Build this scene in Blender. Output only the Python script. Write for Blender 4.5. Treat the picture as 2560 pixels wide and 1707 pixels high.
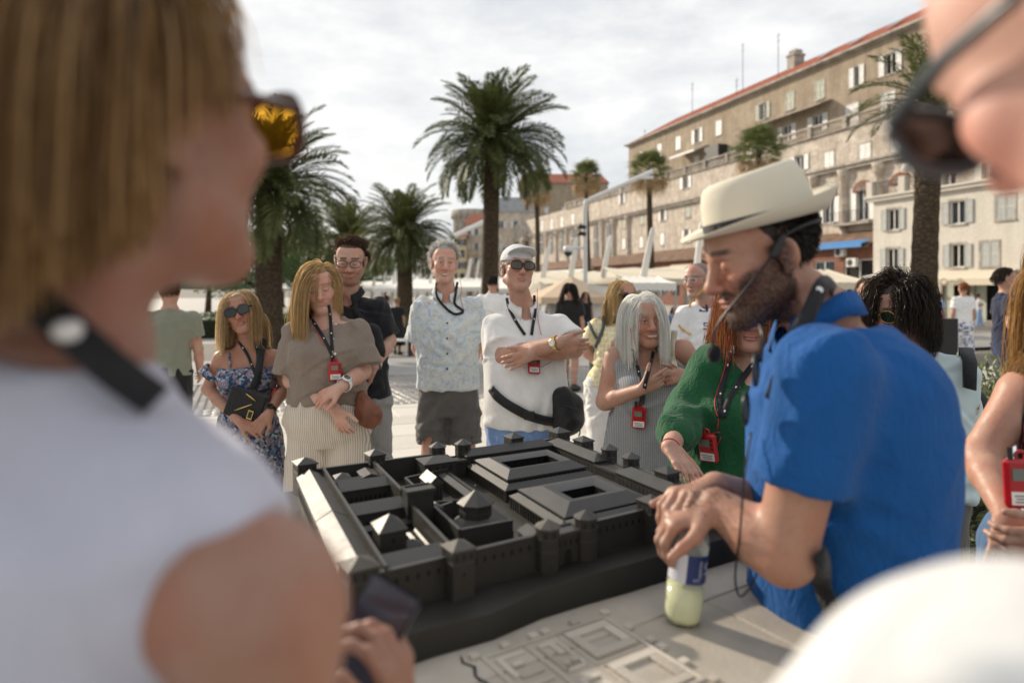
import bpy, bmesh, math, random
import numpy as np
from mathutils import Vector, Matrix
from mathutils.bvhtree import BVHTree
random.seed(7); RNG = np.random.default_rng(7)
SC = bpy.context.scene
COL = SC.collection
for _o in list(bpy.data.objects): bpy.data.objects.remove(_o)

# ---------------------------------------------------------------- camera
FPX, CAMH, HORIZ = 1707.0, 1.52, 720.0        # focal length in photo pixels, eye height, horizon row (photo is 2560 x 1707)
cam_data = bpy.data.cameras.new('camera'); cam = bpy.data.objects.new('camera', cam_data); COL.objects.link(cam)
cam.location = (0, 0, CAMH); cam.rotation_euler = (math.radians(90), 0, 0)
cam_data.sensor_width = 36.0; cam_data.lens = 36.0 * FPX / 2560.0
cam_data.shift_y = -(853.5 - HORIZ) / 2560.0
cam_data.clip_start = 0.02; cam_data.clip_end = 4000
cam_data.dof.use_dof = True; cam_data.dof.focus_distance = 2.6; cam_data.dof.aperture_fstop = 2.0
SC.camera = cam
SC.render.resolution_x, SC.render.resolution_y = 1024, 682

# ---------------------------------------------------------------- sky and sun
SUN_AZ, SUN_EL = math.radians(-46), math.radians(25)     # azimuth from +Y towards +X, elevation
world = bpy.data.worlds.new('World'); SC.world = world; world.use_nodes = True
nt = world.node_tree; nt.nodes.clear()
def WN(t, **k):
    n = nt.nodes.new(t)
    for a, b in k.items(): setattr(n, a, b)
    return n
w_out = WN('ShaderNodeOutputWorld'); w_bg = WN('ShaderNodeBackground')
w_sky = WN('ShaderNodeTexSky', sky_type='NISHITA', sun_disc=False, sun_elevation=SUN_EL, sun_rotation=SUN_AZ,
           air_density=1.0, dust_density=2.0, ozone_density=1.0)
w_tc = WN('ShaderNodeTexCoord'); w_map = WN('ShaderNodeMapping'); w_map.inputs['Scale'].default_value = (1.0, 1.0, 2.6)
w_n1 = WN('ShaderNodeTexNoise'); w_n1.inputs['Scale'].default_value = 2.3; w_n1.inputs['Detail'].default_value = 9; w_n1.inputs['Roughness'].default_value = .56; w_n1.inputs['Distortion'].default_value = .35
w_r1 = WN('ShaderNodeValToRGB'); w_r1.color_ramp.elements[0].position = .36; w_r1.color_ramp.elements[1].position = .56
w_n2 = WN('ShaderNodeTexNoise'); w_n2.inputs['Scale'].default_value = 5.5; w_n2.inputs['Detail'].default_value = 7; w_n2.inputs['Roughness'].default_value = .6
w_r2 = WN('ShaderNodeValToRGB'); w_r2.color_ramp.elements[0].position = .25; w_r2.color_ramp.elements[0].color = (8.0, 8.25, 8.7, 1); w_r2.color_ramp.elements[1].position = .62; w_r2.color_ramp.elements[1].color = (11.2, 11.2, 11.0, 1)
w_mix = WN('ShaderNodeMix', data_type='RGBA'); w_fac = WN('ShaderNodeMath', operation='MULTIPLY_ADD'); w_fac.inputs[1].default_value = .42; w_fac.inputs[2].default_value = .56
L = nt.links.new
L(w_tc.outputs['Generated'], w_map.inputs['Vector']); L(w_map.outputs[0], w_n1.inputs['Vector']); L(w_map.outputs[0], w_n2.inputs['Vector'])
L(w_n1.outputs['Fac'], w_r1.inputs['Fac']); L(w_n2.outputs['Fac'], w_r2.inputs['Fac']); L(w_r1.outputs['Color'], w_fac.inputs[0])
L(w_fac.outputs[0], w_mix.inputs['Factor']); L(w_sky.outputs[0], w_mix.inputs['A']); L(w_r2.outputs['Color'], w_mix.inputs['B'])
L(w_mix.outputs['Result'], w_bg.inputs['Color']); L(w_bg.outputs[0], w_out.inputs['Surface'])
w_bg.inputs['Strength'].default_value = 0.096
sun_d = bpy.data.lights.new('sun', 'SUN'); sun_d.energy = 5.0; sun_d.angle = math.radians(1.2); sun_d.color = (1.0, .87, .70)
sun = bpy.data.objects.new('sun', sun_d); COL.objects.link(sun)
_sv = Vector((math.sin(SUN_AZ)*math.cos(SUN_EL), math.cos(SUN_AZ)*math.cos(SUN_EL), math.sin(SUN_EL)))
sun.rotation_euler = _sv.to_track_quat('Z', 'Y').to_euler(); sun.location = (-20, 40, 30)
SC.view_settings.view_transform = 'Standard'; SC.view_settings.look = 'None'
SC.view_settings.exposure = -0.02; SC.view_settings.gamma = 1.0; SC.view_settings.use_curve_mapping = False
SC.cycles.use_denoising = True; SC.cycles.max_bounces = 6; SC.cycles.diffuse_bounces = 3; SC.cycles.glossy_bounces = 3
SC.cycles.transmission_bounces = 6; SC.cycles.transparent_max_bounces = 8; SC.cycles.caustics_reflective = False; SC.cycles.caustics_refractive = False
SC.cycles.sample_clamp_indirect = 6.0
# ================================================================ helpers
def px(x, y, Y):
    "photo pixel at distance Y -> point"
    return np.array([(x - 1280) / FPX * Y, Y, CAMH - (y - HORIZ) / FPX * Y])
def pz(x, y, z):
    "photo pixel on the level z -> point"
    Y = FPX * (CAMH - z) / (y - HORIZ)
    return np.array([(x - 1280) / FPX * Y, Y, z])
def gz(x, y):
    "level of the promenade: it drops a little away from the table"
    return -.62 * float(np.clip((y*.92718 - x*.37461 - 9.0) / 17.0, 0, 1))
def tag(o, label=None, cat=None, group=None, kind=None):
    if label: o['label'] = label
    if cat: o['category'] = cat
    if group: o['group'] = group
    if kind: o['kind'] = kind
    return o
def empty(name, loc, label=None, cat=None, group=None, rz=0):
    o = bpy.data.objects.new(name, None); COL.objects.link(o); o.location = [float(c) for c in loc]; o.rotation_euler = (0, 0, rz)
    o.empty_display_size = .1
    return tag(o, label, cat, group)
def link(name, me, mat=None, parent=None, loc=None):
    o = bpy.data.objects.new(name, me); COL.objects.link(o)
    if mat is not None and len(me.materials) == 0: me.materials.append(mat)
    if parent is not None: o.parent = parent
    if loc is not None: o.location = [float(c) for c in loc]
    return o
def mesh(name, V, F, smooth=True, cols=None):
    "fast mesh from arrays; F an (n,3)/(n,4) array, or a list of polygons; cols per-vertex rgb"
    me = bpy.data.meshes.new(name); V = np.asarray(V, np.float32)
    if isinstance(F, np.ndarray):
        n, k = F.shape
        me.vertices.add(len(V)); me.vertices.foreach_set('co', V.ravel())
        me.loops.add(n*k); me.loops.foreach_set('vertex_index', F.astype(np.int32).ravel())
        me.polygons.add(n); me.polygons.foreach_set('loop_start', np.arange(0, n*k, k, dtype=np.int32))
        try: me.polygons.foreach_set('loop_total', np.full(n, k, np.int32))
        except Exception: pass
    else:
        me.from_pydata([tuple(map(float, v)) for v in V], [], [tuple(map(int, f)) for f in F])
    me.update(calc_edges=True)
    if smooth: me.polygons.foreach_set('use_smooth', np.ones(len(me.polygons), bool))
    if cols is not None:
        a = me.color_attributes.new('Col', 'FLOAT_COLOR', 'POINT')
        c = np.ones((len(V), 4), np.float32); c[:, :3] = cols; a.data.foreach_set('color', c.ravel())
    return me
class MB:
    "collects boxes, prisms and tubes for ONE mesh"
    def __init__(s): s.v = []; s.f = []
    def add(s, V, F):
        b = len(s.v); s.v += [tuple(map(float, p)) for p in V]; s.f += [tuple(i + b for i in q) for q in F]; return s
    def box(s, x0, x1, y0, y1, z0, z1):
        return s.add([(x0,y0,z0),(x1,y0,z0),(x1,y1,z0),(x0,y1,z0),(x0,y0,z1),(x1,y0,z1),(x1,y1,z1),(x0,y1,z1)],
                     [(0,3,2,1),(4,5,6,7),(0,1,5,4),(1,2,6,5),(2,3,7,6),(3,0,4,7)])
    def prism(s, poly, z0, z1):
        n = len(poly); V = [(p[0],p[1],z0) for p in poly] + [(p[0],p[1],z1) for p in poly]
        return s.add(V, [tuple(range(n))[::-1], tuple(range(n, 2*n))] + [(i,(i+1)%n,n+(i+1)%n,n+i) for i in range(n)])
    def prism_y(s, poly, y0, y1):
        "polygon in x,z (counter-clockwise seen from -y) extruded along y"
        n = len(poly); V = [(p[0],y0,p[1]) for p in poly] + [(p[0],y1,p[1]) for p in poly]
        return s.add(V, [tuple(range(n)), tuple(range(n, 2*n))[::-1]] + [((i+1)%n,i,n+i,n+(i+1)%n) for i in range(n)])
    def tube(s, pts, r, n=8, caps=True):
        pts = [np.asarray(p, float) for p in pts]; m = len(pts); rr = r if hasattr(r, '__len__') else [r]*m
        b = len(s.v); up = np.array([0,0,1.0])
        T0 = pts[1]-pts[0]; T0 /= np.linalg.norm(T0)+1e-12
        if abs(T0 @ up) > .9: up = np.array([1.0,0,0])
        N = up - T0*(up@T0); N /= np.linalg.norm(N)
        for i in range(m):
            T = pts[min(i+1,m-1)] - pts[max(i-1,0)]; T /= np.linalg.norm(T)+1e-12
            N = N - T*(N@T); N /= np.linalg.norm(N)+1e-12; B = np.cross(T, N)
            for k in range(n):
                a = 2*math.pi*k/n; s.v.append(tuple(pts[i] + rr[i]*(math.cos(a)*N + math.sin(a)*B)))
        for i in range(m-1):
            for k in range(n):
                a0 = b+i*n+k; a1 = b+i*n+(k+1)%n; s.f.append((a0, a1, a1+n, a0+n))
        if caps: s.f.append(tuple(b+k for k in range(n))[::-1]); s.f.append(tuple(b+(m-1)*n+k for k in range(n)))
        return s
    def lathe(s, prof, c=(0,0,0), n=16, sx=1, sy=1, rot=0):
        "prof: list of (r,z)"
        b = len(s.v)
        for r, z in prof:
            for k in range(n):
                a = 2*math.pi*k/n + rot; s.v.append((c[0]+r*sx*math.cos(a), c[1]+r*sy*math.sin(a), c[2]+z))
        for i in range(len(prof)-1):
            for k in range(n):
                a0 = b+i*n+k; a1 = b+i*n+(k+1)%n; s.f.append((a0,a1,a1+n,a0+n))
        s.f.append(tuple(b+k for k in range(n))[::-1]); s.f.append(tuple(b+(len(prof)-1)*n+k for k in range(n)))
        return s
    def me(s, name, smooth=False):
        m = bpy.data.meshes.new(name); m.from_pydata(s.v, [], s.f); m.update()
        if smooth: m.polygons.foreach_set('use_smooth', np.ones(len(m.polygons), bool))
        return m
    def build(s, name, mat, parent=None, smooth=False, loc=None, bevel=0):
        m = s.me(name, smooth)
        if bevel:
            bm = bmesh.new(); bm.from_mesh(m)
            bmesh.ops.bevel(bm, geom=list(bm.edges), offset=bevel, segments=1, affect='EDGES', profile=.7)
            bm.to_mesh(m); bm.free()
        return link(name, m, mat, parent, loc)
def ribbon(pts, nrm, w, th=.002, side=None):
    "flat strap: points, surface normals -> V,F of a thin strip"
    pts = np.asarray(pts, float); nrm = np.asarray(nrm, float); V = []
    n = len(pts)
    for i in range(n):
        T = pts[min(i+1,n-1)]-pts[max(i-1,0)]; T /= np.linalg.norm(T)+1e-9
        N = nrm[i]-T*(nrm[i]@T); N /= np.linalg.norm(N)+1e-9; B = np.cross(T, N)
        ww = w[i] if hasattr(w, '__len__') else w
        for a, c in ((-1,0),(1,0),(1,1),(-1,1)): V.append(pts[i] + B*a*ww/2 + N*c*th)
    F = []
    for i in range(n-1):
        for k in range(4): F.append((i*4+k, i*4+(k+1)%4, i*4+4+(k+1)%4, i*4+4+k))
    F += [(3,2,1,0), ((n-1)*4,(n-1)*4+1,(n-1)*4+2,(n-1)*4+3)]
    return V, F
def smooth_path(P, m=4):
    "Catmull-Rom resample"
    P = np.asarray(P, float); Q = np.vstack([2*P[0]-P[1], P, 2*P[-1]-P[-2]]); out = []
    for i in range(1, len(Q)-2):
        for k in range(m):
            t = k/m; a,b,c,d = Q[i-1],Q[i],Q[i+1],Q[i+2]
            out.append(.5*((2*b)+(-a+c)*t+(2*a-5*b+4*c-d)*t*t+(-a+3*b-3*c+d)*t**3))
    out.append(P[-1]); return np.array(out)
def text_mesh(s, size, depth=.0005, align='CENTER', shear=0, name='lettering', space=1.0):
    c = bpy.data.curves.new(name, 'FONT'); c.body = s; c.size = size; c.extrude = depth; c.align_x = align; c.align_y = 'CENTER'; c.shear = shear; c.space_character = space
    o = bpy.data.objects.new(name, c); COL.objects.link(o)
    me = bpy.data.meshes.new_from_object(o.evaluated_get(bpy.context.evaluated_depsgraph_get()))
    bpy.data.objects.remove(o); bpy.data.curves.remove(c); me.name = name; return me
# ---------------------------------------------------------------- materials
MATS = {}
class Mat:
    def __init__(s, name):
        s.m = bpy.data.materials.new(name); s.m.use_nodes = True; s.nt = s.m.node_tree
        s.b = s.nt.nodes['Principled BSDF']; s.out = s.nt.nodes['Material Output']; s._tc = None; MATS[name] = s.m
    def n(s, t, **k):
        nd = s.nt.nodes.new(t)
        for a, b in k.items(): setattr(nd, a, b)
        return nd
    def l(s, a, b): s.nt.links.new(a, b)
    @property
    def obj(s):
        if s._tc is None: s._tc = s.n('ShaderNodeTexCoord')
        return s._tc.outputs['Object']
    def noise(s, scale, detail=4, rough=.55, vec=None, dist=0):
        n = s.n('ShaderNodeTexNoise'); n.inputs['Scale'].default_value = scale; n.inputs['Detail'].default_value = detail
        n.inputs['Roughness'].default_value = rough; n.inputs['Distortion'].default_value = dist; s.l(vec or s.obj, n.inputs['Vector']); return n.outputs['Fac']
    def vor(s, scale, feature='F1', vec=None, out='Distance', rnd=1):
        n = s.n('ShaderNodeTexVoronoi', feature=feature); n.inputs['Scale'].default_value = scale; n.inputs['Randomness'].default_value = rnd
        s.l(vec or s.obj, n.inputs['Vector']); return n.outputs[out]
    def wave(s, scale, dist=0, direction='X', vec=None, profile='SIN', dscale=1):
        n = s.n('ShaderNodeTexWave', bands_direction=direction, wave_profile=profile); n.inputs['Scale'].default_value = scale
        n.inputs['Distortion'].default_value = dist; n.inputs['Detail Scale'].default_value = dscale; s.l(vec or s.obj, n.inputs['Vector']); return n.outputs['Fac']
    def stretch(s, sx, sy, sz, vec=None, rot=(0,0,0)):
        n = s.n('ShaderNodeMapping'); n.inputs['Scale'].default_value = (sx,sy,sz); n.inputs['Rotation'].default_value = rot; s.l(vec or s.obj, n.inputs['Vector']); return n.outputs[0]
    def ramp(s, fac, *stops, interp='LINEAR'):
        n = s.n('ShaderNodeValToRGB'); cr = n.color_ramp; cr.interpolation = interp
        while len(cr.elements) < len(stops): cr.elements.new(.5)
        for e, (p, c) in zip(cr.elements, stops): e.position = p; e.color = (*c, 1) if hasattr(c, '__len__') else (c, c, c, 1)
        s.l(fac, n.inputs['Fac']); return n.outputs['Color']
    def mix(s, fac, a, b, blend='MIX'):
        n = s.n('ShaderNodeMix', data_type='RGBA', blend_type=blend)
        for v, i in ((fac, 'Factor'), (a, 'A'), (b, 'B')):
            if hasattr(v, 'is_linked'): s.l(v, n.inputs[i])
            elif i == 'Factor': n.inputs[i].default_value = v
            else: n.inputs[i].default_value = (*v, 1) if hasattr(v, '__len__') else (v, v, v, 1)
        return n.outputs['Result']
    def math(s, op, a, b=None):
        n = s.n('ShaderNodeMath', operation=op)
        for i, v in enumerate((a, b)):
            if v is None: continue
            if hasattr(v, 'is_linked'): s.l(v, n.inputs[i])
            else: n.inputs[i].default_value = v
        return n.outputs[0]
    def bump(s, h, strength=.4, dist=.003):
        n = s.n('ShaderNodeBump'); n.inputs['Strength'].default_value = strength; n.inputs['Distance'].default_value = dist; s.l(h, n.inputs['Height'])
        prev = s.b.inputs['Normal']
        if prev.is_linked: s.l(prev.links[0].from_socket, n.inputs['Normal'])
        s.l(n.outputs[0], prev); return s
    def set(s, col=None, rough=None, metal=None, spec=None, **k):
        for key, v in (('Base Color', col), ('Roughness', rough), ('Metallic', metal), ('Specular IOR Level', spec)):
            if v is None: continue
            if hasattr(v, 'is_linked'): s.l(v, s.b.inputs[key])
            elif key == 'Base Color': s.b.inputs[key].default_value = (*v, 1)
            else: s.b.inputs[key].default_value = v
        for key, v in k.items(): s.b.inputs[key.replace('_', ' ')].default_value = v
        return s
def plain(name, col, rough=.6, metal=0, var=.12, nscale=8, bump=0, bscale=60, spec=.4, bdist=.002):
    "one colour with slight noise variation and fine bump"
    if name in MATS: return MATS[name]
    m = Mat(name); c = np.array(col)
    m.set(m.ramp(m.noise(nscale, 5), (.3, c*(1-var)), (.7, np.minimum(c*(1+var), .95))), rough, metal, spec)
    if bump: m.bump(m.noise(bscale, 4), bump, bdist)
    return m.m
def fabric(name, col, weave=900, rough=.85, var=.06, bump=.25, fold=.5, fscale=9, sheen=.15):
    "cloth: weave, soft blotches and creases"
    if name in MATS: return MATS[name]
    m = Mat(name); c = np.array(col)
    m.set(m.ramp(m.noise(14, 4), (.3, c*(1-var)), (.7, np.minimum(c*(1+var), .95))), rough, 0, .25, Sheen_Weight=sheen)
    rg = m.ramp(m.noise(fscale*2.2, 3, .5, m.stretch(1, 1, .5), 1.6), (.38, 0.0), (.5, 1.0), (.62, 0.0)); m.bump(rg, fold*.5, .006)
    m.bump(m.noise(fscale, 3, .5, m.stretch(1, 1, .45), 1.2), fold, .012); m.bump(m.noise(weave, 2), bump, .0006)
    return m.m
# ---------------------------------------------------------------- signed-distance modelling
class SDF:
    """Bodies and clothes: primitives blended into one field, then meshed (surface nets)."""
    def __init__(s): s.p = []
    def _add(s, fn, lo, hi, k, op): s.p.append((fn, np.asarray(lo, float), np.asarray(hi, float), k, op)); return s
    def cone(s, a, b, r1, r2, k=.02, op='+', flat=None):
        "tapered capsule; flat=(axis, factor) squashes it along a world axis direction"
        a = np.asarray(a, float); b = np.asarray(b, float); ab = b-a; L2 = ab@ab+1e-12; R = max(r1, r2)*(1.0 if flat is None else max(1, 1/flat[1]) if flat[1] < 1 else 1)
        if flat is not None: ax = np.asarray(flat[0], float); ax = ax/np.linalg.norm(ax); fk = flat[1]
        def fn(P):
            d = P-a; t = np.clip((d@ab)/L2, 0, 1); q = d - t[..., None]*ab
            if flat is not None: q = q + ((q@ax)*(1/fk-1))[..., None]*ax
            return np.sqrt((q*q).sum(-1)) - (r1+t*(r2-r1))
        m = max(r1, r2)
        return s._add(fn, np.minimum(a, b)-m, np.maximum(a, b)+m, k, op)
    def ell(s, c, r, R=None, k=.02, op='+'):
        "ellipsoid; R 3x3 columns = local axes"
        c = np.asarray(c, float); r = np.asarray(r, float)
        def fn(P):
            q = P-c
            if R is not None: q = q@R
            a = q/r; k0 = np.sqrt((a*a).sum(-1)); b = a/r; k1 = np.sqrt((b*b).sum(-1))+1e-9
            return k0*(k0-1)/k1
        m = r.max() if R is not None else r
        return s._add(fn, c-m, c+m, k, op)
    def loft(s, tab, k=.02, op='+', power=2.0, wob=None):
        "tab rows: z, cx, cy, rx, ry, yaw ; stacked (super)ellipses"
        T = np.asarray(tab, float); T = T[np.argsort(T[:, 0])]
        zz = np.linspace(T[0,0], T[-1,0], 60); S = []
        for j in range(1, T.shape[1]):
            v = np.interp(zz, T[:,0], T[:,j]); w = np.r_[v[0], v[0], v, v[-1], v[-1]]; S.append(np.convolve(w, [.1,.2,.4,.2,.1], 'valid'))
        S = np.array(S); z0, z1 = zz[0], zz[-1]
        def fn(P):
            z = np.clip(P[..., 2], z0, z1); cx, cy, rx, ry, yw = [np.interp(z, zz, S[j]) for j in range(5)]
            x = P[..., 0]-cx; y = P[..., 1]-cy; c, sn = np.cos(yw), np.sin(yw); lx = c*x+sn*y; ly = -sn*x+c*y
            if wob is not None: w = 1+wob(np.arctan2(ly, lx), (z-z0)/(z1-z0)); rx = rx*w; ry = ry*w
            if power == 2.0: q = np.sqrt((lx/rx)**2+(ly/ry)**2)
            else: q = (np.abs(lx/rx)**power+np.abs(ly/ry)**power)**(1/power)
            d = (q-1)*np.minimum(rx, ry); dz = np.maximum(z0-P[..., 2], P[..., 2]-z1)
            return np.maximum(d, dz)
        R = max(S[2].max(), S[3].max())*1.05
        return s._add(fn, [S[0].min()-R, S[1].min()-R, z0], [S[0].max()+R, S[1].max()+R, z1], k, op)
    def half(s, pt, n, k=.004, box=None):
        "cut away everything on the side the normal points to (within box)"
        pt = np.asarray(pt, float); n = np.asarray(n, float); n = n/np.linalg.norm(n)
        lo, hi = box if box is not None else ((-1e3,)*3, (1e3,)*3)
        return s._add(lambda P: -((P-pt)@n), lo, hi, k, '-')
    def fn(s, f, lo, hi, k=.01, op='+'): return s._add(f, lo, hi, k, op)
    def grid(s, lo, hi, h):
        lo = np.asarray(lo, float); n = np.maximum(np.ceil((np.asarray(hi)-lo)/h).astype(int)+1, 4)
        D = np.full(n, .2, np.float32); ax = [(lo[i]+h*np.arange(n[i])).astype(np.float32) for i in range(3)]
        for fn, a, b, k, op in s.p:
            m = k+2.5*h
            i0 = np.maximum(np.floor((a-m-lo)/h).astype(int), 0); i1 = np.minimum(np.ceil((b+m-lo)/h).astype(int)+1, n)
            if np.any(i1 <= i0): continue
            sl = tuple(slice(i0[i], i1[i]) for i in range(3))
            P = np.stack(np.meshgrid(*[ax[i][sl[i]] for i in range(3)], indexing='ij'), -1)
            d = fn(P).astype(np.float32); A = D[sl]
            if op == '+':
                hh = np.clip(k-np.abs(A-d), 0, None)/max(k, 1e-6); D[sl] = np.minimum(A, d)-hh*hh*k*.25
            elif op == '-':
                d = -d; hh = np.clip(k-np.abs(A-d), 0, None)/max(k, 1e-6); D[sl] = np.maximum(A, d)+hh*hh*k*.25
            elif op == 'd': D[sl] = np.where(np.abs(A) < .06, A+d, A)
        return D, lo
    def bounds(s):
        lo = np.min([a for _, a, _, _, op in s.p if op == '+'], 0); hi = np.max([b for _, _, b, _, op in s.p if op == '+'], 0); return lo, hi
    def nets(s, h, lo=None, hi=None):
        if lo is None: lo, hi = s.bounds(); lo = lo-3*h; hi = hi+3*h
        return surface_nets(*s.grid(lo, hi, h), h)
def surface_nets(D, lo, h):
    I = D < 0; nx, ny, nz = D.shape
    C = np.zeros((nx-1, ny-1, nz-1), np.uint8)
    offs = [(i,j,k) for i in (0,1) for j in (0,1) for k in (0,1)]
    for (i,j,k) in offs: C += I[i:nx-1+i, j:ny-1+j, k:nz-1+k]
    act = (C > 0) & (C < 8); idx = np.argwhere(act)
    if len(idx) == 0: return np.zeros((0,3), np.float32), np.zeros((0,4), np.int32)
    cv = np.stack([D[idx[:,0]+i, idx[:,1]+j, idx[:,2]+k] for i,j,k in offs], 1)
    pos = np.zeros((len(idx),3), np.float32); cnt = np.zeros(len(idx), np.float32); o = np.array(offs, np.float32)
    for a in range(8):
        for b in range(a+1, 8):
            if np.abs(o[a]-o[b]).sum() != 1: continue
            va, vb = cv[:,a], cv[:,b]; m = (va < 0) != (vb < 0); t = np.where(m, va/(va-vb+1e-12), 0)
            pos += np.where(m[:,None], o[a]+t[:,None]*(o[b]-o[a]), 0); cnt += m
    V = np.asarray(lo, np.float32) + h*(idx+pos/np.maximum(cnt,1)[:,None])
    vid = np.full(act.shape, -1, np.int32); vid[act] = np.arange(len(idx), dtype=np.int32)
    F = []
    for ax in range(3):
        A = [slice(None)]*3; B = [slice(None)]*3; A[ax] = slice(0, D.shape[ax]-1); B[ax] = slice(1, D.shape[ax])
        a, b = I[tuple(A)], I[tuple(B)]; e = np.argwhere(a != b); u, w = [(1,2),(2,0),(0,1)][ax]
        e = e[(e[:,u] > 0) & (e[:,w] > 0) & (e[:,u] < D.shape[u]-1) & (e[:,w] < D.shape[w]-1)]
        if len(e) == 0: continue
        def g(du, dw):
            q = e.copy(); q[:,u] -= du; q[:,w] -= dw; return vid[q[:,0],q[:,1],q[:,2]]
        q = np.stack([g(1,1), g(0,1), g(0,0), g(1,0)], 1); s = a[e[:,0],e[:,1],e[:,2]]
        q[~s] = q[~s][:, ::-1]; F.append(q)
    F = np.concatenate(F); F = F[(F >= 0).all(1)]
    return V, F
def relax(V, F, it=2, lam=.5):
    "laplacian smoothing"
    n = len(V); e = np.concatenate([F[:, [i, (i+1) % 4]] for i in range(4)]); c = np.bincount(e[:,0], minlength=n)+np.bincount(e[:,1], minlength=n)
    for _ in range(it):
        A = np.stack([np.bincount(e[:,0], V[e[:,1],j], n)+np.bincount(e[:,1], V[e[:,0],j], n) for j in range(3)], 1)
        V = V+lam*(A/np.maximum(c,1)[:,None]-V)
    return V.astype(np.float32)
def folds(seed, amp, fz=18, fx=30, warp=1.2):
    "a fold field for cloth: soft creases, more horizontal variation than vertical"
    r = np.random.default_rng(seed); W = r.normal(0, 1, (6,3))*np.array([fx, fx, fz]); ph = r.uniform(0, 6.3, 6); W2 = r.normal(0, 1, (3,3))*8; p2 = r.uniform(0, 6.3, 3)
    def fn(P):
        q = sum(np.sin(P@W2[i].astype(np.float32)+p2[i]) for i in range(3))*warp
        v = sum(np.sin(P@W[i].astype(np.float32)+ph[i]+q) for i in range(6))/3
        return (amp*(np.abs(v)-.45)).astype(np.float32)
    return fn
def vnormals(V, F):
    n = np.cross(V[F[:,2]]-V[F[:,0]], V[F[:,3]]-V[F[:,1]]); N = np.zeros_like(V)
    for j in range(4):
        for k in range(3): N[:,k] += np.bincount(F[:,j], n[:,k], len(V))
    return N/(np.linalg.norm(N, axis=1, keepdims=True)+1e-12)
def creases(V, F, n, amp, seed, w=(.010,.028), ln=(.07,.20), bias=(.6,.6,.6)):
    "press soft folds into a garment: each a short ridge with a valley beside it, lying in the surface"
    r = np.random.default_rng(seed); N = vnormals(V, F); out = np.zeros(len(V), np.float32)
    for c in r.integers(0, len(V), n):
        nn = N[c]; t = r.normal(0, 1, 3)*np.array(bias); t = t-nn*(t@nn); t /= np.linalg.norm(t)+1e-9; b = np.cross(nn, t); L_ = r.uniform(*ln); ww = r.uniform(*w); d = V-V[c]
        m = np.abs(d).max(1) < L_*2.2; d = d[m]; al = d@t; pe = (d@b-.25*al*al/L_*r.normal())/ww; dn = d@nn
        out[m] += amp*r.uniform(.4, 1.2)*np.exp(-(al/L_)**2-(dn/.06)**2)*(np.exp(-pe*pe)-.8*np.exp(-(pe-1.5)**2))
    return V+N*np.clip(out, -.016, .016)[:,None]
def strands(paths, r, rnd_col, sides=3, taper=.25):
    "paths (n,k,3) -> tube mesh arrays with per-strand colour"
    P = np.asarray(paths, np.float32); n, k, _ = P.shape
    T = np.gradient(P, axis=1); T /= np.linalg.norm(T, axis=-1, keepdims=True)+1e-9
    up = np.random.default_rng(n).normal(0, 1, (n,1,3)).astype(np.float32) if sides == 2 else np.array([.31,.87,.38], np.float32); N = np.cross(T, up); N /= np.linalg.norm(N, axis=-1, keepdims=True)+1e-9; B = np.cross(T, N)
    rr = (np.asarray(r, np.float32).reshape(-1,1) if hasattr(r, '__len__') else np.full((n,1), r, np.float32))*np.linspace(1, taper, k)[None,:].astype(np.float32)
    a = 2*np.pi*np.arange(sides)/sides
    V = P[:,:,None,:] + rr[:,:,None,None]*(np.cos(a)[None,None,:,None]*N[:,:,None,:]+np.sin(a)[None,None,:,None]*B[:,:,None,:])
    idx = np.arange(n*k*sides).reshape(n,k,sides); nx = np.roll(idx, -1, 2)
    if sides == 2: F = np.stack([idx[:,:-1,0], idx[:,:-1,1], idx[:,1:,1], idx[:,1:,0]], -1).reshape(-1,4)      # flat ribbons
    else: F = np.stack([idx[:,:-1], nx[:,:-1], nx[:,1:], idx[:,1:]], -1).reshape(-1,4)
    return V.reshape(-1,3), F, np.repeat(np.asarray(rnd_col, np.float32), k*sides, 0)
# ================================================================ the setting
PA = math.radians(22); PAX = np.array([math.cos(PA), math.sin(PA)]); PBX = np.array([-math.sin(PA), math.cos(PA)])   # paving directions
def pav(a, q): return PAX*a + PBX*q
def stone_mat(name, c0, c1, sc=6, rough=.62, bump=.3):
    m = Mat(name); a = m.noise(sc, 8, .62); b = m.noise(sc*14, 4)
    base = m.ramp(a, (.28, c0), (.72, c1)); st = m.ramp(m.noise(sc*.55, 6, .7), (.52, 0.0), (.72, 1.0))
    base = m.mix(m.math('MULTIPLY', st, .35), base, np.array(c0)*.62)
    oi = m.n('ShaderNodeObjectInfo'); base = m.mix(.55, base, m.mix(oi.outputs['Random'], np.array(c0)*.9, np.array(c1)*1.02))
    m.set(base, rough, 0, .35); m.bump(b, bump, .002); m.bump(a, .3, .004); return m.m
M_slab = stone_mat('limestone_paving', (.50,.46,.41), (.66,.62,.56), 3.0)
M_cob = stone_mat('cobble_stone', (.20,.19,.18), (.40,.38,.35), 9, .5, .5)
M_joint = plain('mortar_and_earth', (.17,.155,.135), .9, var=.25, nscale=12, bump=.5, bscale=90)
def promenade_mat():
    m = Mat('promenade_stone'); v = m.stretch(1, 1, 1, rot=(0, 0, -PA))
    br = m.n('ShaderNodeTexBrick'); m.l(v, br.inputs['Vector']); br.inputs['Scale'].default_value = .8; br.inputs['Mortar Size'].default_value = .006
    br.inputs['Color1'].default_value = (.40,.375,.335,1); br.inputs['Color2'].default_value = (.48,.45,.405,1); br.inputs['Mortar'].default_value = (.3,.28,.25,1)
    c = m.mix(.5, br.outputs['Color'], m.ramp(m.noise(.7, 8, .65), (.3, (.32,.30,.27)), (.7, (.50,.47,.42))))
    m.set(c, .55, 0, .35); m.bump(m.noise(40, 4), .25, .003); return m.m
M_prom = promenade_mat()
M_road = plain('grey_flagging', (.27,.265,.255), .6, var=.18, nscale=1.5, bump=.35, bscale=120)
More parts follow.
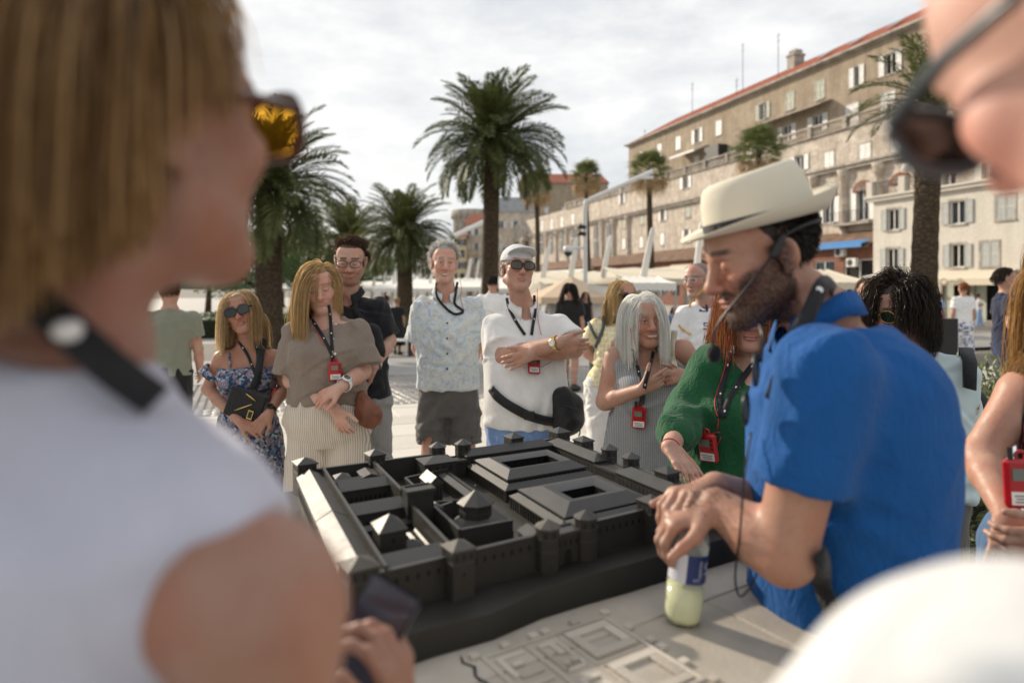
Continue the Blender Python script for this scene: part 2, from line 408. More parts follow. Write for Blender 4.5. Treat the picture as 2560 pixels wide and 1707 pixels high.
def strip_mesh(name, q0, q1, dz, a0=-260, a1=300, nq=14):
    V = []; F = []
    for i in range(nq+1):
        q = q0+(q1-q0)*(i/nq)**1.5
        for a in np.linspace(a0, a1, 41):
            p = pav(a, q); V.append((p[0], p[1], gz(p[0], p[1])+dz))
    for i in range(nq):
        for k in range(40): b = i*41+k; F.append((b, b+1, b+42, b+41))
    return mesh(name, np.array(V), np.array(F), False)
ground = tag(link('ground', strip_mesh('ground', -60, 1500, -.045, -900, 900, 60), M_joint), 'earth and mortar bed under the paving of the promenade', kind='structure')
prom = tag(link('promenade', strip_mesh('promenade', 23, 160, 0, -200, 200, 30), M_prom), 'pale stone promenade stretching to the cafes', kind='structure')
road = tag(link('grey_band', strip_mesh('grey_band', 12.92, 22.98, -.004, -120, 140, 24), M_road), 'smooth grey paved band across the promenade', kind='structure')
# near limestone slabs, each its own piece
pave = tag(empty('pavement', (0, 0, 0)), 'pale limestone slab pavement around the table', kind='structure')
slab_var = []
for L_ in (.95, .72, 1.18):
    for W_ in (.58, .46):
        mb = MB().box(-L_/2+.003, L_/2-.003, -W_/2+.003, W_/2-.003, -.05, 0); me = mb.me('paving_slab')
        bm = bmesh.new(); bm.from_mesh(me); bmesh.ops.bevel(bm, geom=[e for e in bm.edges if all(v.co.z > -.01 for v in e.verts)], offset=.005, segments=1, affect='EDGES'); bm.to_mesh(me); bm.free()
        me.materials.append(M_slab); slab_var.append((L_, W_, me))
q = 2.1; row = 0
while q < 8.55:
    W_ = (.58, .46)[row % 3 == 1]
    if q + W_ > 8.62: break
    a = -3.4 - .35*(row*.618 % 1) if q > 3 else -1.8
    while a < (6.2 if q > 3 else 3.6):
        L_, _, me = random.choice([s for s in slab_var if s[1] == W_])
        p = pav(a+L_/2, q+W_/2)
        o = link('paving_slab', me, None, pave, (p[0], p[1], random.uniform(-.0025, 0))); o.rotation_euler = (0, 0, PA); a += L_
    q += W_; row += 1
pslab = MB()
for (a0, a1, q0, q1) in ((-260, -3.1, -6, q), (6.0, 260, -6, q), (-3.1, 6.0, -6, 2.1), (-3.1, -1.5, 2.1, 3.2), (3.4, 6.0, 2.1, 3.2)):
    pslab.prism([tuple(pav(a0, q0)), tuple(pav(a1, q0)), tuple(pav(a1, q1)), tuple(pav(a0, q1))], -.03, -.007)
pslab.build('far_slabs', M_prom, pave)
kerb_q = q
for i in range(-14, 18):
    p = pav(i*1.25+.6, kerb_q+.12)
    o = MB().box(-.622, .622, -.118, .118, -.06, 0).build('kerb_stone', M_slab, pave, bevel=.006, loc=(p[0], p[1], gz(p[0], p[1])+.002)); o.rotation_euler = (0, 0, PA)
# fan-laid cobbles
cob = tag(empty('cobbles', (0, 0, 0)), 'grey cobbles laid in fans between kerb and grey band', kind='structure')
cob_var = []
for i in range(5):
    r = random.Random(i); s = .054
    poly = [(s*r.uniform(.82, 1)*sx, s*r.uniform(.8, 1)*sy) for sx, sy in ((-1,-1),(1,-1),(1,1),(-1,1))]
    mb = MB(); top = [(x*.78, y*.78) for x, y in poly]
    mb.add([(x,y,-.05) for x,y in poly]+[(x,y,-.012) for x,y in poly]+[(x,y,0) for x,y in top], [(0,1,5,4),(1,2,6,5),(2,3,7,6),(3,0,4,7),(4,5,9,8),(5,6,10,9),(6,7,11,10),(7,4,8,11),(8,9,10,11)])
    me = mb.me('cobble', True); me.materials.append(M_cob); cob_var.append(me)
spots = []
r_ = 0
while kerb_q+.05+r_*.112 < 13.3:
    a = -9.0
    while a < 9.0:
        ph = (a/1.5) % 1.0 - .5
        qq = kerb_q-.25+r_*.112+.55*(.25-ph*ph)*2.2; ang = -2*.55*2.2*ph/1.5
        if kerb_q+.3 < qq < 12.86: spots.append((a, qq, math.atan(ang)))
        a += .112*math.cos(math.atan(ang))
    r_ += 1
seen = sorted(spots, key=lambda s: (abs(s[0]-1.2) > 2.6, s[1]))
rest_V = []; rest_F = []
vbase = [(np.array([v.co[:] for v in m.vertices]), [tuple(p.vertices) for p in m.polygons]) for m in cob_var]
for i, (a, qq, an) in enumerate(seen):
    p = pav(a, qq); z = gz(p[0], p[1])+random.uniform(-.006, .004); k = i % 5; ang = PA+an+random.uniform(-.12, .12)
    if i < 290:
        o = link('cobble', cob_var[k], None, cob, (p[0], p[1], z)); o.rotation_euler = (0, 0, ang)
    else:
        V, F = vbase[k]; c, s = math.cos(ang), math.sin(ang); b = len(rest_V)*12
        rest_V.append(np.stack([V[:,0]*c-V[:,1]*s+p[0], V[:,0]*s+V[:,1]*c+p[1], V[:,2]+z], 1)); rest_F += [tuple(j+b for j in f) for f in F]
me = bpy.data.meshes.new('cobbles_beyond'); me.from_pydata(np.concatenate(rest_V).tolist(), [], rest_F); me.update()
tag(link('cobbles_beyond', me, M_cob, cob), kind='stuff')

# ---------------------------------------------------------------- facades
SLOPE = .3216; FANG = math.atan2(-1/math.hypot(1, SLOPE), SLOPE/math.hypot(1, SLOPE))
EX = np.array([SLOPE, -1])/math.hypot(1, SLOPE); EY = np.array([1, SLOPE])/math.hypot(1, SLOPE)
class Front:
    "a street front: x runs along it towards the camera side, -y points out of it"
    def __init__(s, X0):
        s.X0 = X0; s.O = np.array([X0-SLOPE*60, 60.0]); s.O3 = (s.O[0], s.O[1], 0)
    def at(s, x, y):
        u = (x-1280)/FPX; Y = s.X0/(u+SLOPE); p = np.array([u*Y, Y]); return float((p-s.O)@EX), float(CAMH-(y-HORIZ)/FPX*Y)
    def root(s, name, label, cat, group=None): return empty(name, s.O3, label, cat, group, FANG)
GZF = -.62
def wall_mesh(name, x0, x1, z0, z1, holes, y=0., depth=.35, back=6.0):
    mb = MB(); zs = sorted({z0, z1, *[h[2] for h in holes], *[h[3] for h in holes]})
    for za, zb in zip(zs[:-1], zs[1:]):
        hs = sorted((h[0], h[1]) for h in holes if h[2] <= za+1e-6 and h[3] >= zb-1e-6); x = x0
        for a, b in hs+[(x1, x1)]:
            if a > x+1e-6: mb.add([(x,y,za),(a,y,za),(a,y,zb),(x,y,zb)], [(0,1,2,3)])
            x = max(x, b)
    for a, b, c, d in holes:
        mb.add([(a,y,c),(b,y,c),(b,y,d),(a,y,d),(a,y+depth,c),(b,y+depth,c),(b,y+depth,d),(a,y+depth,d)], [(0,4,5,1),(1,5,6,2),(2,6,7,3),(3,7,4,0)])
    mb.add([(x0,y,z0),(x0,y+back,z0),(x0,y+back,z1),(x0,y,z1)], [(0,3,2,1)][::1]); mb.add([(x1,y,z0),(x1,y+back,z0),(x1,y+back,z1),(x1,y,z1)], [(0,1,2,3)])
    mb.add([(x0,y,z1),(x1,y,z1),(x1,y+back,z1),(x0,y+back,z1)], [(0,1,2,3)]); mb.add([(x0,y+back,z0),(x1,y+back,z0),(x1,y+back,z1),(x0,y+back,z1)], [(0,3,2,1)])
    return mb.me(name)
def old_wall_mat(name, c0, c1, stain, blocks=0, rough=.85):
    m = Mat(name); base = m.ramp(m.noise(.35, 8, .65), (.3, c0), (.7, c1))
    streak = m.ramp(m.noise(1.1, 7, .7, m.stretch(1, 1, .16)), (.44, 0.0), (.66, 1.0))
    base = m.mix(m.math('MULTIPLY', streak, .85), base, stain)
    if blocks:
        v = m.vor(1, 'F1', m.stretch(blocks, blocks, blocks*1.9), 'Color'); e = m.vor(1, 'DISTANCE_TO_EDGE', m.stretch(blocks, blocks, blocks*1.9))
        bw = m.n('ShaderNodeRGBToBW'); m.l(v, bw.inputs[0])
        base = m.mix(m.ramp(m.noise(.25, 4), (.45, 0.0), (.6, .75)), base, m.mix(bw.outputs[0], np.array(c0)*.7, np.array(c1)*1.1))
        base = m.mix(m.ramp(e, (.0, .45), (.06, 0.0)), base, np.array(stain)*.8); m.bump(e, .5, .05)
    base = m.mix(m.ramp(m.noise(.9, 7, .72), (.47, 0.0), (.60, .75)), base, np.array(stain)*1.1); base = m.mix(.35, base, m.ramp(m.noise(6, 6), (.3, np.array(c0)*.7), (.7, np.array(c1)*1.1)))
    m.set(base, rough, 0, .2); m.bump(m.noise(3, 8, .7), .5, .05); return m.m
M_plaster = old_wall_mat('brown_weathered_plaster', (.33,.265,.19), (.44,.365,.275), (.21,.165,.12))
M_palace = old_wall_mat('old_palace_masonry', (.52,.445,.365), (.74,.67,.58), (.23,.18,.135), 1.35)
M_trim = old_wall_mat('grey_stone_trim', (.40,.36,.31), (.55,.50,.44), (.15,.13,.11))
M_white_wall = old_wall_mat('pale_plaster', (.60,.56,.49), (.68,.64,.57), (.52,.48,.42))
M_terra = plain('terracotta_shopfront', (.20,.085,.055), .8, var=.25, nscale=1.5)
M_wood_w = plain('white_painted_wood', (.72,.71,.68), .5, var=.05, nscale=2)
M_shut_g = plain('grey_shutter_paint', (.40,.41,.39), .6, var=.08, nscale=2)
M_shut_gr = plain('green_grey_shutter_paint', (.42,.44,.36), .6, var=.08, nscale=2)
M_pane = plain('window_glass_dark', (.035,.045,.06), .08, var=.3, nscale=1, spec=.6)
M_dark = plain('painted_interior_shade', (.012,.011,.010), .9)  # near-black sheets paint the unlit interiors behind doors and windows
def tile_mat():
    m = Mat('red_roof_tile'); w = m.wave(2.3, .6, 'X'); r = m.wave(1.6, .4, 'Y')
    m.set(m.mix(.45, m.ramp(m.noise(5, 6, .7), (.3, (.26,.075,.045)), (.7, (.44,.16,.10))), m.ramp(w, (.0, (.15,.045,.03)), (.7, (.46,.15,.09)))), .8, 0, .2)
    m.bump(w, .8, .08); m.bump(r, .4, .04); return m.m
M_tile = tile_mat()
M_iron = plain('dark_iron', (.03,.03,.03), .5)
def window(root, cx, cz, w, h, kind, shut=None, y=0., hole_depth=.22):
    "frame, pane and shutters of one window; the hole is in the wall"
    fr = MB(); t = .07
    fr.box(cx-w/2, cx-w/2+t, y+.12, y+.2, cz-h/2, cz+h/2).box(cx+w/2-t, cx+w/2, y+.12, y+.2, cz-h/2, cz+h/2).box(cx-w/2+t, cx+w/2-t, y+.12, y+.2, cz+h/2-t, cz+h/2).box(cx-w/2+t, cx+w/2-t, y+.12, y+.2, cz-h/2, cz-h/2+t).box(cx-.035, cx+.035, y+.11, y+.2, cz-h/2+t, cz+h/2-t)
    wd = fr.build('window', M_wood_w, root)
    MB().box(cx-w/2+t, cx+w/2-t, y+.21, y+.24, cz-h/2+t, cz+h/2-t).build('pane', M_dark if kind == 'dark' else M_pane, wd)
    MB().box(cx-w/2-.12, cx+w/2+.12, y-.10, y+.1, cz-h/2-.14, cz-h/2-.01).build('sill', M_trim, wd)
    fm = MB(); e = .14
    for a, b, c, d in ((cx-w/2-e, cx-w/2, cz-h/2, cz+h/2+e), (cx+w/2, cx+w/2+e, cz-h/2, cz+h/2+e), (cx-w/2, cx+w/2, cz+h/2, cz+h/2+e)): fm.box(a, b, y-.035, y+.02, c, d)
    fm.build('surround', M_trim, wd)
    sm = shut or M_wood_w
    def leaf(x0, x1, yy):
        lf = MB(); n = max(6, int(h/.16)); st = .06
        lf.box(x0, x0+st, yy, yy+.045, cz-h/2, cz+h/2).box(x1-st, x1, yy, yy+.045, cz-h/2, cz+h/2)
        for zc in (cz-h/2, cz-.03, cz+h/2-st): lf.box(x0+st, x1-st, yy, yy+.045, zc, zc+st)
        for i in range(n):
            z = cz-h/2+st+(h-2*st)*(i+.15)/n; lf.add([(x0+st,yy+.002,z),(x1-st,yy+.002,z),(x1-st,yy+.04,z+(h/n)*.8),(x0+st,yy+.04,z+(h/n)*.8)], [(0,1,2,3)])
        lf.build('shutter', sm, wd)
    if kind == 'closed': leaf(cx-w/2+.01, cx-.008, y-.02); leaf(cx+.008, cx+w/2-.01, y-.02)
    elif kind in ('open', 'dark'): leaf(cx-w-.02, cx-w/2-.04, y-.09); leaf(cx+w/2+.04, cx+w+.02, y-.09)
    elif kind == 'half': leaf(cx-w/2+.01, cx-.02, y-.06); leaf(cx+w/2+.04, cx+w+.02, y-.09)
    return wd
def arch_poly(cx, z0, w, h, n=10):
    r = w/2; zs = z0+h-r
    return [(cx-r, z0), (cx+r, z0)] + [(cx+r*math.cos(math.pi*i/n), zs+r*math.sin(math.pi*i/n)) for i in range(n+1)]

# --- upper houses on the palace wall
FR = Front(50.0)
c6 = lambda x, y: (1540+x*.459, y*.459)
c5 = lambda x, y: (1240+x*.2806, 440+y*.2806)
EAVE, TERR, CORN = 23.2, 15.85, 12.45
xl = FR.at(1554, 400)[0]; xr = 52.0
upper = FR.root('upper_house', 'long brown plastered house with red tile roof above the palace wall', 'building')
wins = [(100,805,'closed',None),(195,770,'closed',None),(295,735,'closed',None),(398,695,'open',None),(512,657,'closed',None),(750,570,'open',M_shut_gr),(895,515,'closed',M_shut_gr),(1055,460,'closed',M_shut_gr),(1240,390,'half',None),(1435,310,'dark',None),(1660,235,'open',None)]
hs = []; todo = []
for a, b, kd, sh in wins:
    x, _ = FR.at(*c6(a, b)); w, h, cz = 1.15, 1.75, 20.75; hs.append((x-w/2, x+w/2, cz-h/2, cz+h/2)); todo.append((x, cz, w, h, kd, sh))
for x in (47.5, 50.3): hs.append((x-.57, x+.57, 20.75-.87, 20.75+.87)); todo.append((x, 20.75, 1.15, 1.75, 'closed', None))
for a, b, kd, w, h in ((395,870,'closed',1.2,2.1),(880,720,'open',1.3,1.7),(1045,680,'open',1.3,1.7),(1228,620,'closed',1.5,2.2),(1420,565,'closed',1.5,2.2),(1640,500,'open',1.3,1.7)):
    x, _ = FR.at(*c6(a, b)); cz = TERR+.3+h/2+(.5 if h < 2 else 0); hs.append((x-w/2, x+w/2, cz-h/2, cz+h/2)); todo.append((x, cz, w, h, kd, None))
link('wall', wall_mesh('wall', xl, xr, TERR, EAVE, hs, 1.2, .3, 9), M_plaster, upper)
for x, cz, w, h, kd, sh in todo: window(upper, x, cz, w, h, kd, sh, 1.2)
rf = MB(); e = .5
rf.add([(xl-e,1.2-e,EAVE+.05),(xr,1.2-e,EAVE+.05),(xr,6.5,EAVE+3.4),(xl+5,6.5,EAVE+3.4),(xl-e,10.8,EAVE+.05),(xr,10.8,EAVE+.05)], [(0,1,2,3),(3,2,5,4),(0,3,4)])
roof = rf.build('roof', M_tile, upper)
MB().box(xl-e-.02, xr, 1.2-e-.12, 1.2-e+.02, EAVE-.1, EAVE+.1).build('gutter', M_trim, roof)
MB().box(xl-.3, xr, .85, 1.19, EAVE-.22, EAVE+.02).build('eaves_cornice', M_trim, upper)
cx_, _ = FR.at(*c6(728, 430))
ch = MB().box(cx_-.55, cx_+.55, 5.4, 6.8, EAVE+1.9, EAVE+4.5)
for k in range(3): ch.box(cx_-.5+k*.38, cx_-.25+k*.38, 5.6, 6.6, EAVE+4.5, EAVE+4.9)
ch.box(cx_-.66, cx_+.66, 5.3, 6.9, EAVE+4.2, EAVE+4.4); ch.build('chimney', M_trim, roof)
for a, hgt in ((308, 5.6), (540, 3.4), (572, 7.2), (758, 6.2), (60, 2.2)):
    x, _ = FR.at(*c6(a, 600)); mb = MB().tube([(x, 3, EAVE+.8), (x, 3, EAVE+hgt)], .035, 5)
    for z in (hgt-.3, hgt-.9): mb.tube([(x-.4, 3, EAVE+z), (x+.4, 3, EAVE+z)], .02, 4)
    mb.build('antenna', M_iron, roof)
for a in (990, 1155, 1360, 1560, 1800):
    x, _ = FR.at(*c6(a, 250)); MB().add([(x-.6,2.6,EAVE+1.38),(x+.6,2.6,EAVE+1.38),(x+.6,4.0,EAVE+2.25),(x-.6,4.0,EAVE+2.25)], [(0,1,2,3)]).build('skylight', M_pane, roof)
# awning and terrace additions
x0, _ = FR.at(*c6(318, 860)); x1, _ = FR.at(*c6(458, 815))
MB().add([(x0,1.1,19.2),(x1,1.1,19.2),(x1,-.9,18.5),(x0,-.9,18.5),(x0,1.1,19.1),(x1,1.1,19.1),(x1,-.9,18.25),(x0,-.9,18.25)], [(0,3,2,1),(4,5,6,7),(3,7,6,2),(0,4,7,3),(1,2,6,5)]).build('terrace_awning', M_wood_w, upper)
x0, _ = FR.at(*c6(485, 830)); x1, _ = FR.at(*c6(560, 830)); MB().box(x0, x1, -.1, 1.15, TERR+.02, TERR+2.6).build('terrace_shed', M_iron, upper)
x0, _ = FR.at(*c6(640, 740)); x1, _ = FR.at(*c6(1120, 620))
MB().add([(x0,1.15,19.5),(x1,1.15,19.5),(x1,-.2,19.0),(x0,-.2,19.0),(x0,1.15,19.4),(x1,1.15,19.4),(x1,-.2,18.9),(x0,-.2,18.9)], [(0,3,2,1),(4,5,6,7),(3,7,6,2),(0,4,7,3),(1,2,6,5)]).build('terrace_roof', M_trim, upper)
# --- the old palace wall below
palace = FR.root('palace_wall', 'ancient stone palace wall with half columns, cornice and small windows', 'building')
pl = FR.at(1250, 600)[0]; hs = []; todo = []
def addw(p, kd, w=1.0, h=1.5, sh=None):
    x, z = FR.at(*p); hs.append((x-w/2, x+w/2, z-h/2, z+h/2)); todo.append((x, z, w, h, kd, sh))
for a, b, kd in ((380,995,'open'),(1000,890,'open'),(1160,885,'closed'),(1355,845,'closed'),(1580,795,'open')): addw(c6(a, b), kd, 1.25, 2.0 if a > 1100 else 1.5)
for a, b, kd in ((410,445,'closed'),(497,430,'closed'),(587,415,'closed'),(685,390,'closed')): addw(c5(a, b), kd, 1.3, 2.1)
for a, b, kd in ((1140,420,'closed'),(1300,380,'closed'),(1487,350,'open'),(1710,310,'closed'),(1137,605,'closed'),(1295,590,'closed'),(1480,562,'closed'),(1700,535,'open'),(1125,200,'open'),(1700,65,'closed'),(1865,260,'closed')):
    addw(c5(a, b), kd, 1.05, 1.6, M_shut_gr if b in (420, 380, 310) else None)
for a, b in ((1160, 1130), (1345, 1110)):
    addw(c6(a, b), 'open', 1.3, 2.9)
holes = []
for hx in sorted(hs):
    if all(hx[0] > g[1] or hx[1] < g[0] or hx[2] > g[3] or hx[3] < g[2] for g in holes): holes.append(hx)
    else: todo = [t for t in todo if abs(t[0]-(hx[0]+hx[1])/2) > 1e-6 or abs(t[1]-(hx[2]+hx[3])/2) > 1e-6]
link('wall', wall_mesh('wall', pl, xr, GZF, TERR, holes, 0, .32, 10), M_palace, palace)
for x, z, w, h, kd, sh in todo: window(palace, x, z, w, h, kd, sh, 0)
MB().box(pl-.2, xr, -.42, -.003, CORN-.3, CORN).box(pl-.2, xr, -.62, -.003, CORN+.003, CORN+.22).build('cornice', M_trim, palace)
for p in (c5(365, 580), c5(455, 580), c5(545, 570), c5(640, 560), c5(735, 550), c5(955, 560), c5(1055, 560), c5(1185, 520), c6(1085, 1100), c6(1248, 1090), c6(1440, 1030), c6(1640, 990)):
    x, _ = FR.at(*p); mb = MB().lathe([(.52,4.6),(.52,5.0),(.42,5.05),(.40,8),(.37,CORN-1.25),(.46,CORN-1.2),(.62,CORN-.55),(.66,CORN-.31)], (x,-.05,0), 14); mb.build('half_column', M_palace, palace, True)
for i, (p, w, h) in enumerate(((c5(410, 600), 1.5, 3.9), (c5(495, 590), 1.5, 4.1), (c5(588, 580), 1.5, 4.2), (c5(690, 570), 1.6, 4.3), (c5(895, 590), 1.5, 5.6), (c5(1012, 575), 1.5, 5.6))):
    x, z = FR.at(*p); z0 = z-h/2
    a = MB().prism_y(arch_poly(x, z0-.2, w+.55, h+.45), -.10, -.004).build('arch_surround', M_trim, palace)
    MB().prism_y(arch_poly(x, z0, w, h), -.13, -.102).build('arch_glass', M_pane, a)
    fr = MB().box(x-.05, x+.05, -.18, -.131, z0, z0+h-.1).box(x-w/2, x+w/2, -.18, -.131, z0+h*.55, z0+h*.55+.1); fr.build('arch_frame', M_wood_w, a)
for p in (c6(1160, 1048), c6(1350, 1018), c6(1555, 975)):
    x, z = FR.at(*p); w = 2.3
    mb = MB(); n = 12
    pts = [(x+w/2*math.cos(math.pi*i/n), z-.4+w*.42*math.sin(math.pi*i/n)) for i in range(n+1)]
    a = mb.prism_y(pts, -.16, -.004).build('lunette', M_terra, palace); sh = MB()
    for i in range(5):
        t = math.pi*(i+.5)/5; sh.tube([(x+.15*math.cos(t), -.17, z-.33+.12*math.sin(t)), (x+.62*math.cos(t), -.2, z-.35+.52*math.sin(t))], [.05, .14], 6)
    sh.build('shell', M_trim, a)
bx, bz = FR.at(*c6(1320, 1215))
mb = MB().box(bx-2.2, bx+2.2, -1.1, -.003, bz-.2, bz); bal = mb.build('balcony', M_trim, palace); r = MB()
for i in range(23): r.tube([(bx-2.15+i*.195, -1.05, bz), (bx-2.15+i*.195, -1.05, bz+1.0)], .02, 4)
r.box(bx-2.2, bx+2.2, -1.09, -1.02, bz+1.0, bz+1.05); r.build('railing', M_iron, bal)
# balustrade along the terrace
for i in range(int((xr-xl+22)/4.4)):
    xa = xl-22+i*4.4
    b = MB().box(xa, xa+.5, -.3, .2, TERR+.003, TERR+1.15).build('balustrade_pier', M_trim, palace); r = MB()
    r.box(xa+.5, xa+4.4, -.22, .12, TERR+.95, TERR+1.12).box(xa+.5, xa+4.4, -.22, .12, TERR+.003, TERR+.12)
    r.build('balustrade_rail', M_trim, b); bl = MB()
    for k in range(12): bl.lathe([(.06,.12),(.05,.2),(.1,.4),(.07,.6),(.045,.75),(.06,.95)], (xa+.68+k*.322, -.05, TERR), 6)
    tag(bl.build('balusters', M_palace, b, True), kind='stuff')
# portal at the far end
px0, _ = FR.at(*c5(240, 560)); pr = MB()
for sx in (-3.2, 3.2, -2.2, 2.2): pr.lathe([(.6,GZF),(.55,1),(.5,10.6),(.75,11.4)], (px0+sx,-1.0,0), 12)
portal = pr.build('portal_columns', M_palace, palace, True)
pr = MB(); n = 14; ro, ri = 3.9, 2.0
poly = [(px0+ro, 12.2), *[(px0+ro*math.cos(math.pi*i/n), 12.2+ro*.8*math.sin(math.pi*i/n)) for i in range(1, n)], (px0-ro, 12.2)]
pr.prism_y(poly, -1.4, -.01); pr.box(px0-4.6, px0+4.6, -1.7, -.02, 11.4, 12.19); pr.build('portal_arch', M_trim, palace)
MB().prism_y(arch_poly(px0, 4, 2.6, 8.6), -.05, -.004).build('portal_shade_plate', M_dark, palace)  # dark plate on the wall paints the shaded passage of the portal
# --- low shops along the foot of the wall
FA = Front(47.0)
shops = FA.root('shop_row', 'low terracotta shop row with tiled lean-to roof against the palace wall', 'building')
sl = FA.at(1330, 650)[0]; sr_ = FA.at(2186, 640)[0]; hs = []; x = sl+1.2; k = 0
while x < sr_-3:
    w = (2.4, 3.2, 1.8)[k % 3]; hs.append((x, x+w, .6 if k % 3 else GZF+.1, 3.9)); x += w+1.1; k += 1
link('wall', wall_mesh('wall', sl, sr_, GZF, 5.0, hs, 0, .3, 2.6), M_terra, shops)
for i, (a, b, c, d) in enumerate(hs):
    fr = MB().box(a, a+.09, .1, .2, c, d).box(b-.09, b, .1, .2, c, d).box(a+.09, b-.09, .1, .2, d-.09, d).box((a+b)/2-.04, (a+b)/2+.04, .1, .2, c, d-.09).build('shop_window', M_wood_w, shops)
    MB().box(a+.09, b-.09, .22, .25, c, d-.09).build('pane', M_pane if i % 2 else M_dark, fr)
mb = MB().add([(sl-.3,-.6,4.95),(sr_,-.6,4.95),(sr_,2.95,6.6),(sl-.3,2.95,6.6),(sl-.3,-.6,4.8),(sr_,-.6,4.8)], [(0,1,2,3),(0,4,5,1)]); mb.build('lean_to_roof', plain('weathered_brown_tiles', (.17,.105,.07), .9, var=.4, nscale=1.2, bump=.6, bscale=9, bdist=.05), shops)
def fascia(root, F_, pa, pb, z, dep, drop, mat, name='awning', y=-.05, th=.06, val=.3):
    xa, xb = F_.at(*pa)[0], F_.at(*pb)[0]; m = MB()
    m.add([(xa,y,z),(xb,y,z),(xb,y-dep,z-drop),(xa,y-dep,z-drop),(xa,y,z-th),(xb,y,z-th),(xb,y-dep,z-drop-th),(xa,y-dep,z-drop-th)], [(0,3,2,1),(4,5,6,7),(0,1,5,4),(1,2,6,5),(2,3,7,6),(3,0,4,7)])
    m.box(xa, xb, y-dep-.02, y-dep, z-drop-val, z-drop-.002); return m.build(name, mat, root)
M_cream = fabric('cream_awning', (.62,.55,.42), 200, bump=.1, fscale=1.2)
M_cream_l = fabric('white_canvas', (.76,.74,.69), 200, bump=.1, fscale=1.2)
M_blue_aw = plain('blue_awning', (.06,.22,.50), .6)
fascia(shops, FA, c6(1128, 1330), c6(1392, 1320), 5.5, 1.0, .35, M_blue_aw)
fascia(shops, FA, c6(310, 1400), c6(425, 1400), 4.4, 2.6, 1.2, M_cream)
fascia(shops, FA, (1330, 665), (1490, 660), 4.7, 3.0, .7, M_cream_l)
def ac_unit(root, x, z, y=-.42):
    a = MB().box(x-.5, x+.5, y, y+.38, z-.36, z+.36).build('air_conditioner', M_wood_w, root, bevel=.02)
    f = MB().lathe([(.27,0),(.27,.03),(.22,.035),(.05,.035)], (0,0,0), 18).build('fan_grille', M_iron, a, True, loc=(x-.1, y-.002, z)); f.rotation_euler = (math.radians(90), 0, 0)
for p in ((1235,1375),(1300,1430),(290,1470)):
    x, z = FA.at(*c6(*p)); ac_unit(shops, x, z)
sx, sz = FA.at(1848, 648); sb = MB().box(sx-1.3, sx+1.3, -.9, -.75, sz-1.2, sz+1.2).build('sign_board', M_wood_w, shops)
ring = MB(); cs = [(sx+.62*math.cos(t), -.92, sz+.62*math.sin(t)) for t in np.linspace(.6, 5.9, 24)]; ring.tube(cs, .13, 8); ring.tube([(sx-.35,-.92,sz-.3),(sx+.1,-.92,sz+.35),(sx+.5,-.92,sz-.2)], .11, 8); ring.build('blue_emblem', M_blue_aw, sb, True)
# --- pale house with roof terrace
FW = Front(46.0)
wh = FW.root('pale_house', 'pale plaster house with grey shutters and a roof terrace', 'building')
wl = FW.at(2183, 560)[0]; wr = wl+30; TZ = 8.55; hs = []; todo = []
for (p, z, kd, w, h) in ((c6(1510,1205),6.75,'dark',1.05,1.6),(c6(1860,1175),6.75,'open',1.15,1.6),(c6(1505,1410),3.75,'dark',1.05,1.6),(c6(1860,1395),3.75,'dark',1.05,1.6),(c6(2035,1400),3.75,'closed',1.2,1.6),(c6(2120,1150),6.75,'closed',1.2,1.6),(c6(1690,1190),6.75,'closed',1.05,1.6),(c6(1690,1400),3.75,'closed',1.05,1.6)):
    x, _ = FW.at(*p); hs.append((x-w/2, x+w/2, z-h/2, z+h/2)); todo.append((x, z, w, h, kd))
for x in (wl+14, wl+18, wl+22):
    for z in (3.75, 6.75): hs.append((x-.55, x+.55, z-.8, z+.8)); todo.append((x, z, 1.1, 1.6, 'closed'))
dx, _ = FW.at(2140+1240*.204, 750); d2, _ = FW.at(2140+1610*.204, 720)
hs += [(dx-1.1, dx+1.0, GZF, 1.9), (d2-.9, d2+.9, GZF, 1.9)]
link('wall', wall_mesh('wall', wl, wr, GZF, TZ, hs, 0, .3, 8), M_white_wall, wh)
for x, z, w, h, kd in todo: window(wh, x, z, w, h, kd, M_shut_g, 0)
for c, w in ((dx-.05, 2.1), (d2, 1.8)):
    d = MB().box(c-w/2-.16, c-w/2, -.05, .28, GZF, 2.06).box(c+w/2, c+w/2+.16, -.05, .28, GZF, 2.06).box(c-w/2, c+w/2, -.05, .28, 1.9, 2.06).build('door', M_trim, wh)
    MB().box(c-w/2, c+w/2, .29, .33, GZF, 1.9).build('doorway', M_dark, d)  # dark sheet stands in for the shade inside the door
    MB().box(c-w/2, c-w/2+.75, .1, .16, GZF, 1.88).build('door_leaf', M_shut_gr, d)
MB().box(wl-.35, wr, -.35, -.003, TZ-.25, TZ).box(wl-.5, wr, -.5, -.002, TZ+.003, TZ+.16).build('cornice', M_white_wall, wh)
MB().box(wl, wr, -.06, -.003, 2.35, 2.55).build('string_course', M_trim, wh)
for i in range(10):
    xa = wl+i*3.0
    b = MB().box(xa-.35, xa+.2, -.35, .2, TZ+.163, TZ+1.35).build('terrace_pier', M_white_wall, wh); r = MB()
    for k in range(14): r.tube([(xa+.3+k*.175, -.08, TZ+.163), (xa+.3+k*.175, -.08, TZ+1.2)], .018, 4)
    r.box(xa+.2, xa+2.65, -.12, -.04, TZ+1.2, TZ+1.26); r.build('railing', M_iron, b)
aw = fascia(wh, FW, (2140+1050*.204, 700), (2140+1990*.204, 695), 2.75, 2.0, .62, M_cream, y=-.07, val=.42)
tx, tz = FW.at(2140+1615*.204, 640+322*.204)
t = link('lettering', text_mesh('Camilla', .62, .004, shear=.3), plain('dark_lettering', (.10,.09,.07), .7), aw, (tx-.9, -.07-2.0-.026, 2.75-.62-.21)); t.rotation_euler = (math.radians(90), 0, 0)
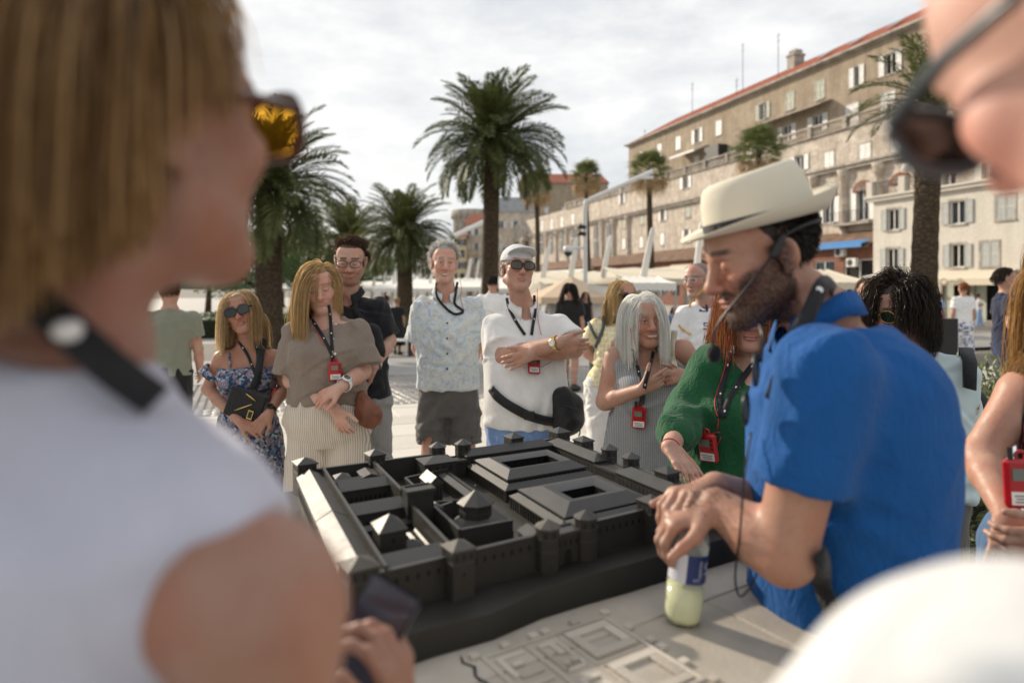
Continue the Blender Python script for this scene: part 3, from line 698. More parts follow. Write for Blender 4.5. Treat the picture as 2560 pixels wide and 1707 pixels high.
MB().add([(wl+.3,-.08,2.62),(wl+3.6,-.08,2.62),(wl+3.6,-1.6,2.36),(wl+.3,-1.6,2.36)], [(0,1,2,3)]).build('roller_awning', M_cream_l, wh)
# terrace lamp shade and plant
lx, lz = FW.at(*c6(1523, 955)); lm = FW.root('terrace_lamp', 'white shaded floor lamp on the pale house terrace', 'lamp')
MB().lathe([(.5,0),(.3,.62)], (lx, 1.2, TZ+1.95), 16).build('shade', M_cream_l, lm, True); MB().tube([(lx,1.2,TZ+.17),(lx,1.2,TZ+2.0)], .03, 6).build('stand', M_iron, lm)
# --- buildings further along
def block(label, pxl, pxr, ytop, Yd, mat, roofmat, cols, rows, name='far_house', dep=8, roofh=2.0, wmat=None):
    xa, xb = (pxl-1280)/FPX*Yd, (pxr-1280)/FPX*Yd; zt = CAMH-(ytop-HORIZ)/FPX*Yd
    r = empty(name, (xa, Yd, 0), label, 'building'); W = xb-xa; hs = []
    for i in range(cols):
        for j in range(rows):
            cx = W*(i+.5)/cols; cz = zt-(zt-3)*(j+.55)/rows; hs.append((cx-.5, cx+.5, cz-.8, cz+.8))
    link('wall', wall_mesh('wall', 0, W, GZF, zt, hs, 0, .3, dep), mat, r)
    for h in hs: window(r, (h[0]+h[1])/2, (h[2]+h[3])/2, 1.0, 1.6, 'open' if (h[0]*7+h[2]) % 2 > 1 else 'closed', wmat, 0)
    MB().add([(-.4,-.4,zt),(W+.4,-.4,zt),(W+.4,dep+.4,zt),(-.4,dep+.4,zt),(1,dep/2,zt+roofh),(W-1,dep/2,zt+roofh)], [(0,1,5,4),(1,2,5),(2,3,4,5),(3,0,4),(0,3,2,1)]).build('roof', roofmat, r)
    return r
M_yell = old_wall_mat('yellow_plaster', (.52,.44,.28), (.62,.54,.36), (.40,.33,.22))
M_slate = plain('grey_roof', (.22,.23,.235), .7, var=.2, nscale=1)
block('grey roofed cream townhouse at the far end of the palace wall', 1236, 1342, 530, 150, M_palace, M_slate, 3, 3, 'townhouse', 12, 4)
block('brown stone house rising behind the palace wall', 1300, 1520, 458, 175, M_plaster, M_tile, 5, 2, 'stone_house', 14, 3.5)
block('narrow yellow house with dark shutters beyond the palm', 1128, 1165, 590, 165, M_yell, M_tile, 2, 4, 'yellow_house', 10, 1.5, M_iron)
block('stone house beside the narrow yellow house', 1163, 1238, 560, 172, M_palace, M_tile, 4, 4, 'grey_stone_house', 10, 3)
twr = empty('round_tower', px(1183, 560, 210)*np.array([1,1,0]), 'round grey stone tower above the far roofs', 'tower'); R_ = 6.2; zt = px(0, 528, 210)[2]
MB().lathe([(R_,0),(R_,zt-2.4),(R_+.5,zt-1.6),(R_+.5,zt)], (0,0,0), 28).build('drum', M_trim, twr, True)
for k in range(20):
    a = 2*math.pi*k/20; MB().box(-.35, .35, -.3, .3, zt-2.5, zt-1.5).build('corbel', M_trim, twr, loc=((R_+.25)*math.cos(a), (R_+.25)*math.sin(a), 0)).rotation_euler = (0, 0, a)
hill = []
for i, xx in enumerate(np.linspace(-900, 700, 60)): hill.append((xx, 1200, 26+18*math.sin(xx*.006)+9*math.sin(xx*.021+1)+4*math.sin(xx*.07)))
V = np.array([(x, y, -2) for x, y, z in hill]+hill+[(x, y+300, z*.7) for x, y, z in hill]); n = len(hill); F = np.array([(b+i, b+i+1, b+n+i+1, b+n+i) for b in (0, n) for i in range(n-1)])
tag(link('hills', mesh('hills', V, F, True), plain('hill_green', (.10,.12,.09), .9, var=.3, nscale=.01)), 'low wooded hills far beyond the town', kind='structure')
# ================================================================ stone table and bronze model
ZT, ZS = .915, .968                                     # table top, top of the bronze slab
_c = [pz(898,1385,1.07), pz(1767,1195,1.07), pz(1398,1065,1.07), pz(762,1140,1.07)]   # corner towers: near-left, near-right, far-right, far-left
QA, QB, QC, QD = [c[:2] for c in _c]
def st(s, t): return (1-s)*(1-t)*QA + s*(1-t)*QB + s*t*QC + (1-s)*t*QD
E1 = (QB-QA)/np.linalg.norm(QB-QA); E2 = np.array([-E1[1], E1[0]])
def bronze(name, c0, c1, rough0, rough1, ribs=0):
    m = Mat(name); n1 = m.noise(26, 8, .65); n2 = m.noise(160, 4)
    geo = m.n('ShaderNodeNewGeometry'); edge = m.ramp(geo.outputs['Pointiness'], (.495, 0.0), (.56, 1.0))
    c = m.ramp(n1, (.3, c0), (.72, c1)); c = m.mix(m.math('MULTIPLY', edge, .5), c, (.07,.065,.055)); c = m.mix(m.ramp(m.noise(9, 6, .7), (.55, 0.0), (.78, .5)), c, (.016,.020,.020))
    m.set(c, m.ramp(n1, (.3, rough0), (.75, rough1)), .0, .38); m.bump(n2, .25, .0006); m.bump(n1, .35, .0012)
    if ribs: m.bump(m.wave(ribs, 0, 'DIAGONAL'), .5, .0008)
    return m.m
M_br = bronze('dark_patinated_bronze', (.002,.0023,.0024), (.006,.0066,.0066), .40, .56); M_br.node_tree.nodes['Principled BSDF'].inputs['Specular IOR Level'].default_value = .22
M_br_roof = bronze('sky_sheen_bronze_roof', (.007,.009,.012), (.020,.024,.032), .40, .55)  # bluish sky sheen put into the roof colour, lighter than the walls
M_br_tip = bronze('sunlit_bronze_cap', (.060,.052,.045), (.15,.12,.09), .3, .45, 260)  # golden sunlight painted into the colour of the nearest caps and the finial
model = empty('bronze_palace_model', (*st(.5, .5), ZT), 'dark bronze scale model of a walled palace with corner towers and courtyards', 'model')
MO = np.array([*st(.5, .5), ZT])
def mbuild(mb, name, mat, parent=model, smooth=False, bevel=0):
    mb.v = [tuple(np.array(v)-MO) for v in mb.v]; return mb.build(name, mat, parent, smooth, bevel=bevel)
def quad(s0, s1, t0, t1): return [st(s0,t0), st(s1,t0), st(s1,t1), st(s0,t1)]
def inset(Q, d):
    "shrink a quad by d metres"
    Q = [np.asarray(q, float) for q in Q]; out = []
    for i in range(4):
        a, b, c = Q[i-1], Q[i], Q[(i+1) % 4]; u = (a-b)/np.linalg.norm(a-b); v = (c-b)/np.linalg.norm(c-b); sn = abs(u[0]*v[1]-u[1]*v[0]); out.append(b+(u+v)*d/max(sn, .2))
    return out
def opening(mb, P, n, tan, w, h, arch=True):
    "shade of a small niche, painted as a near-black arched plate standing 0.4 mm proud with a rim"
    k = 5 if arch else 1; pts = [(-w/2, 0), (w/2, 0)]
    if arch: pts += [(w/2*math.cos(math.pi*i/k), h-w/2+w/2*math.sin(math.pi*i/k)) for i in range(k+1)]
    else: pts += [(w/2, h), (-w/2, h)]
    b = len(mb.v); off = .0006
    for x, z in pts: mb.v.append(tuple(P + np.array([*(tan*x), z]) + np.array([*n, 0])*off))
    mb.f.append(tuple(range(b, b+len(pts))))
M_recess_shade = plain('painted_recess_shade', (.006,.006,.006), .8)  # near-black colour stands in for the shade inside recesses
def arcade(Q, i, z, n, w, h, parent, arch=True, pad=.06):
    "row of openings on side i of quad Q (outward)"
    a = np.asarray(Q[i]); b = np.asarray(Q[(i+1) % 4]); t = (b-a); Ln = np.linalg.norm(t); t = t/Ln; nr = np.array([t[1], -t[0]]); mb = MB()
    for k in range(n):
        p = a+t*Ln*(pad+(1-2*pad)*(k+.5)/n); opening(mb, np.array([*p, z]), nr, t, w, h, arch)
    return tag(mbuild(mb, 'windows', M_recess_shade, parent), kind='stuff')
def house(Q, z0, z1, roof='hip', rh=.015, name='hall', eave=.003, mat=M_br, rmat=M_br_roof, parent=model, rim=True, axis=0):
    o = mbuild(MB().prism(Q, z0, z1), name, mat, parent, bevel=0)
    E = inset(Q, -eave); m = MB(); V = [(*q, z1-.0005) for q in E]+[(*q, z1+.0022) for q in E]
    if roof == 'flat':
        m.prism(E, z1-.0005, z1+.003); I = inset(Q, .003); mbuild(m, 'roof', rmat, o); r = MB()
        for i in range(4): r.prism([I[i]+(E[i]-I[i])*1, E[(i+1)%4], I[(i+1)%4], I[i]], z1+.0032, z1+.006)
        mbuild(r, 'parapet', mat, o); return o
    W = [np.linalg.norm(np.asarray(E[1])-E[0]), np.linalg.norm(np.asarray(E[2])-E[1])]
    c = sum(np.asarray(q) for q in E)/4
    if roof == 'pyr': ap = [c, c]
    else:
        if axis == 0: a, b = (np.asarray(E[0])+E[3])/2, (np.asarray(E[1])+E[2])/2; half = W[1]/2
        else: a, b = (np.asarray(E[0])+E[1])/2, (np.asarray(E[3])+E[2])/2; half = W[0]/2
        d = (b-a)/np.linalg.norm(b-a); k = half if roof == 'hip' else 0; k = min(k, np.linalg.norm(b-a)*.45); ap = [a+d*k, b-d*k]
    V += [(*ap[0], z1+rh), (*ap[1], z1+rh)]
    F = [(0,1,5,4),(1,2,6,5),(2,3,7,6),(3,0,4,7),(3,2,1,0)]
    F += [(4,5,9,8),(5,6,9),(6,7,8,9),(7,4,8)] if axis == 0 else [(4,5,8),(5,6,9,8),(6,7,9),(7,4,8,9)]
    m.add(V, F); mbuild(m, 'roof', rmat, o); return o
def wall(p0, p1, th, z0, z1, name='wall', mat=M_br, cap=True, parent=model):
    p0 = np.asarray(p0); p1 = np.asarray(p1); d = (p1-p0)/np.linalg.norm(p1-p0); n = np.array([-d[1], d[0]])*th/2
    o = mbuild(MB().prism([p0-n, p1-n, p1+n, p0+n], z0, z1), name, mat, parent)
    if cap: n2 = n*1.35; mbuild(MB().prism([p0-n2, p1-n2, p1+n2, p0+n2], z1, z1+.0028), 'coping', M_br_roof, o)
    return o
def tower(c, size, z0, ze, apex, oct_=False, tip=False, rot=None, bands=()):
    c = np.asarray(c); ang = math.atan2(E1[1], E1[0]); n = 8 if oct_ else 4; R = size/2/math.cos(math.pi/n)
    pol = lambda r: [c+r*np.array([math.cos(ang+math.pi/n+2*math.pi*k/n), math.sin(ang+math.pi/n+2*math.pi*k/n)]) for k in range(n)]
    o = mbuild(MB().prism(pol(R), z0, ze), 'tower', M_br)
    for b in bands: mbuild(MB().prism(pol(R*1.05), b-.0012, b+.0012), 'string_course', M_br_roof, o)
    P0, P1 = pol(R*1.1), pol(R*1.13); m = MB(); V = [(*p, ze-.001) for p in P0]+[(*p, ze+.0025) for p in P1]+[(*c, apex)]
    m.add(V, [tuple(range(n))[::-1]]+[(i,(i+1)%n,n+(i+1)%n,n+i) for i in range(n)]+[(n+i,n+(i+1)%n,2*n) for i in range(n)]); mbuild(m, 'roof', M_br_tip if tip else M_br_roof, o)
    w = MB(); P = pol(R)
    for i in range(n):
        a, b = P[i], P[(i+1)%n]; t = (b-a); Ln = np.linalg.norm(t); t = t/Ln; nr = np.array([t[1], -t[0]])
        for k in range(1 if oct_ else 3): opening(w, np.array([*(a+t*Ln*((k+.5)/(1 if oct_ else 3))), ze-.0155]), nr, t, .0045, .009)
        if not oct_: opening(w, np.array([*(a+t*Ln*.5), ze-.045]), nr, t, .004, .008)
    tag(mbuild(w, 'windows', M_recess_shade, o), kind='stuff'); return o
# slab with a gently broken front edge
fr_ = [(-.09,-.14,ZS-.004),(.0,-.135,ZS-.004),(.12,-.13,ZS-.007),(.25,-.14,ZS-.010),(.38,-.118,ZS-.004),(.5,-.12,ZS+.0),(.62,-.128,ZS),(.75,-.13,ZS),(.9,-.14,ZS),(1.05,-.145,ZS)]
top = [np.array([*st(s, t), z]) for s, t, z in fr_]; back = [np.array([*st(s, -.03), ZS+.001]) for s, t, z in fr_]
m = MB(); n = len(fr_)
V = [(*p[:2]+np.array([.004, -.006]), ZT+.001) for p in top]+[tuple(p) for p in top]+[tuple(p) for p in back]
m.add(V, [(i, i+1, n+i+1, n+i) for i in range(n-1)]+[(n+i, n+i+1, 2*n+i+1, 2*n+i) for i in range(n-1)])
Bk = [st(1.05,-.03), st(1.05,1.06), st(-.06,1.06), st(-.09,-.03)]
m.prism(Bk, ZT+.001, ZS+.0008)
m.add([(*st(1.05,-.03), ZT+.001), (*st(1.05,-.145), ZT+.001), (*st(1.05,-.145), ZS), (*st(1.05,-.03), ZS)], [(3,2,1,0)])
m.add([(*st(-.09,-.03), ZT+.001), (*st(-.09,-.14), ZT+.001), (*st(-.09,-.14), ZS-.004), (*st(-.09,-.03), ZS)], [(0,1,2,3)])
mbuild(m, 'base_slab', M_br)
# perimeter: towers
ZE = 1.052
for i, (s, t) in enumerate(((0,0),(.212,-.03),(.776,-.02),(1,0),(1,1),(.79,1),(.238,1),(0,1),(1,.787),(.995,.205))):
    tower(st(s, t), .050 if i in (0,3,4,7) else .044, ZS-.003, ZE, 1.068, tip=i in (0, 1), bands=(ZE-.022,))
for s, t in ((.444,-.03),(.559,-.025),(1.01,.602),(1.005,.44),(.573,.995),(.472,1.0)):
    tower(st(s, t), .044, ZS-.003, ZE-.001, 1.068, True, tip=(t < 0 and s < .5), bands=(ZE-.02, ZE-.043))
W = .008
# front wall
for a, b in ((.03,.19),(.235,.42),(.585,.755),(.80,.975)):
    w = wall(st(a,-.012), st(b,-.012), W, ZS-.002, 1.034, 'curtain_wall')
    Q = [st(a,-.012)-E2*W/2, st(b,-.012)-E2*W/2, st(b,-.012)+E2*W/2, st(a,-.012)+E2*W/2]; arcade(Q, 0, 1.010, max(4, int((b-a)*42)), .006, .011, w)
for a, b, c, d in ((1.0,.03,1.0,.18),(1.0,.23,1.0,.41),(1.0,.63,1.0,.76),(1.0,.81,1.0,.97),(.97,1.0,.82,1.0),(.765,1.0,.6,1.0),(.45,1.0,.26,1.0),(.215,1.0,.03,1.0)): wall(st(a,b), st(c,d), W, ZS-.002, 1.03, 'curtain_wall')
# gate house on the front between the octagonal towers
g = house(quad(.465,.54,-.03,.03), ZS-.002, 1.026, 'flat', name='gatehouse'); arcade(quad(.465,.54,-.03,.03), 0, ZS, 1, .018, .03, g); arcade(quad(.465,.54,-.03,.03), 0, 1.006, 4, .005, .010, g)
house(quad(.40,.452,-.01,.055), ZS, 1.030, 'gable', .012, 'gate_lodge', axis=1)
# galleries: front-left flat roof, front-right, right side, far side, sea side
def gallery(Q, z0, z1, rh, axis, name='gallery', side=None, n=14):
    o = house(Q, z0, z1, 'hip', rh, name, .004, axis=axis)
    if side is not None: arcade(Q, side, z0+(z1-z0)*.28, n, .0095, (z1-z0)*.55, o, pad=.03)
    return o
Qf = quad(.04,.2,.0,.065); o = mbuild(MB().prism(Qf, ZS, 1.028), 'gallery', M_br); mbuild(MB().add([(*Qf[0],1.028),(*Qf[1],1.028),(*Qf[2],1.042),(*Qf[3],1.042),(*Qf[2],1.0285),(*Qf[3],1.0285)], [(0,1,2,3),(3,2,4,5),(0,3,5),(1,4,2)]), 'roof', M_br_roof, o)
gallery(quad(.555,.99,-.005,.078), ZS, 1.020, .016, 0, side=2, n=22)
gallery(quad(.925,1.0,.08,.42), ZS, 1.024, .018, 1, side=3, n=13)
gallery(quad(.935,1.0,.585,.985), ZS, 1.024, .018, 1, side=3, n=14)
gh = house(quad(.93,1.0,.425,.58), ZS, 1.014, 'flat', name='gatehouse'); arcade(quad(.93,1.0,.425,.58), 3, 1.0, 6, .006, .009, gh)
gallery(quad(.565,.935,.925,1.0), ZS, 1.024, .018, 0, side=0, n=22)
gh = house(quad(.495,.56,.92,1.0), ZS, 1.012, 'flat', name='gatehouse')
o = house(quad(.385,.50,.865,.975), ZS, 1.028, 'hip', .014, 'gate_hall'); arcade(quad(.385,.50,.865,.975), 0, 1.006, 4, .011, .014, o)
for t0, t1 in ((.05,.435),(.45,.93)):
    o = house(quad(-.03,.045,t0,t1), ZS-.002, 1.026, 'gable', .020, 'sea_gallery', axis=1); arcade(quad(-.03,.045,t0,t1), 3, .985, 22, .007, .026, o, pad=.02)
wall(st(.052,-.02), st(.052,.95), .005, ZS, 1.044, 'spine_wall'); wall(st(.212,.03), st(.212,.405), .006, ZS, 1.040, 'spine_wall'); wall(st(.226,.56), st(.226,.965), .006, ZS, 1.038, 'spine_wall')
# residential blocks with courtyards
def court_block(Q, C, z0, ze, zr, zc, side_n):
    r = empty('residential_block', (0,0,0)); r.parent = model
    b = MB()
    for i in range(4): j = (i+1) % 4; b.add([(*Q[i],z0),(*Q[j],z0),(*Q[j],ze),(*Q[i],ze)], [(0,1,2,3)]); b.add([(*C[i],z0),(*C[j],z0),(*C[j],zc),(*C[i],zc)], [(3,2,1,0)])
    wl_ = mbuild(b, 'walls', M_br, r)
    E = inset(Q, -.005); Rg = [E[i]*.42+np.asarray(C[i])*.58 for i in range(4)]; rr = MB()
    for i in range(4):
        j = (i+1) % 4; rr.add([(*E[i],ze),(*E[j],ze),(*Rg[j],zr),(*Rg[i],zr)], [(0,1,2,3)]); rr.add([(*Rg[i],zr),(*Rg[j],zr),(*C[j],zc),(*C[i],zc)], [(0,1,2,3)]); rr.add([(*E[i],ze-.004),(*E[j],ze-.004),(*E[j],ze),(*E[i],ze)], [(0,1,2,3)])
    mbuild(rr, 'roof', M_br_roof, r)
    for i, k in enumerate(side_n): arcade(Q, i, z0+(ze-z0)*.66, k, .006, .010, r, False)
    Ci = [C[1], C[0], C[3], C[2]]
    for i in range(4): arcade(Ci, i, zc-.016, 7, .006, .009, r)
    return r
court_block(quad(.575,.865,.125,.445), quad(.648,.768,.215,.300), ZS, 1.018, 1.036, 1.030, (12, 8, 12, 10))
court_block(quad(.585,.885,.57,.885), quad(.631,.822,.65,.752), ZS, 1.020, 1.036, 1.030, (14, 8, 14, 10))
# lower porticoes around the blocks
def portico(Q, z1, z2, sides):
    o = empty('portico', (0,0,0)); o.parent = model; I = inset(Q, .018); rr = MB(); c = MB()
    for i in range(4):
        j = (i+1) % 4; rr.add([(*Q[i],z1),(*Q[j],z1),(*I[j],z2),(*I[i],z2),(*Q[i],z1-.003),(*Q[j],z1-.003)], [(0,1,2,3),(4,5,1,0)])
        if i in sides:
            a, b = np.asarray(Q[i]), np.asarray(Q[j]); Ln = np.linalg.norm(b-a); k = int(Ln/.0135); ins = (np.mean(Q, 0)-(a+b)/2); ins = ins/np.linalg.norm(ins)*.004
            for x in range(k+1): p = a+(b-a)*(x/k)*.98+(b-a)*.01+ins; c.lathe([(.0026,0),(.0022,z1-ZS-.004),(.0034,z1-ZS-.001)], (p[0],p[1],ZS), 6)
    mbuild(rr, 'roof', M_br_roof, o); tag(mbuild(c, 'columns', M_br, o), kind='stuff'); mbuild(MB().prism(inset(Q, .0165), ZS, z2-.003), 'inner_wall', M_br, o)
portico(quad(.548,.885,.10,.475), 1.000, 1.010, (0, 2, 3)); portico(quad(.558,.91,.53,.915), 1.000, 1.011, (0, 3))
house(quad(.865,.905,.485,.53), ZS, .992, 'pyr', .006, 'pavilion')
# mausoleum: octagonal core with peristyle roof
mc = st(.366, .285)
def octp(c, r): a0 = math.atan2(E1[1], E1[0])+math.pi/8; return [np.asarray(c)+r*np.array([math.cos(a0+k*math.pi/4), math.sin(a0+k*math.pi/4)]) for k in range(8)]
mau = empty('mausoleum', (0,0,0)); mau.parent = model
mbuild(MB().prism(octp(mc,.036), ZS, 1.045), 'drum', M_br, mau); mbuild(MB().prism(octp(mc,.037), 1.028, 1.0305), 'string_course', M_br_roof, mau)
m = MB(); P = octp(mc, .041); m.add([(*p,1.044) for p in P]+[(*p,1.048) for p in octp(mc,.042)]+[(*mc,1.076)], [tuple(range(8))[::-1]]+[(i,(i+1)%8,8+(i+1)%8,8+i) for i in range(8)]+[(8+i,8+(i+1)%8,16) for i in range(8)]); mbuild(m, 'dome_roof', M_br_roof, mau)
mbuild(MB().lathe([(.002,1.073),(.001,1.079),(.003,1.082),(.001,1.085)], (*mc,0), 8), 'finial', M_br_tip, mau, True)
m = MB(); m.add([(*p,1.004) for p in octp(mc,.055)]+[(*p,1.001) for p in octp(mc,.055)]+[(*p,1.017) for p in octp(mc,.036)], [(i,(i+1)%8,16+(i+1)%8,16+i) for i in range(8)]+[(8+i,8+(i+1)%8,(i+1)%8,i) for i in range(8)]); mbuild(m, 'peristyle_roof', M_br_roof, mau)
m = MB(); P = octp(mc, .052)
for i in range(8):
    for k in range(3): p = P[i]+(P[(i+1)%8]-P[i])*k/3; m.lathe([(.0026,0),(.0021,.032),(.0034,.0345)], (p[0],p[1],ZS), 6)
tag(mbuild(m, 'columns', M_br, mau), kind='stuff')
for a, b, c, d, z in ((.28,.165,.28,.40,1.026),(.28,.165,.425,.155,1.026),(.425,.155,.425,.40,1.0),(.28,.40,.345,.43,1.02)): wall(st(a,b), st(c,d), .006, ZS, z, 'court_wall')
# temple and its court
o = house(quad(.318,.362,.58,.68), ZS, 1.034, 'gable', .020, 'temple', axis=1); arcade(quad(.318,.362,.58,.68), 0, .985, 4, .004, .040, o, False)
for a, b, c, d in ((.303,.50,.303,.82),(.303,.82,.465,.86),(.303,.50,.40,.47)): wall(st(a,b), st(c,d), .005, ZS, 1.010, 'court_wall')
portico(quad(.425,.475,.47,.85), 1.002, 1.008, (3,))
for s, t, r in ((.345,.50,.014),(.40,.535,.018)):
    mbuild(MB().lathe([(r,0),(r,.016),(r*1.25,.017),(r*1.2,.019),(.001,.027)], (*st(s,t), ZS), 16), 'round_temple', M_br_roof, model, False)
# vestibule tower and palace halls
o = house(quad(.20,.276,.385,.448), ZS, 1.066, 'flat', name='vestibule'); arcade(quad(.20,.276,.385,.448), 1, 1.03, 2, .006, .012, o)
house(quad(.278,.30,.38,.45), ZS, 1.02, 'gable', .010, 'porch', axis=1)
o = house(quad(.072,.222,.70,.80), ZS, 1.024, 'gable', .016, 'hall'); arcade(quad(.072,.222,.70,.80), 0, .990, 9, .008, .018, o)
o = house(quad(.062,.20,.43,.535), ZS, 1.028, 'gable', .016, 'hall'); arcade(quad(.062,.20,.43,.535), 0, .996, 6, .010, .016, o)
house(quad(.075,.21,.375,.415), ZS, 1.004, 'gable', .008, 'low_hall'); house(quad(.075,.222,.83,.88), ZS, 1.016, 'gable', .010, 'low_hall'); house(quad(.165,.215,.84,.93), ZS, 1.022, 'gable', .010, 'hall', axis=1)
house(quad(.085,.13,.88,.93), ZS, 1.02, 'pyr', .012, 'pavilion')
o = house(quad(.078,.142,.165,.255), ZS, 1.050, 'pyr', .026, 'dining_hall'); arcade(quad(.078,.142,.165,.255), 0, 1.03, 1, .006, .009, o); arcade(quad(.078,.142,.165,.255), 3, .985, 1, .008, .030, o)
house(quad(.088,.125,.125,.163), ZS, .996, 'gable', .010, 'porch', axis=1); house(quad(.144,.18,.175,.215), ZS, 1.01, 'pyr', .012, 'annex')
portico(quad(.178,.206,.06,.33), 1.0, 1.012, (3,))
# ---------------------------------------------------------------- stone table
M_table = stone_mat('table_limestone', (.34,.305,.255), (.58,.54,.475), 9, .45, .6)
tab = empty('stone_table', (*st(.5, -.1), 0), 'pale limestone table with the palace plan carved into its top', 'table'); TO = np.array([*st(.5, -.1), 0])
def tb(mb, name, mat=M_table, parent=tab, bevel=0, smooth=False):
    mb.v = [tuple(np.array(v)-TO) for v in mb.v]; return mb.build(name, mat, parent, smooth, bevel=bevel)
def dq(a, b): "metres along / across the table front, from the near-left tower"; return QA+E1*a+E2*b
LEN = np.linalg.norm(QB-QA)
# top slabs with open joints: a strip under the bronze, then the carved slabs
def slab(a0, a1, b0, b1, z=ZT, name='top_slab', th=.09): return tb(MB().prism([dq(a0,b0), dq(a1,b0), dq(a1,b1), dq(a0,b1)], z-th, z), name, bevel=.003)
slab(-.12, .95, -.198, .85); slab(-.12, .02, -.80, -.200); slab(.0225, .62, -.80, -.2003); slab(.6225, .95, -.52, -.2003); slab(.6225, .95, -.80, -.5225)
tb(MB().prism([dq(-.05,-.72), dq(.90,-.72), dq(.90,.78), dq(-.05,.78)], .08, ZT-.09), 'pedestal'); tb(MB().prism([dq(-.14,-.82), dq(.97,-.82), dq(.97,.87), dq(-.14,.87)], 0.002, .08), 'plinth')
# carved plan: raised outlines on a sunk field
_tl = pz(1202, 1646, ZT)[:2]-QA; CP = dict(a0=float(_tl@E1), b0=float(_tl@E2), s=.262)
def cq(u, v): return dq(CP['a0']+u*CP['s'], CP['b0']-v*CP['s'])
def relief(u0, u1, v0, v1, h=.005, name='carved_block'): h = h*.75; return tb(MB().prism([cq(u0,v1), cq(u1,v1), cq(u1,v0), cq(u0,v0)], ZT-.002, ZT+h), name, bevel=.0010)
def frame(u0, u1, v0, v1, w, h=.006):
    for r in ((u0,u1,v0,v0+w),(u0,u1,v1-w,v1),(u0,u0+w,v0+w,v1-w),(u1-w,u1,v0+w,v1-w)): relief(*r, h, 'carved_wall')
frame(.0, 1.0, .0, .92, .022, .005); frame(.60, .95, .06, .40, .07, .008); frame(.60, .95, .50, .88, .07, .008); frame(.565, .985, .03, .45, .012, .004); frame(.565, .985, .47, .90, .012, .004)
for r in ((.06,.26,.07,.10),(.06,.10,.10,.30),(.12,.20,.16,.20),(.10,.26,.30,.33),(.30,.32,.03,.88),(.36,.38,.08,.42),(.38,.50,.08,.11),(.44,.49,.11,.24),(.50,.52,.08,.42),(.36,.52,.40,.425),(.06,.26,.40,.43),(.06,.26,.52,.55),(.36,.52,.52,.56),(.36,.39,.56,.80),(.49,.52,.56,.80)): relief(*r)
for u, v, r in ((.41,.34,.03),(.475,.33,.03),(.44,.66,.05)):
    p = cq(u, v); tb(MB().lathe([(r*CP['s']*1.05,-.002),(r*CP['s'],.006),(.001,.007)], (*p, ZT), 16), 'carved_round', smooth=False)
for i, (u, v) in enumerate([(-.03,-.03),(.2,-.035),(.42,-.035),(.52,-.035),(.76,-.035),(1.03,-.03),(1.03,.22),(1.04,.42),(1.04,.52),(1.03,.72),(1.03,.95)]):
    s_ = .03; relief(u-s_, u+s_, v-s_, v+s_, .009, 'carved_tower')
# a crack across the slab
pc = [(.115,-.205),(.108,-.225),(.118,-.245),(.106,-.27),(.112,-.30),(.10,-.335),(.108,-.37),(.09,-.42)]
_ck = pz(1152, 1640, ZT)[:2]-QA; pc = [dq(float(_ck@E1)+a-.115, float(_ck@E2)+b+.205) for a, b in pc]; wd = [.002,.0045,.006,.005,.006,.0045,.005,.003]; V = []
for p, w in zip(pc, wd): V += [(*(p-E1*w/2), ZT+.0012), (*(p+E1*w/2), ZT+.0012)]
tb(MB().add(V, [(2*i, 2*i+2, 2*i+3, 2*i+1) for i in range(len(pc)-1)]), 'crack', M_recess_shade)
# ================================================================ palms, hedges, promenade furniture
def leaf_mat(name, c0, c1, trans=.35):
    m = Mat(name); oi = m.n('ShaderNodeObjectInfo'); c = m.mix(.5, m.ramp(m.noise(5, 4), (.3, c0), (.7, c1)), m.mix(oi.outputs['Random'], c0, c1))
    m.set(c, .5, 0, .35); tr = m.n('ShaderNodeBsdfTranslucent'); m.l(c, tr.inputs[0]); mx = m.n('ShaderNodeMixShader'); mx.inputs[0].default_value = trans
    m.l(m.b.outputs[0], mx.inputs[1]); m.l(tr.outputs[0], mx.inputs[2]); m.l(mx.outputs[0], m.out.inputs[0]); return m.m
M_frond = leaf_mat('palm_frond_green', (.050,.070,.022), (.15,.165,.058)); M_frond_y = leaf_mat('palm_heart_fronds', (.10,.11,.035), (.20,.17,.06)); M_fan = leaf_mat('fan_palm_green', (.09,.12,.04), (.22,.24,.09)); M_dead = leaf_mat('dry_fan_leaves', (.28,.19,.10), (.45,.32,.17), .35)
def trunk_mat():
    m = Mat('palm_trunk_bark'); v = m.stretch(1, 1, 1.7); e = m.vor(6.5, 'DISTANCE_TO_EDGE', v); c = m.mix(.5, m.ramp(m.noise(9, 7, .7), (.3, (.035,.026,.018)), (.7, (.13,.095,.06))), m.ramp(e, (.0, (.02,.015,.01)), (.25, (.12,.09,.06))))
    m.set(c, .9, 0, .15); m.bump(e, .9, .06); m.bump(m.noise(20, 6, .7), .5, .03); return m.m
M_trunk = trunk_mat()
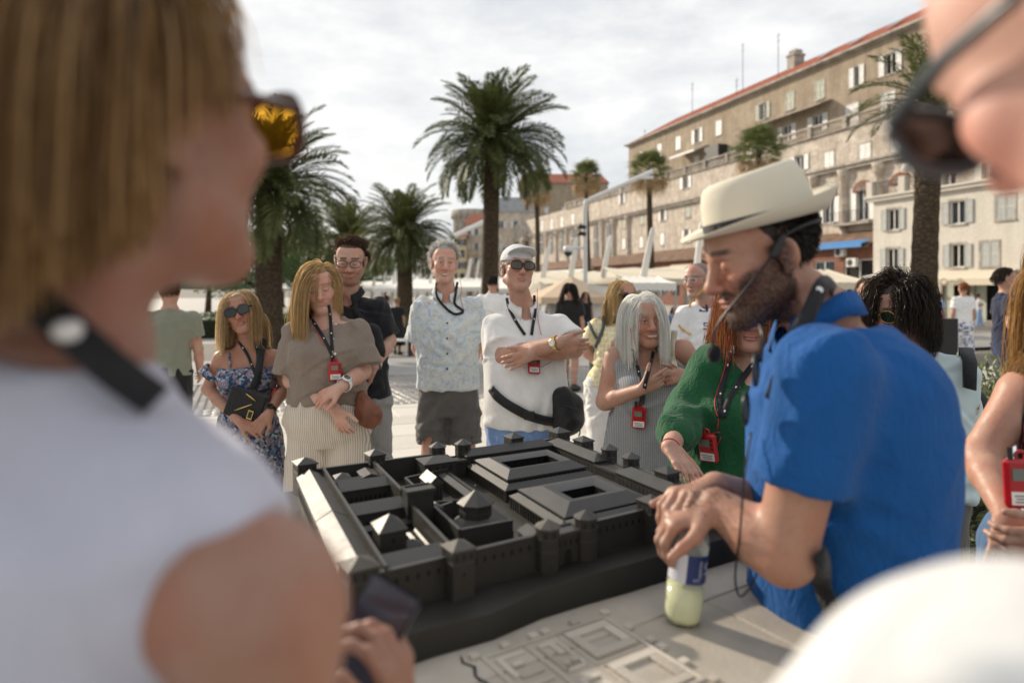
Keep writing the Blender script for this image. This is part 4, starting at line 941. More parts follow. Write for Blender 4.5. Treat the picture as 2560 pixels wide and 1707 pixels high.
def frond_mesh(name, Ln, up, droop, nl=58, lw=.035, ll=.50, seed=0, mat=None):
    "feather leaf along +x: arching stem and two rows of leaflets"
    r = np.random.default_rng(seed); k = 14; t = np.linspace(0, 1, k); ang = up-droop*t**1.4
    d = Ln/(k-1); x = np.r_[0, np.cumsum(np.cos(ang[:-1])*d)]; z = np.r_[0, np.cumsum(np.sin(ang[:-1])*d)]; y = .06*Ln*np.sin(t*3+seed)*t
    P = np.stack([x, y, z], 1); mb = MB().tube(P, [.035*(1-.85*q) for q in t], 4); V = []; F = []
    for i in range(nl):
        q = .10+.90*(i/nl)**.95; p = np.array([np.interp(q, t, P[:,j]) for j in range(3)]); a = np.interp(q, t, ang); T = np.array([math.cos(a), 0, math.sin(a)]); N = np.array([-math.sin(a), 0, math.cos(a)])
        Lf = ll*(.35+.75*math.sin(math.pi*min(1, q*.92+.08))**.7)*r.uniform(.85, 1.1)*(1 if q < .9 else .75)
        for sd in (-1, 1):
            sweep = r.uniform(.75, 1.0)-.15*q; lift = r.uniform(.05, .42); D = T*math.cos(sweep)+np.array([0, sd, 0])*math.sin(sweep)+N*lift; D /= np.linalg.norm(D)
            tip = p+D*Lf+np.array([0, 0, -.16*Lf*r.uniform(.4, 1.6)]); mid = p+D*Lf*.5+np.array([0,0,.0]); Wv = np.cross(D, N); Wv /= np.linalg.norm(Wv)+1e-9; b = len(V)
            V += [p, mid+Wv*lw*.6+N*.008, tip, mid-Wv*lw*.6+N*.008]; F += [(b, b+1, b+2, b+3)]
    mb.add(V, F); me = mb.me(name, False); me.materials.append(mat or M_frond); return me
FRONDS = [[frond_mesh('frond', L_, up, dr, seed=s+10*i, mat=(M_frond_y if i == 0 and s == 0 else None)) for s in range(3)] for i, (L_, up, dr) in enumerate(((1.0*2.3,.25,.35),(1.0*2.7,.25,.95),(1.0*2.8,.15,1.35),(2.6,.0,1.25)))]
def feather_palm(base, top, rad, label, nf=95, tr=.33, group='feather palms on the promenade', lean=(0, 0), seed=0, name='date_palm', hang=1.0):
    R = random.Random(seed); root = empty(name, base, label, 'palm tree', group); hgt = top-base[2]
    mb = MB(); n = 26; pts = []; rr = []
    for i in range(n+1):
        t = i/n; pts.append((lean[0]*t*t, lean[1]*t*t, hgt*t)); rr.append(tr*(1.18-.25*t+(.35*max(0, .06-t)/.06)+(.26*max(0, t-.88)/.12))*(1+.05*(i % 2)))
    mb.tube(pts, rr, 16); tk = mb.build('trunk', M_trunk, root, True)
    st_ = MB()
    for i in range(110):
        a = i*2.399; t = .60+.40*i/110; p = np.array(pts[min(n, int(t*n))]); p[2] = hgt*t; r0 = np.interp(t, np.linspace(0,1,n+1), rr); d = np.array([math.cos(a), math.sin(a), .55]); st_.tube([p+d*r0*.75, p+d*(r0*.95)+np.array([0,0,.12])], [.075, .03], 4)
    tag(st_.build('leaf_stubs', M_trunk, root), kind='stuff')
    sc = rad/2.45
    for i in range(nf):
        t = (i+.5)/nf; az = i*2.39996+R.uniform(-.2, .2); el = math.radians(84-118*t**.85*hang)+R.uniform(-.1, .1)
        k = 0 if t < .10 else 1 if t < .42 else 2 if t < .78 else 3
        o = link('frond', FRONDS[k][0 if t < .06 else R.randrange(1, 3)], None, root, (lean[0]+.12*math.cos(az), lean[1]+.12*math.sin(az), hgt-.15*t))
        o.rotation_euler = (R.uniform(-.35, .35), -el, az); s = sc*R.uniform(.88, 1.08)*(.85 if t < .1 else 1); o.scale = (s, s, s)
    return root
def fan_leaf(name, mat, seed, droop=.3):
    r = np.random.default_rng(seed); mb = MB().tube([(0,0,0),(.45,0,.06),(.85,0,.02)], [.022,.016,.012], 4); V = []; F = []; n = 22
    for i in range(n):
        a = math.radians(-100+200*i/(n-1)); Ln = .78*(.75+.25*math.cos(a))*r.uniform(.9, 1.08); c = np.array([.82, 0, .02]); D = np.array([math.cos(a), math.sin(a), 0]); Wv = np.array([-math.sin(a), math.cos(a), 0]); b = len(V)
        mid = c+D*Ln*.55+np.array([0,0,.05]); tip = c+D*Ln+np.array([0,0,-droop*Ln*r.uniform(.6, 1.4)]); V += [c, mid-Wv*.030, tip, mid+Wv*.030]; F += [(b, b+1, b+2, b+3)]
    mb.add(V, F); me = mb.me(name); me.materials.append(mat); return me
FANS = [fan_leaf('fan_leaf', M_fan, s, .35) for s in range(3)]; DEAD = [fan_leaf('dry_leaf', M_dead, 9+s, .9) for s in range(2)]
def fan_palm(base, top, rad, label, seed=0, tr=.2, nf=46):
    R = random.Random(seed); root = empty('fan_palm', base, label, 'palm tree', 'fan palms along the palace front'); hgt = top-base[2]
    n = 16; MB().tube([(.15*math.sin(i*.2+seed), 0, hgt*i/n) for i in range(n+1)], [tr*(1.25-.4*i/n) for i in range(n+1)], 12).build('trunk', M_trunk, root, True); ox = .15*math.sin(n*.2+seed); sc = rad/1.55
    for i in range(nf):
        t = (i+.5)/nf; az = i*2.39996; el = math.radians(82-125*t)+R.uniform(-.12, .12); dead = t > .74
        o = link('dry_leaf' if dead else 'fan_leaf', R.choice(DEAD if dead else FANS), None, root, (ox, 0, hgt-.5*t)); o.rotation_euler = (R.uniform(-.4, .4), -el, az); s = sc*R.uniform(.85, 1.1); o.scale = (s, s, s)
    return root
def on_ground(x, Y): X = (x-1280)/FPX*Y; return np.array([X, Y, gz(X, Y)])
def zat(y, Y): return CAMH-(y-HORIZ)/FPX*Y
b = on_ground(1224, 27); feather_palm(b, zat(350, 27), 2.72, 'tallest feather palm, standing clear between the grey haired man and the white capped man', 120, .30, lean=(.15, 0), seed=1)
b = on_ground(672, 19); feather_palm(b, zat(462, 19), 2.35, 'feather palm with a thick trunk behind the woman in the white sleeveless top', 100, .33, seed=2)
b = on_ground(1012, 36); feather_palm(b, zat(580, 36), 2.6, 'mid sized feather palm between the black polo man and the grey haired man', 100, .38, seed=3)
b = on_ground(872, 44); feather_palm(b, zat(600, 44), 2.9, 'feather palm partly hidden behind the mid sized palm', 80, .38, seed=4)
b = on_ground(778, 62); feather_palm(b, zat(640, 62), 3.2, 'smaller far palm above the long haired woman', 70, .4, seed=5)
b = on_ground(700, 75); feather_palm(b, zat(640, 75), 3.4, 'farthest palm in the row, over the floral dress woman', 60, .4, seed=6)
b = on_ground(1085, 80); feather_palm(b, zat(668, 80), 2.4, 'small feather palm below the narrow yellow house', 50, .3, seed=8)
b = on_ground(1270, 85); feather_palm(b, zat(640, 85), 1.6, 'tiny young palm beside the white cap', 30, .2, seed=9)
b = on_ground(2308, 17); feather_palm(b, zat(255, 17), 1.9, 'slim feather palm in front of the pale house', 34, .27, lean=(.25, 0), seed=7, hang=.75)
for i, (x, y, Y, rad, lb) in enumerate(((1340,468,58,1.75,'fan palm with a slim trunk beside the tallest feather palm'),(1468,442,66,1.9,'fan palm rising behind the bent lamp arm'),(1629,425,46,1.65,'fan palm by the lean white masts left of the straw hat'),(1898,378,44,2.0,'fan palm showing only its crown above the straw hat'))):
    fan_palm(on_ground(x, Y), zat(y, Y), rad, lb, i)
# hedges and shrubs
M_hedge = leaf_mat('hedge_leaves', (.10,.13,.055), (.30,.33,.19), .3); M_bush = leaf_mat('dark_shrub_leaves', (.03,.06,.018), (.09,.14,.04), .3); M_twig = plain('twigs', (.030,.030,.016), .9)
def leaf_cloud(n, fn, size, seed, aspect=.42):
    "n leaves whose centres and outward directions come from fn(rng)"
    r = np.random.default_rng(seed); C, N = fn(r, n); D = N+r.normal(0, .75, (n,3)); D /= np.linalg.norm(D, axis=1, keepdims=True); W_ = np.cross(D, r.normal(0,1,(n,3))); W_ /= np.linalg.norm(W_, axis=1, keepdims=True); s = size*r.uniform(.6, 1.3, (n,1))
    V = np.stack([C, C+D*s*.5+W_*s*aspect*.5, C+D*s, C+D*s*.5-W_*s*aspect*.5], 1).reshape(-1,3); F = np.arange(4*n).reshape(n,4); return V, F
def hedge(label, a, b, w, h, n, size, mat, seed, z0=0, name='hedge'):
    a = np.asarray(a, float); b = np.asarray(b, float); Ln = np.linalg.norm(b-a); d = (b-a)/Ln; nn = np.array([-d[1], d[0]]); root = empty(name, (*((a+b)/2), z0), label, 'hedge'); c = (a+b)/2
    def fn(r, n):
        u = r.uniform(0, Ln, n); th = r.uniform(0, math.pi, n); rr = np.where(r.uniform(0,1,n) < .8, r.uniform(.86, 1.05, n), r.uniform(.4, .9, n))
        x = np.sign(np.cos(th))*np.abs(np.cos(th))**.45*w/2*rr; z = np.abs(np.sin(th))**.5*h*rr*(1+.05*np.sin(u*5)+.04*np.sin(u*13)); z = np.where(r.uniform(0,1,n) < .45, z*r.uniform(0,1,n), z); en = r.uniform(0,1,n) < .16; u = np.where(en, np.where(r.uniform(0,1,n) < .5, r.uniform(-.08,.06,n), Ln+r.uniform(-.06,.08,n)), u); kx = r.uniform(0,1,n); x = np.where(en, x*kx, x)
        P = np.stack([a[0]-c[0]+d[0]*u+nn[0]*x, a[1]-c[1]+d[1]*u+nn[1]*x, z], 1); N = np.stack([nn[0]*np.cos(th), nn[1]*np.cos(th), np.sin(th)+.3], 1); return P, N
    V, F = leaf_cloud(n, fn, size, seed); tag(link('foliage', mesh('foliage', V, F, False), mat, root), kind='stuff')
    e_ = d*min(.2, Ln*.1); core = [a-c-nn*w*.33+e_, b-c-nn*w*.33-e_, b-c+nn*w*.33-e_, a-c+nn*w*.33+e_]; MB().prism(core, 0, h*.78).build('twig_core', M_twig, root); return root
hedge('clipped silvery green hedge behind the guide in blue', (1.55, 3.55), (4.6, 4.35), 1.5, .98, 26000, .055, M_hedge, 3)
p = on_ground(1030, 30); hedge('low dark green shrub at the foot of the mid sized palm', p[:2]-[.8, 0], p[:2]+[1.0, .3], 1.0, .75, 2600, .10, M_bush, 4, p[2], 'shrub')
p = on_ground(1580, 24); hedge('green planter shrub behind the yellow top woman', p[:2]-[2.2, 0], p[:2]+[.6, .3], .9, .85, 3000, .10, M_bush, 5, p[2], 'shrub')
p = on_ground(560, 30); hedge('long dark shrub row under the palms', p[:2]-[9, 3], p[:2]+[3, .5], 1.6, 1.0, 9000, .14, M_bush, 6, p[2], 'shrub')
def tree_mass(label, x, Y, w, z1, n, seed):
    b = on_ground(x, Y); root = empty('broad_tree', b, label, 'tree', 'trees beyond the palms'); h = z1-b[2]; rg = np.random.default_rng(seed)
    mb = MB().tube([(0,0,0),(.1,0,h*.3),(0,.1,h*.55)], [.3,.22,.15], 8)
    cl = [(rg.uniform(-w/2, w/2), rg.uniform(-w/2, w/2)*.6, h*rg.uniform(.45, .95), rg.uniform(.16, .3)*w) for _ in range(16)]
    for c in cl[:8]: mb.tube([(0,0,h*.35), (c[0]*.5,c[1]*.5,h*.5), (c[0],c[1],c[2])], [.12,.07,.03], 5)
    mb.build('trunk', M_trunk, root, True)
    def fn(r, n):
        k = r.integers(0, len(cl), n); C = np.array(cl)[k]; D = r.normal(0,1,(n,3)); D /= np.linalg.norm(D, axis=1, keepdims=True); return C[:,:3]+D*(C[:,3:4]*r.uniform(.5, 1.05, (n,1)))*[1,1,.7], D
    V, F = leaf_cloud(n, fn, .3, seed); tag(link('crown', mesh('crown', V, F, False), M_bush, root), kind='stuff')
for i, (x, Y, w, y1) in enumerate(((640, 55, 9, 600), (760, 60, 8, 612), (860, 70, 8, 625), (520, 60, 10, 590), (960, 90, 8, 650))): tree_mass('leafy tree in the row closing the view under the palms', x, Y, w, zat(y1, Y), 5200, 20+i)
# lamp posts with a bent arm
M_lamp = plain('white_lamp_enamel', (.78,.78,.77), .4, var=.04, nscale=2)
def lamp_post(label, x, Y, ybend, arm, r=.14):
    b = on_ground(x, Y); root = empty('lamp_post', b, label, 'lamp post', 'bent white lamp posts'); zb = zat(ybend, Y)-b[2]; a = np.array(arm)-[x, ybend]; dx, dz = a[0]/FPX*Y, -a[1]/FPX*Y
    pts = smooth_path([(0,0,0),(0,0,zb*.5),(0,0,zb-.25),(dx*.06,0,zb+.05),(dx*.16,0,zb+dz*.16),(dx*.5,0,zb+dz*.5),(dx,0,zb+dz)], 5); MB().tube(pts, r, 14).build('post', M_lamp, root, True)
    MB().box(dx*.80, dx*1.0, -.12, .12, zb+dz*.9-.2, zb+dz*.9-.09).build('lamp_head', M_lamp, root)
    MB().lathe([(r*1.8,0),(r*1.8,.12),(r*1.1,.2)], (0,0,0), 14).build('foot', M_lamp, root)
    c = MB().tube([(-.05,0,zb*.66),(-.75,0,zb*.66)], .05, 8); cr = c.build('camera_bracket', M_lamp, root, True)
    MB().lathe([(.05,.1),(.2,.05),(.22,-.12),(.2,-.18)], (-.75,0,zb*.66), 14).build('camera_dome', M_lamp, cr, True); MB().lathe([(.19,-.18),(.17,-.3),(.08,-.38)], (-.75,0,zb*.66), 14).build('camera_eye', M_pane, cr, True)
    for k, z in enumerate((zb*.76, zb*.81)): MB().tube([(0,-.1,z),(-.32,-.22,z+.03)], [.09,.1], 8).build('spotlight', M_iron, root, True)
    return root
lamp_post('tall bent white lamp post between the white cap and the yellow top woman', 1463, 30, 505, (1632, 428), .10)
lamp_post('bent white lamp post behind the grey haired man', 1131, 52, 592, (1212, 553), .16)
# white raked masts of the awning rows
M_mast = plain('white_mast_paint', (.74,.73,.70), .45, var=.05, nscale=1)
def mast(x0, y0, x1, y1, Y, w=.34):
    b = on_ground(x0, Y); d = px(x1, y1, Y)-b; p0 = px(x0, y0, Y)-b; root = tag(empty('raked_mast', b), 'tapering white raked mast rising out of the cafe awnings', 'mast', 'raked masts of the cafe awnings')
    foot = np.array([p0[0]-(d[0]-p0[0])*p0[2]/max(d[2]-p0[2], .1), 0, 0]); m = MB(); V = []
    for t, ww in ((0, .75), (.45, 1.0), (.96, .62), (1.0, .35)):
        c = foot+(d-foot)*t; V += [c+[-w/2*ww,-.09,0], c+[w/2*ww,-.09,0], c+[w/2*ww,.09,0], c+[-w/2*ww,.09,0]]
    m.add(V, [(3,2,1,0),(12,13,14,15)]+[(4*i+k, 4*i+(k+1)%4, 4*i+4+(k+1)%4, 4*i+4+k) for i in range(3) for k in range(4)]); m.build('spar', M_mast, root, bevel=.015)
    MB().box(foot[0]-.3, foot[0]+.3, -.25, .25, 0, .12).build('foot_plate', M_iron, root)
for a in ((1355,705,1373,612,38),(1425,702,1442,594,36),(1505,702,1527,588,38),(1607,700,1633,568,32),(1740,690,1755,555,33),(1166,708,1178,645,52),(1205,706,1215,640,56),(1075,706,1088,650,60),(1048,706,1056,655,66),(985,708,994,650,60),(960,710,966,665,72),(935,706,942,660,70),(1190,704,1197,650,64)): mast(*a)
# cafe awnings: pale canopies on posts
M_frame = plain('grey_aluminium', (.42,.42,.41), .4, .4)
def canopy(label, p0, p1, Yn, dep, z0, z1, mat, group='cafe awnings', name='cafe_awning', nposts=3):
    b = on_ground((p0+p1)/2, Yn); root = empty(name, b, label, 'awning', group); W2 = (p1-p0)/FPX*Yn/2; g = b[2]; m = MB(); n = 10; k = 6
    for i in range(n+1):
        for j in range(k+1):
            x = -W2+2*W2*i/n; y = dep*j/k; z = z0-g+(z1-z0)*j/k-.10*math.sin(math.pi*((i*.5) % 1))*.9-.05*math.sin(math.pi*j/k); m.v.append((x, y, z))
    for i in range(n):
        for j in range(k): q = i*(k+1)+j; m.f.append((q, q+k+1, q+k+2, q+1))
    m.build('canvas', mat, root, True)
    v = MB()
    for i in range(n): xa, xb = -W2+2*W2*i/n, -W2+2*W2*(i+1)/n; v.add([(xa,-.02,z0-g-.02),(xb,-.02,z0-g-.02),(xb,-.03,z0-g-.26),((xa+xb)/2,-.03,z0-g-.32),(xa,-.03,z0-g-.26)], [(0,4,3,2,1)])
    v.build('valance', mat, root)
    for i in range(nposts):
        x = -W2+2*W2*i/(nposts-1)
        for y, z in ((.05, z0), (dep-.05, z1)): MB().tube([(x,y,0),(x,y,z-g-.1)], .045, 6).build('post', M_frame, root)
    return root
canopy('long cream cafe awning behind the guide', 1560, 2040, 30, 7, 1.95, 2.65, M_cream, nposts=4); canopy('cream cafe awning with a rippled edge left of the long one', 1330, 1575, 34, 7, 1.75, 2.55, M_cream); canopy('white cafe awning right of the tallest palm', 1240, 1345, 40, 8, 1.5, 2.3, M_cream_l); canopy('white cafe awning left of the tallest palm', 1120, 1215, 44, 8, 1.6, 2.3, M_cream_l); canopy('far white cafe awning behind the black polo man', 930, 1120, 54, 10, 1.5, 2.4, M_cream_l); canopy('farthest cafe awning under the palms', 640, 930, 66, 10, 1.5, 2.3, M_cream_l, nposts=4)
canopy('small white market tent behind the silver haired woman', 1575, 1690, 24, 3, 1.72, 2.0, M_cream_l, name='market_tent'); canopy('striped cream awning beyond the blue shoulder', 2080, 2190, 26, 4, 1.75, 2.35, M_cream)
def parasol(label, x, y, Y, rad, mat):
    b = on_ground(x, Y); root = empty('parasol', b, label, 'parasol', 'cafe parasols'); zt = zat(y, Y)-b[2]; m = MB(); n = 8
    m.add([(rad*math.cos(2*math.pi*k/n), rad*math.sin(2*math.pi*k/n), zt-.7) for k in range(n)]+[(0,0,zt)]+[(rad*math.cos(2*math.pi*k/n), rad*math.sin(2*math.pi*k/n), zt-.9) for k in range(n)], [(k,(k+1)%n,n) for k in range(n)]+[(n+1+k,n+1+(k+1)%n,(k+1)%n,k) for k in range(n)]); cn = m.build('canopy', mat, root)
    for k in range(n): MB().tube([(0,0,zt-.35),(rad*.6*math.cos(2*math.pi*k/n),rad*.6*math.sin(2*math.pi*k/n),zt-.55)], .012, 4).build('rib', M_iron, root)
    MB().tube([(0,0,0),(0,0,zt)], .03, 8).build('pole', M_iron, root); MB().lathe([(.3,0),(.3,.08),(.05,.12)], (0,0,0), 14).build('base', M_iron, root)
M_peach = fabric('peach_parasol_cloth', (.60,.46,.32), 200, bump=.1, fscale=1.2)
parasol('peach cafe parasol left of the lamp post', 1428, 690, 23, 1.5, M_peach); parasol('cream cafe parasol behind the white cap', 1350, 704, 27, 1.6, M_cream)
# a white tarpaulin hung from the lamp post
tr_ = empty('white_tarpaulin', on_ground(1520, 22), 'white tarpaulin slung beside the lamp post', 'tarpaulin'); P0 = on_ground(1520, 22); m = MB(); A = [px(1470, 708, 22), px(1580, 706, 22), px(1570, 760, 22.6), px(1475, 800, 22.2)]; n = 8
for i in range(n+1):
    for j in range(n+1): u, v = i/n, j/n; p = A[0]*(1-u)*(1-v)+A[1]*u*(1-v)+A[2]*u*v+A[3]*(1-u)*v; m.v.append(tuple(p-P0+[0, .12*math.sin(u*6+v*3), -.12*math.sin(math.pi*u)*(1-v)]))
for i in range(n):
    for j in range(n): q = i*(n+1)+j; m.f.append((q, q+1, q+n+2, q+n+1))
m.build('sheet', M_cream_l, tr_, True); MB().tube([(px(1580,706,22)-P0), (px(1580,706,22)-P0)*[1,1,0]], .04, 6).build('pole', M_frame, tr_)
# flower boxes and string lights at the cafe edge
for i in range(9):
    b = on_ground(1590+i*32, 27); root = empty('flower_box', b, 'long planter of flowers edging the cafe terrace', 'planter', 'flower boxes edging the cafe'); MB().box(-.24, .24, -.15, .15, 0, .5).build('box', M_frame, root, bevel=.01)
    V, F = leaf_cloud(160, lambda r, n: (np.stack([r.uniform(-.25,.25,n), r.uniform(-.18,.18,n), r.uniform(.45,.8,n)],1), r.normal(0,1,(n,3))+[0,0,.8]), .11, i); tag(link('plants', mesh('plants', V, F, False), M_bush, root), kind='stuff')
# bench by the palms
b = on_ground(965, 19); bench = empty('white_bench', b, 'low white slatted bench on the grey band', 'bench')
for k in range(6): MB().box(-.9, .9, -.3+k*.1, -.22+k*.1, .42, .46).build('slat', M_mast, bench)
for x in (-.7, .7): MB().box(x-.05, x+.05, -.28, .28, 0, .42).build('leg', M_iron, bench)
# ================================================================ people
def skin_mat():
    m = Mat('skin'); a = m.n('ShaderNodeVertexColor', layer_name='Col'); n = m.noise(90, 5, .6); n2 = m.noise(14, 3)
    c = a.outputs['Color']; c = m.mix(m.ramp(n2, (.42, 0.0), (.68, .8)), c, m.mix(1.0, c, (1.0,.74,.66), 'MULTIPLY')); c = m.mix(m.ramp(n, (.55, 0.0), (.72, .45)), c, m.mix(1.0, c, (.72,.58,.50), 'MULTIPLY')); c = m.mix(m.ramp(m.noise(5, 4), (.4, 0.0), (.7, .5)), c, m.mix(1.0, c, (.80,.80,.82), 'MULTIPLY'))
    m.set(c, m.ramp(m.noise(40, 3), (.3, .40), (.7, .62)), 0, .4); m.b.inputs['Subsurface Weight'].default_value = .08; m.b.inputs['Subsurface Radius'].default_value = (.012,.005,.003); m.b.inputs['Subsurface Scale'].default_value = 1.0
    m.bump(m.noise(420, 3), .3, .0008); m.bump(m.noise(60, 4), .35, .002); m.bump(m.noise(22, 3), .3, .004); return m.m
M_skin = skin_mat()
def hair_mat():
    m = Mat('hair'); a = m.n('ShaderNodeVertexColor', layer_name='Col'); c = a.outputs['Color']; m.set(c, .38, 0, .45)
    tr = m.n('ShaderNodeBsdfTranslucent'); m.l(c, tr.inputs[0]); mx = m.n('ShaderNodeMixShader'); mx.inputs[0].default_value = .5
    m.l(m.b.outputs[0], mx.inputs[1]); m.l(tr.outputs[0], mx.inputs[2]); m.l(mx.outputs[0], m.out.inputs[0]); return m.m
M_hair = hair_mat()
def rotm(yaw=0, pitch=0, roll=0):
    return np.array((Matrix.Rotation(math.radians(yaw), 3, 'Z') @ Matrix.Rotation(math.radians(pitch), 3, 'X') @ Matrix.Rotation(math.radians(roll), 3, 'Y')))
def unit(v): v = np.asarray(v, float); return v/(np.linalg.norm(v)+1e-9)
# torso sections: t (0 hips .. 1 neck base), half width, half depth, forward offset  (for a 1.75 m person)
MALE = [(-.25,.155,.105,0),(0,.168,.118,0),(.22,.158,.112,.01),(.45,.168,.118,.008),(.66,.178,.120,.0),(.80,.172,.105,-.01),(.90,.135,.080,-.012),(.97,.085,.062,-.012),(1.02,.062,.056,-.01)]
FEMALE = [(-.25,.170,.115,-.01),(0,.180,.125,-.008),(.25,.140,.100,.008),(.46,.142,.108,.01),(.64,.152,.115,.008),(.80,.148,.098,-.005),(.90,.118,.072,-.008),(.97,.072,.055,-.008),(1.02,.053,.049,-.006)]
class Person:
    def __init__(s, label, Y, head, neck, hip, sex='m', yaw=0, hyaw=None, hr=(0,0,0), hs=1.0, S=1.0, wide=1.0, deep=1.0, skin=(.52,.30,.21), sw=None, group='tour group around the bronze model', belly=0, bust=.0, ground=None, name='person', headw=1.0, bsecs=None):
        s.Y = Y; P3 = lambda p: px(p[0], p[1], Y+(p[2] if len(p) > 2 else 0)); s.P3 = P3
        s.hc, s.nk, s.hp = P3(head), P3(neck), P3(hip); s.sex = sex; s.yaw = math.radians(yaw); s.hyaw = math.radians(hyaw if hyaw is not None else yaw*.6); s.R = rotm(*hr); s.hs = hs; s.S = S; s.skin = np.array(skin)*.86+np.mean(skin)*.14*1.05; s.headw = headw
        g = gz(s.hp[0], s.hp[1]) if ground is None else ground; s.g = g; s.o = np.array([s.hp[0], s.hp[1], g])
        s.root = empty(name, s.o, label, 'person', group); s.B = SDF(); s.fine = []; s.tree = None; s.meshes = []
        rows = MALE if sex == 'm' else FEMALE; s.wide, s.deep = wide, deep
        B = s.B; B.loft(s.rows([(t, a*wide, b*deep+belly*max(0, 1-abs(t-.2)/.45), f+belly*.6*max(0, 1-abs(t-.2)/.45)) for t, a, b, f in rows] if bsecs is None else bsecs, inset=.004 if bsecs is None else .022), .02)
        s.sw = (sw or (.178 if sex == 'm' else .152))*S*wide**.5; s.arm_pts = {}
        fwd = s.fwd(.7)
        if bust:
            for e in (-1, 1): c = s.loc(.62, e*.072*S, .085*S*deep); B.ell(c, np.array([.062,.06,.062])*S*(.7+bust), k=.04)
        r0, r1 = (.053, .060) if sex == 'm' else (.046, .050)
        a = s.H((0,.022,-.05)); B.cone(a, s.nk+np.array([0,0,.01]), r0*hs, r1*S, .03); s.neck_r = r0*hs
    # geometry of the trunk
    def ctr(s, t): return s.hp+(s.nk-s.hp)*t
    def yw(s, t): return s.hyaw+(s.yaw-s.hyaw)*np.clip(t, 0, 1)
    def fwd(s, t): a = s.yw(t); return np.array([math.sin(a), -math.cos(a), 0])
    def loc(s, t, x, f, z=0): a = s.yw(t); return s.ctr(t)+np.array([math.cos(a)*x+math.sin(a)*f, math.sin(a)*x-math.cos(a)*f, z])
    def rows(s, secs, inset=0.):
        out = []
        for r in secs:
            t, a, b, f = r[:4]; ox = r[4] if len(r) > 4 else 0; c = s.loc(t, ox*s.S, f*s.S); out.append((c[2], c[0], c[1], a*s.S-inset, b*s.S-inset, s.yw(t)))
        return out
    def H(s, v): return s.hc+s.R@(np.asarray(v, float)*s.hs*np.array([s.headw,1,1]))
    def head(s, jaw=1.0, nose=1.0, smile=0, closed=False, chin=1.0, cheek=1.0, ear=True, h=.0034):
        B = s.B; k_ = s.hs; R = s.R; W_ = s.headw
        E = lambda c, r, k=.02, op='+', RR=None: B.ell(s.H(c), np.array(r)*k_*np.array([W_,1,1]), R if RR is None else R@RR, k*k_, op)
        Cn = lambda a, b, r1, r2, k=.02, op='+': B.cone(s.H(a), s.H(b), r1*k_, r2*k_, k*k_, op)
        E((0,.018,.035),(.077,.098,.083),.02); E((0,-.045,.045),(.062,.045,.055),.03); E((0,-.03,-.045),(.059*jaw,.062,.072),.03); E((0,-.074,-.101),(.024*chin,.020,.018),.025)
        for e in (-1, 1):
            Cn((e*.054*jaw,0,-.055),(e*.018,-.068,-.100),.020,.016,.025); E((e*.044,-.062,-.020),(.022*cheek,.022,.021),.025)
        Cn((-.034,-.083,.027),(.034,-.083,.027),.012,.012,.02)
        for e in (-1, 1): E((e*.032,-.101,.006),(.019,.016,.0125),.012,'-')
        Cn((0,-.090,.014),(0,-.107-.004*(nose-1),-.026),.0085*nose,.0115*nose,.012); E((0,-.110-.006*(nose-1),-.031),(.0125*nose,.012*nose,.011),.008)
        for e in (-1, 1): E((e*.0135*nose,-.099,-.0345),(.0085*nose,.011,.008),.006)
        for e in (-1, 1):
            E((e*.0315,-.0785,.005),(.0125,.0125,.0125),.003)
            if closed: E((e*.0315,-.0785,.005),(.0150,.0140,.0115),.003)
            else: E((e*.0315,-.0785,.0100),(.0158,.0138,.0085),.003)
            E((e*.0315,-.0785,-.0045),(.0148,.0128,.0065),.004)
            Cn((e*.019,-.098,-.040),(e*.030,-.088,-.062),.0022,.0018,.006,'-')
        mz = .0655; mw = .023+.006*smile
        E((0,-.0935,-mz+.0050),(mw,.0085,.0052),.004); E((0,-.0915,-mz-.0052),(mw*.88,.0095,.0062),.004)
        if smile:
            for e in (-1, 1): Cn((e*mw*.55,-.094,-mz),(e*(mw+.005),-.080,-mz+.007*smile),.0055,.004,.006)
            for e in (-1, 1): E((e*.038,-.072,-.036),(.018,.016,.015),.015)
        for e in (-1, 1): Cn((0,-.104,-mz-.0005),(e*mw*.95,-.091,-mz+.005*smile),.0020+.0016*(smile > .6),.0014,.002,'-')
        s.smile = smile; s.mw = mw; s.closed = closed
        if ear:
            for e in (-1, 1):
                RR = rotm(e*-20, 0, e*8); E((e*.081,.014,-.004),(.008,.019,.031),.006,'+',RR); E((e*.091,.010,.0),(.007,.010,.016),.004,'-',RR); E((e*.078,.006,-.032),(.007,.009,.011),.006)
        c = s.hc; r = .165*k_; s.fine.append((c-[r,r,r*1.0], c+[r,r,r], h)); return s
    def arm(s, side, elbow, wrist, sh=None, r=(.050,.041,.040,.027), k=1.0):
        "side -1: picture left, +1: picture right"
        S = s.S*k*(1 if s.sex == 'm' else .9); a = s.P3(sh) if sh is not None else s.loc(.832, side*s.sw, -.005); e = s.P3(elbow); w = s.P3(wrist); B = s.B
        B.ell(a+(s.ctr(.86)-a)*.15+[0,0,-.004], np.array([.056,.052,.052])*S, None, .04)
        B.cone(a, e, r[0]*S, r[1]*S, .03); m = e+(w-e)*.33; B.cone(e, m, r[1]*S*.98, r[2]*S*1.02, .02); B.cone(m, w, r[2]*S*1.02, r[3]*S, .015); s.arm_pts[side] = (a, e, w); return s
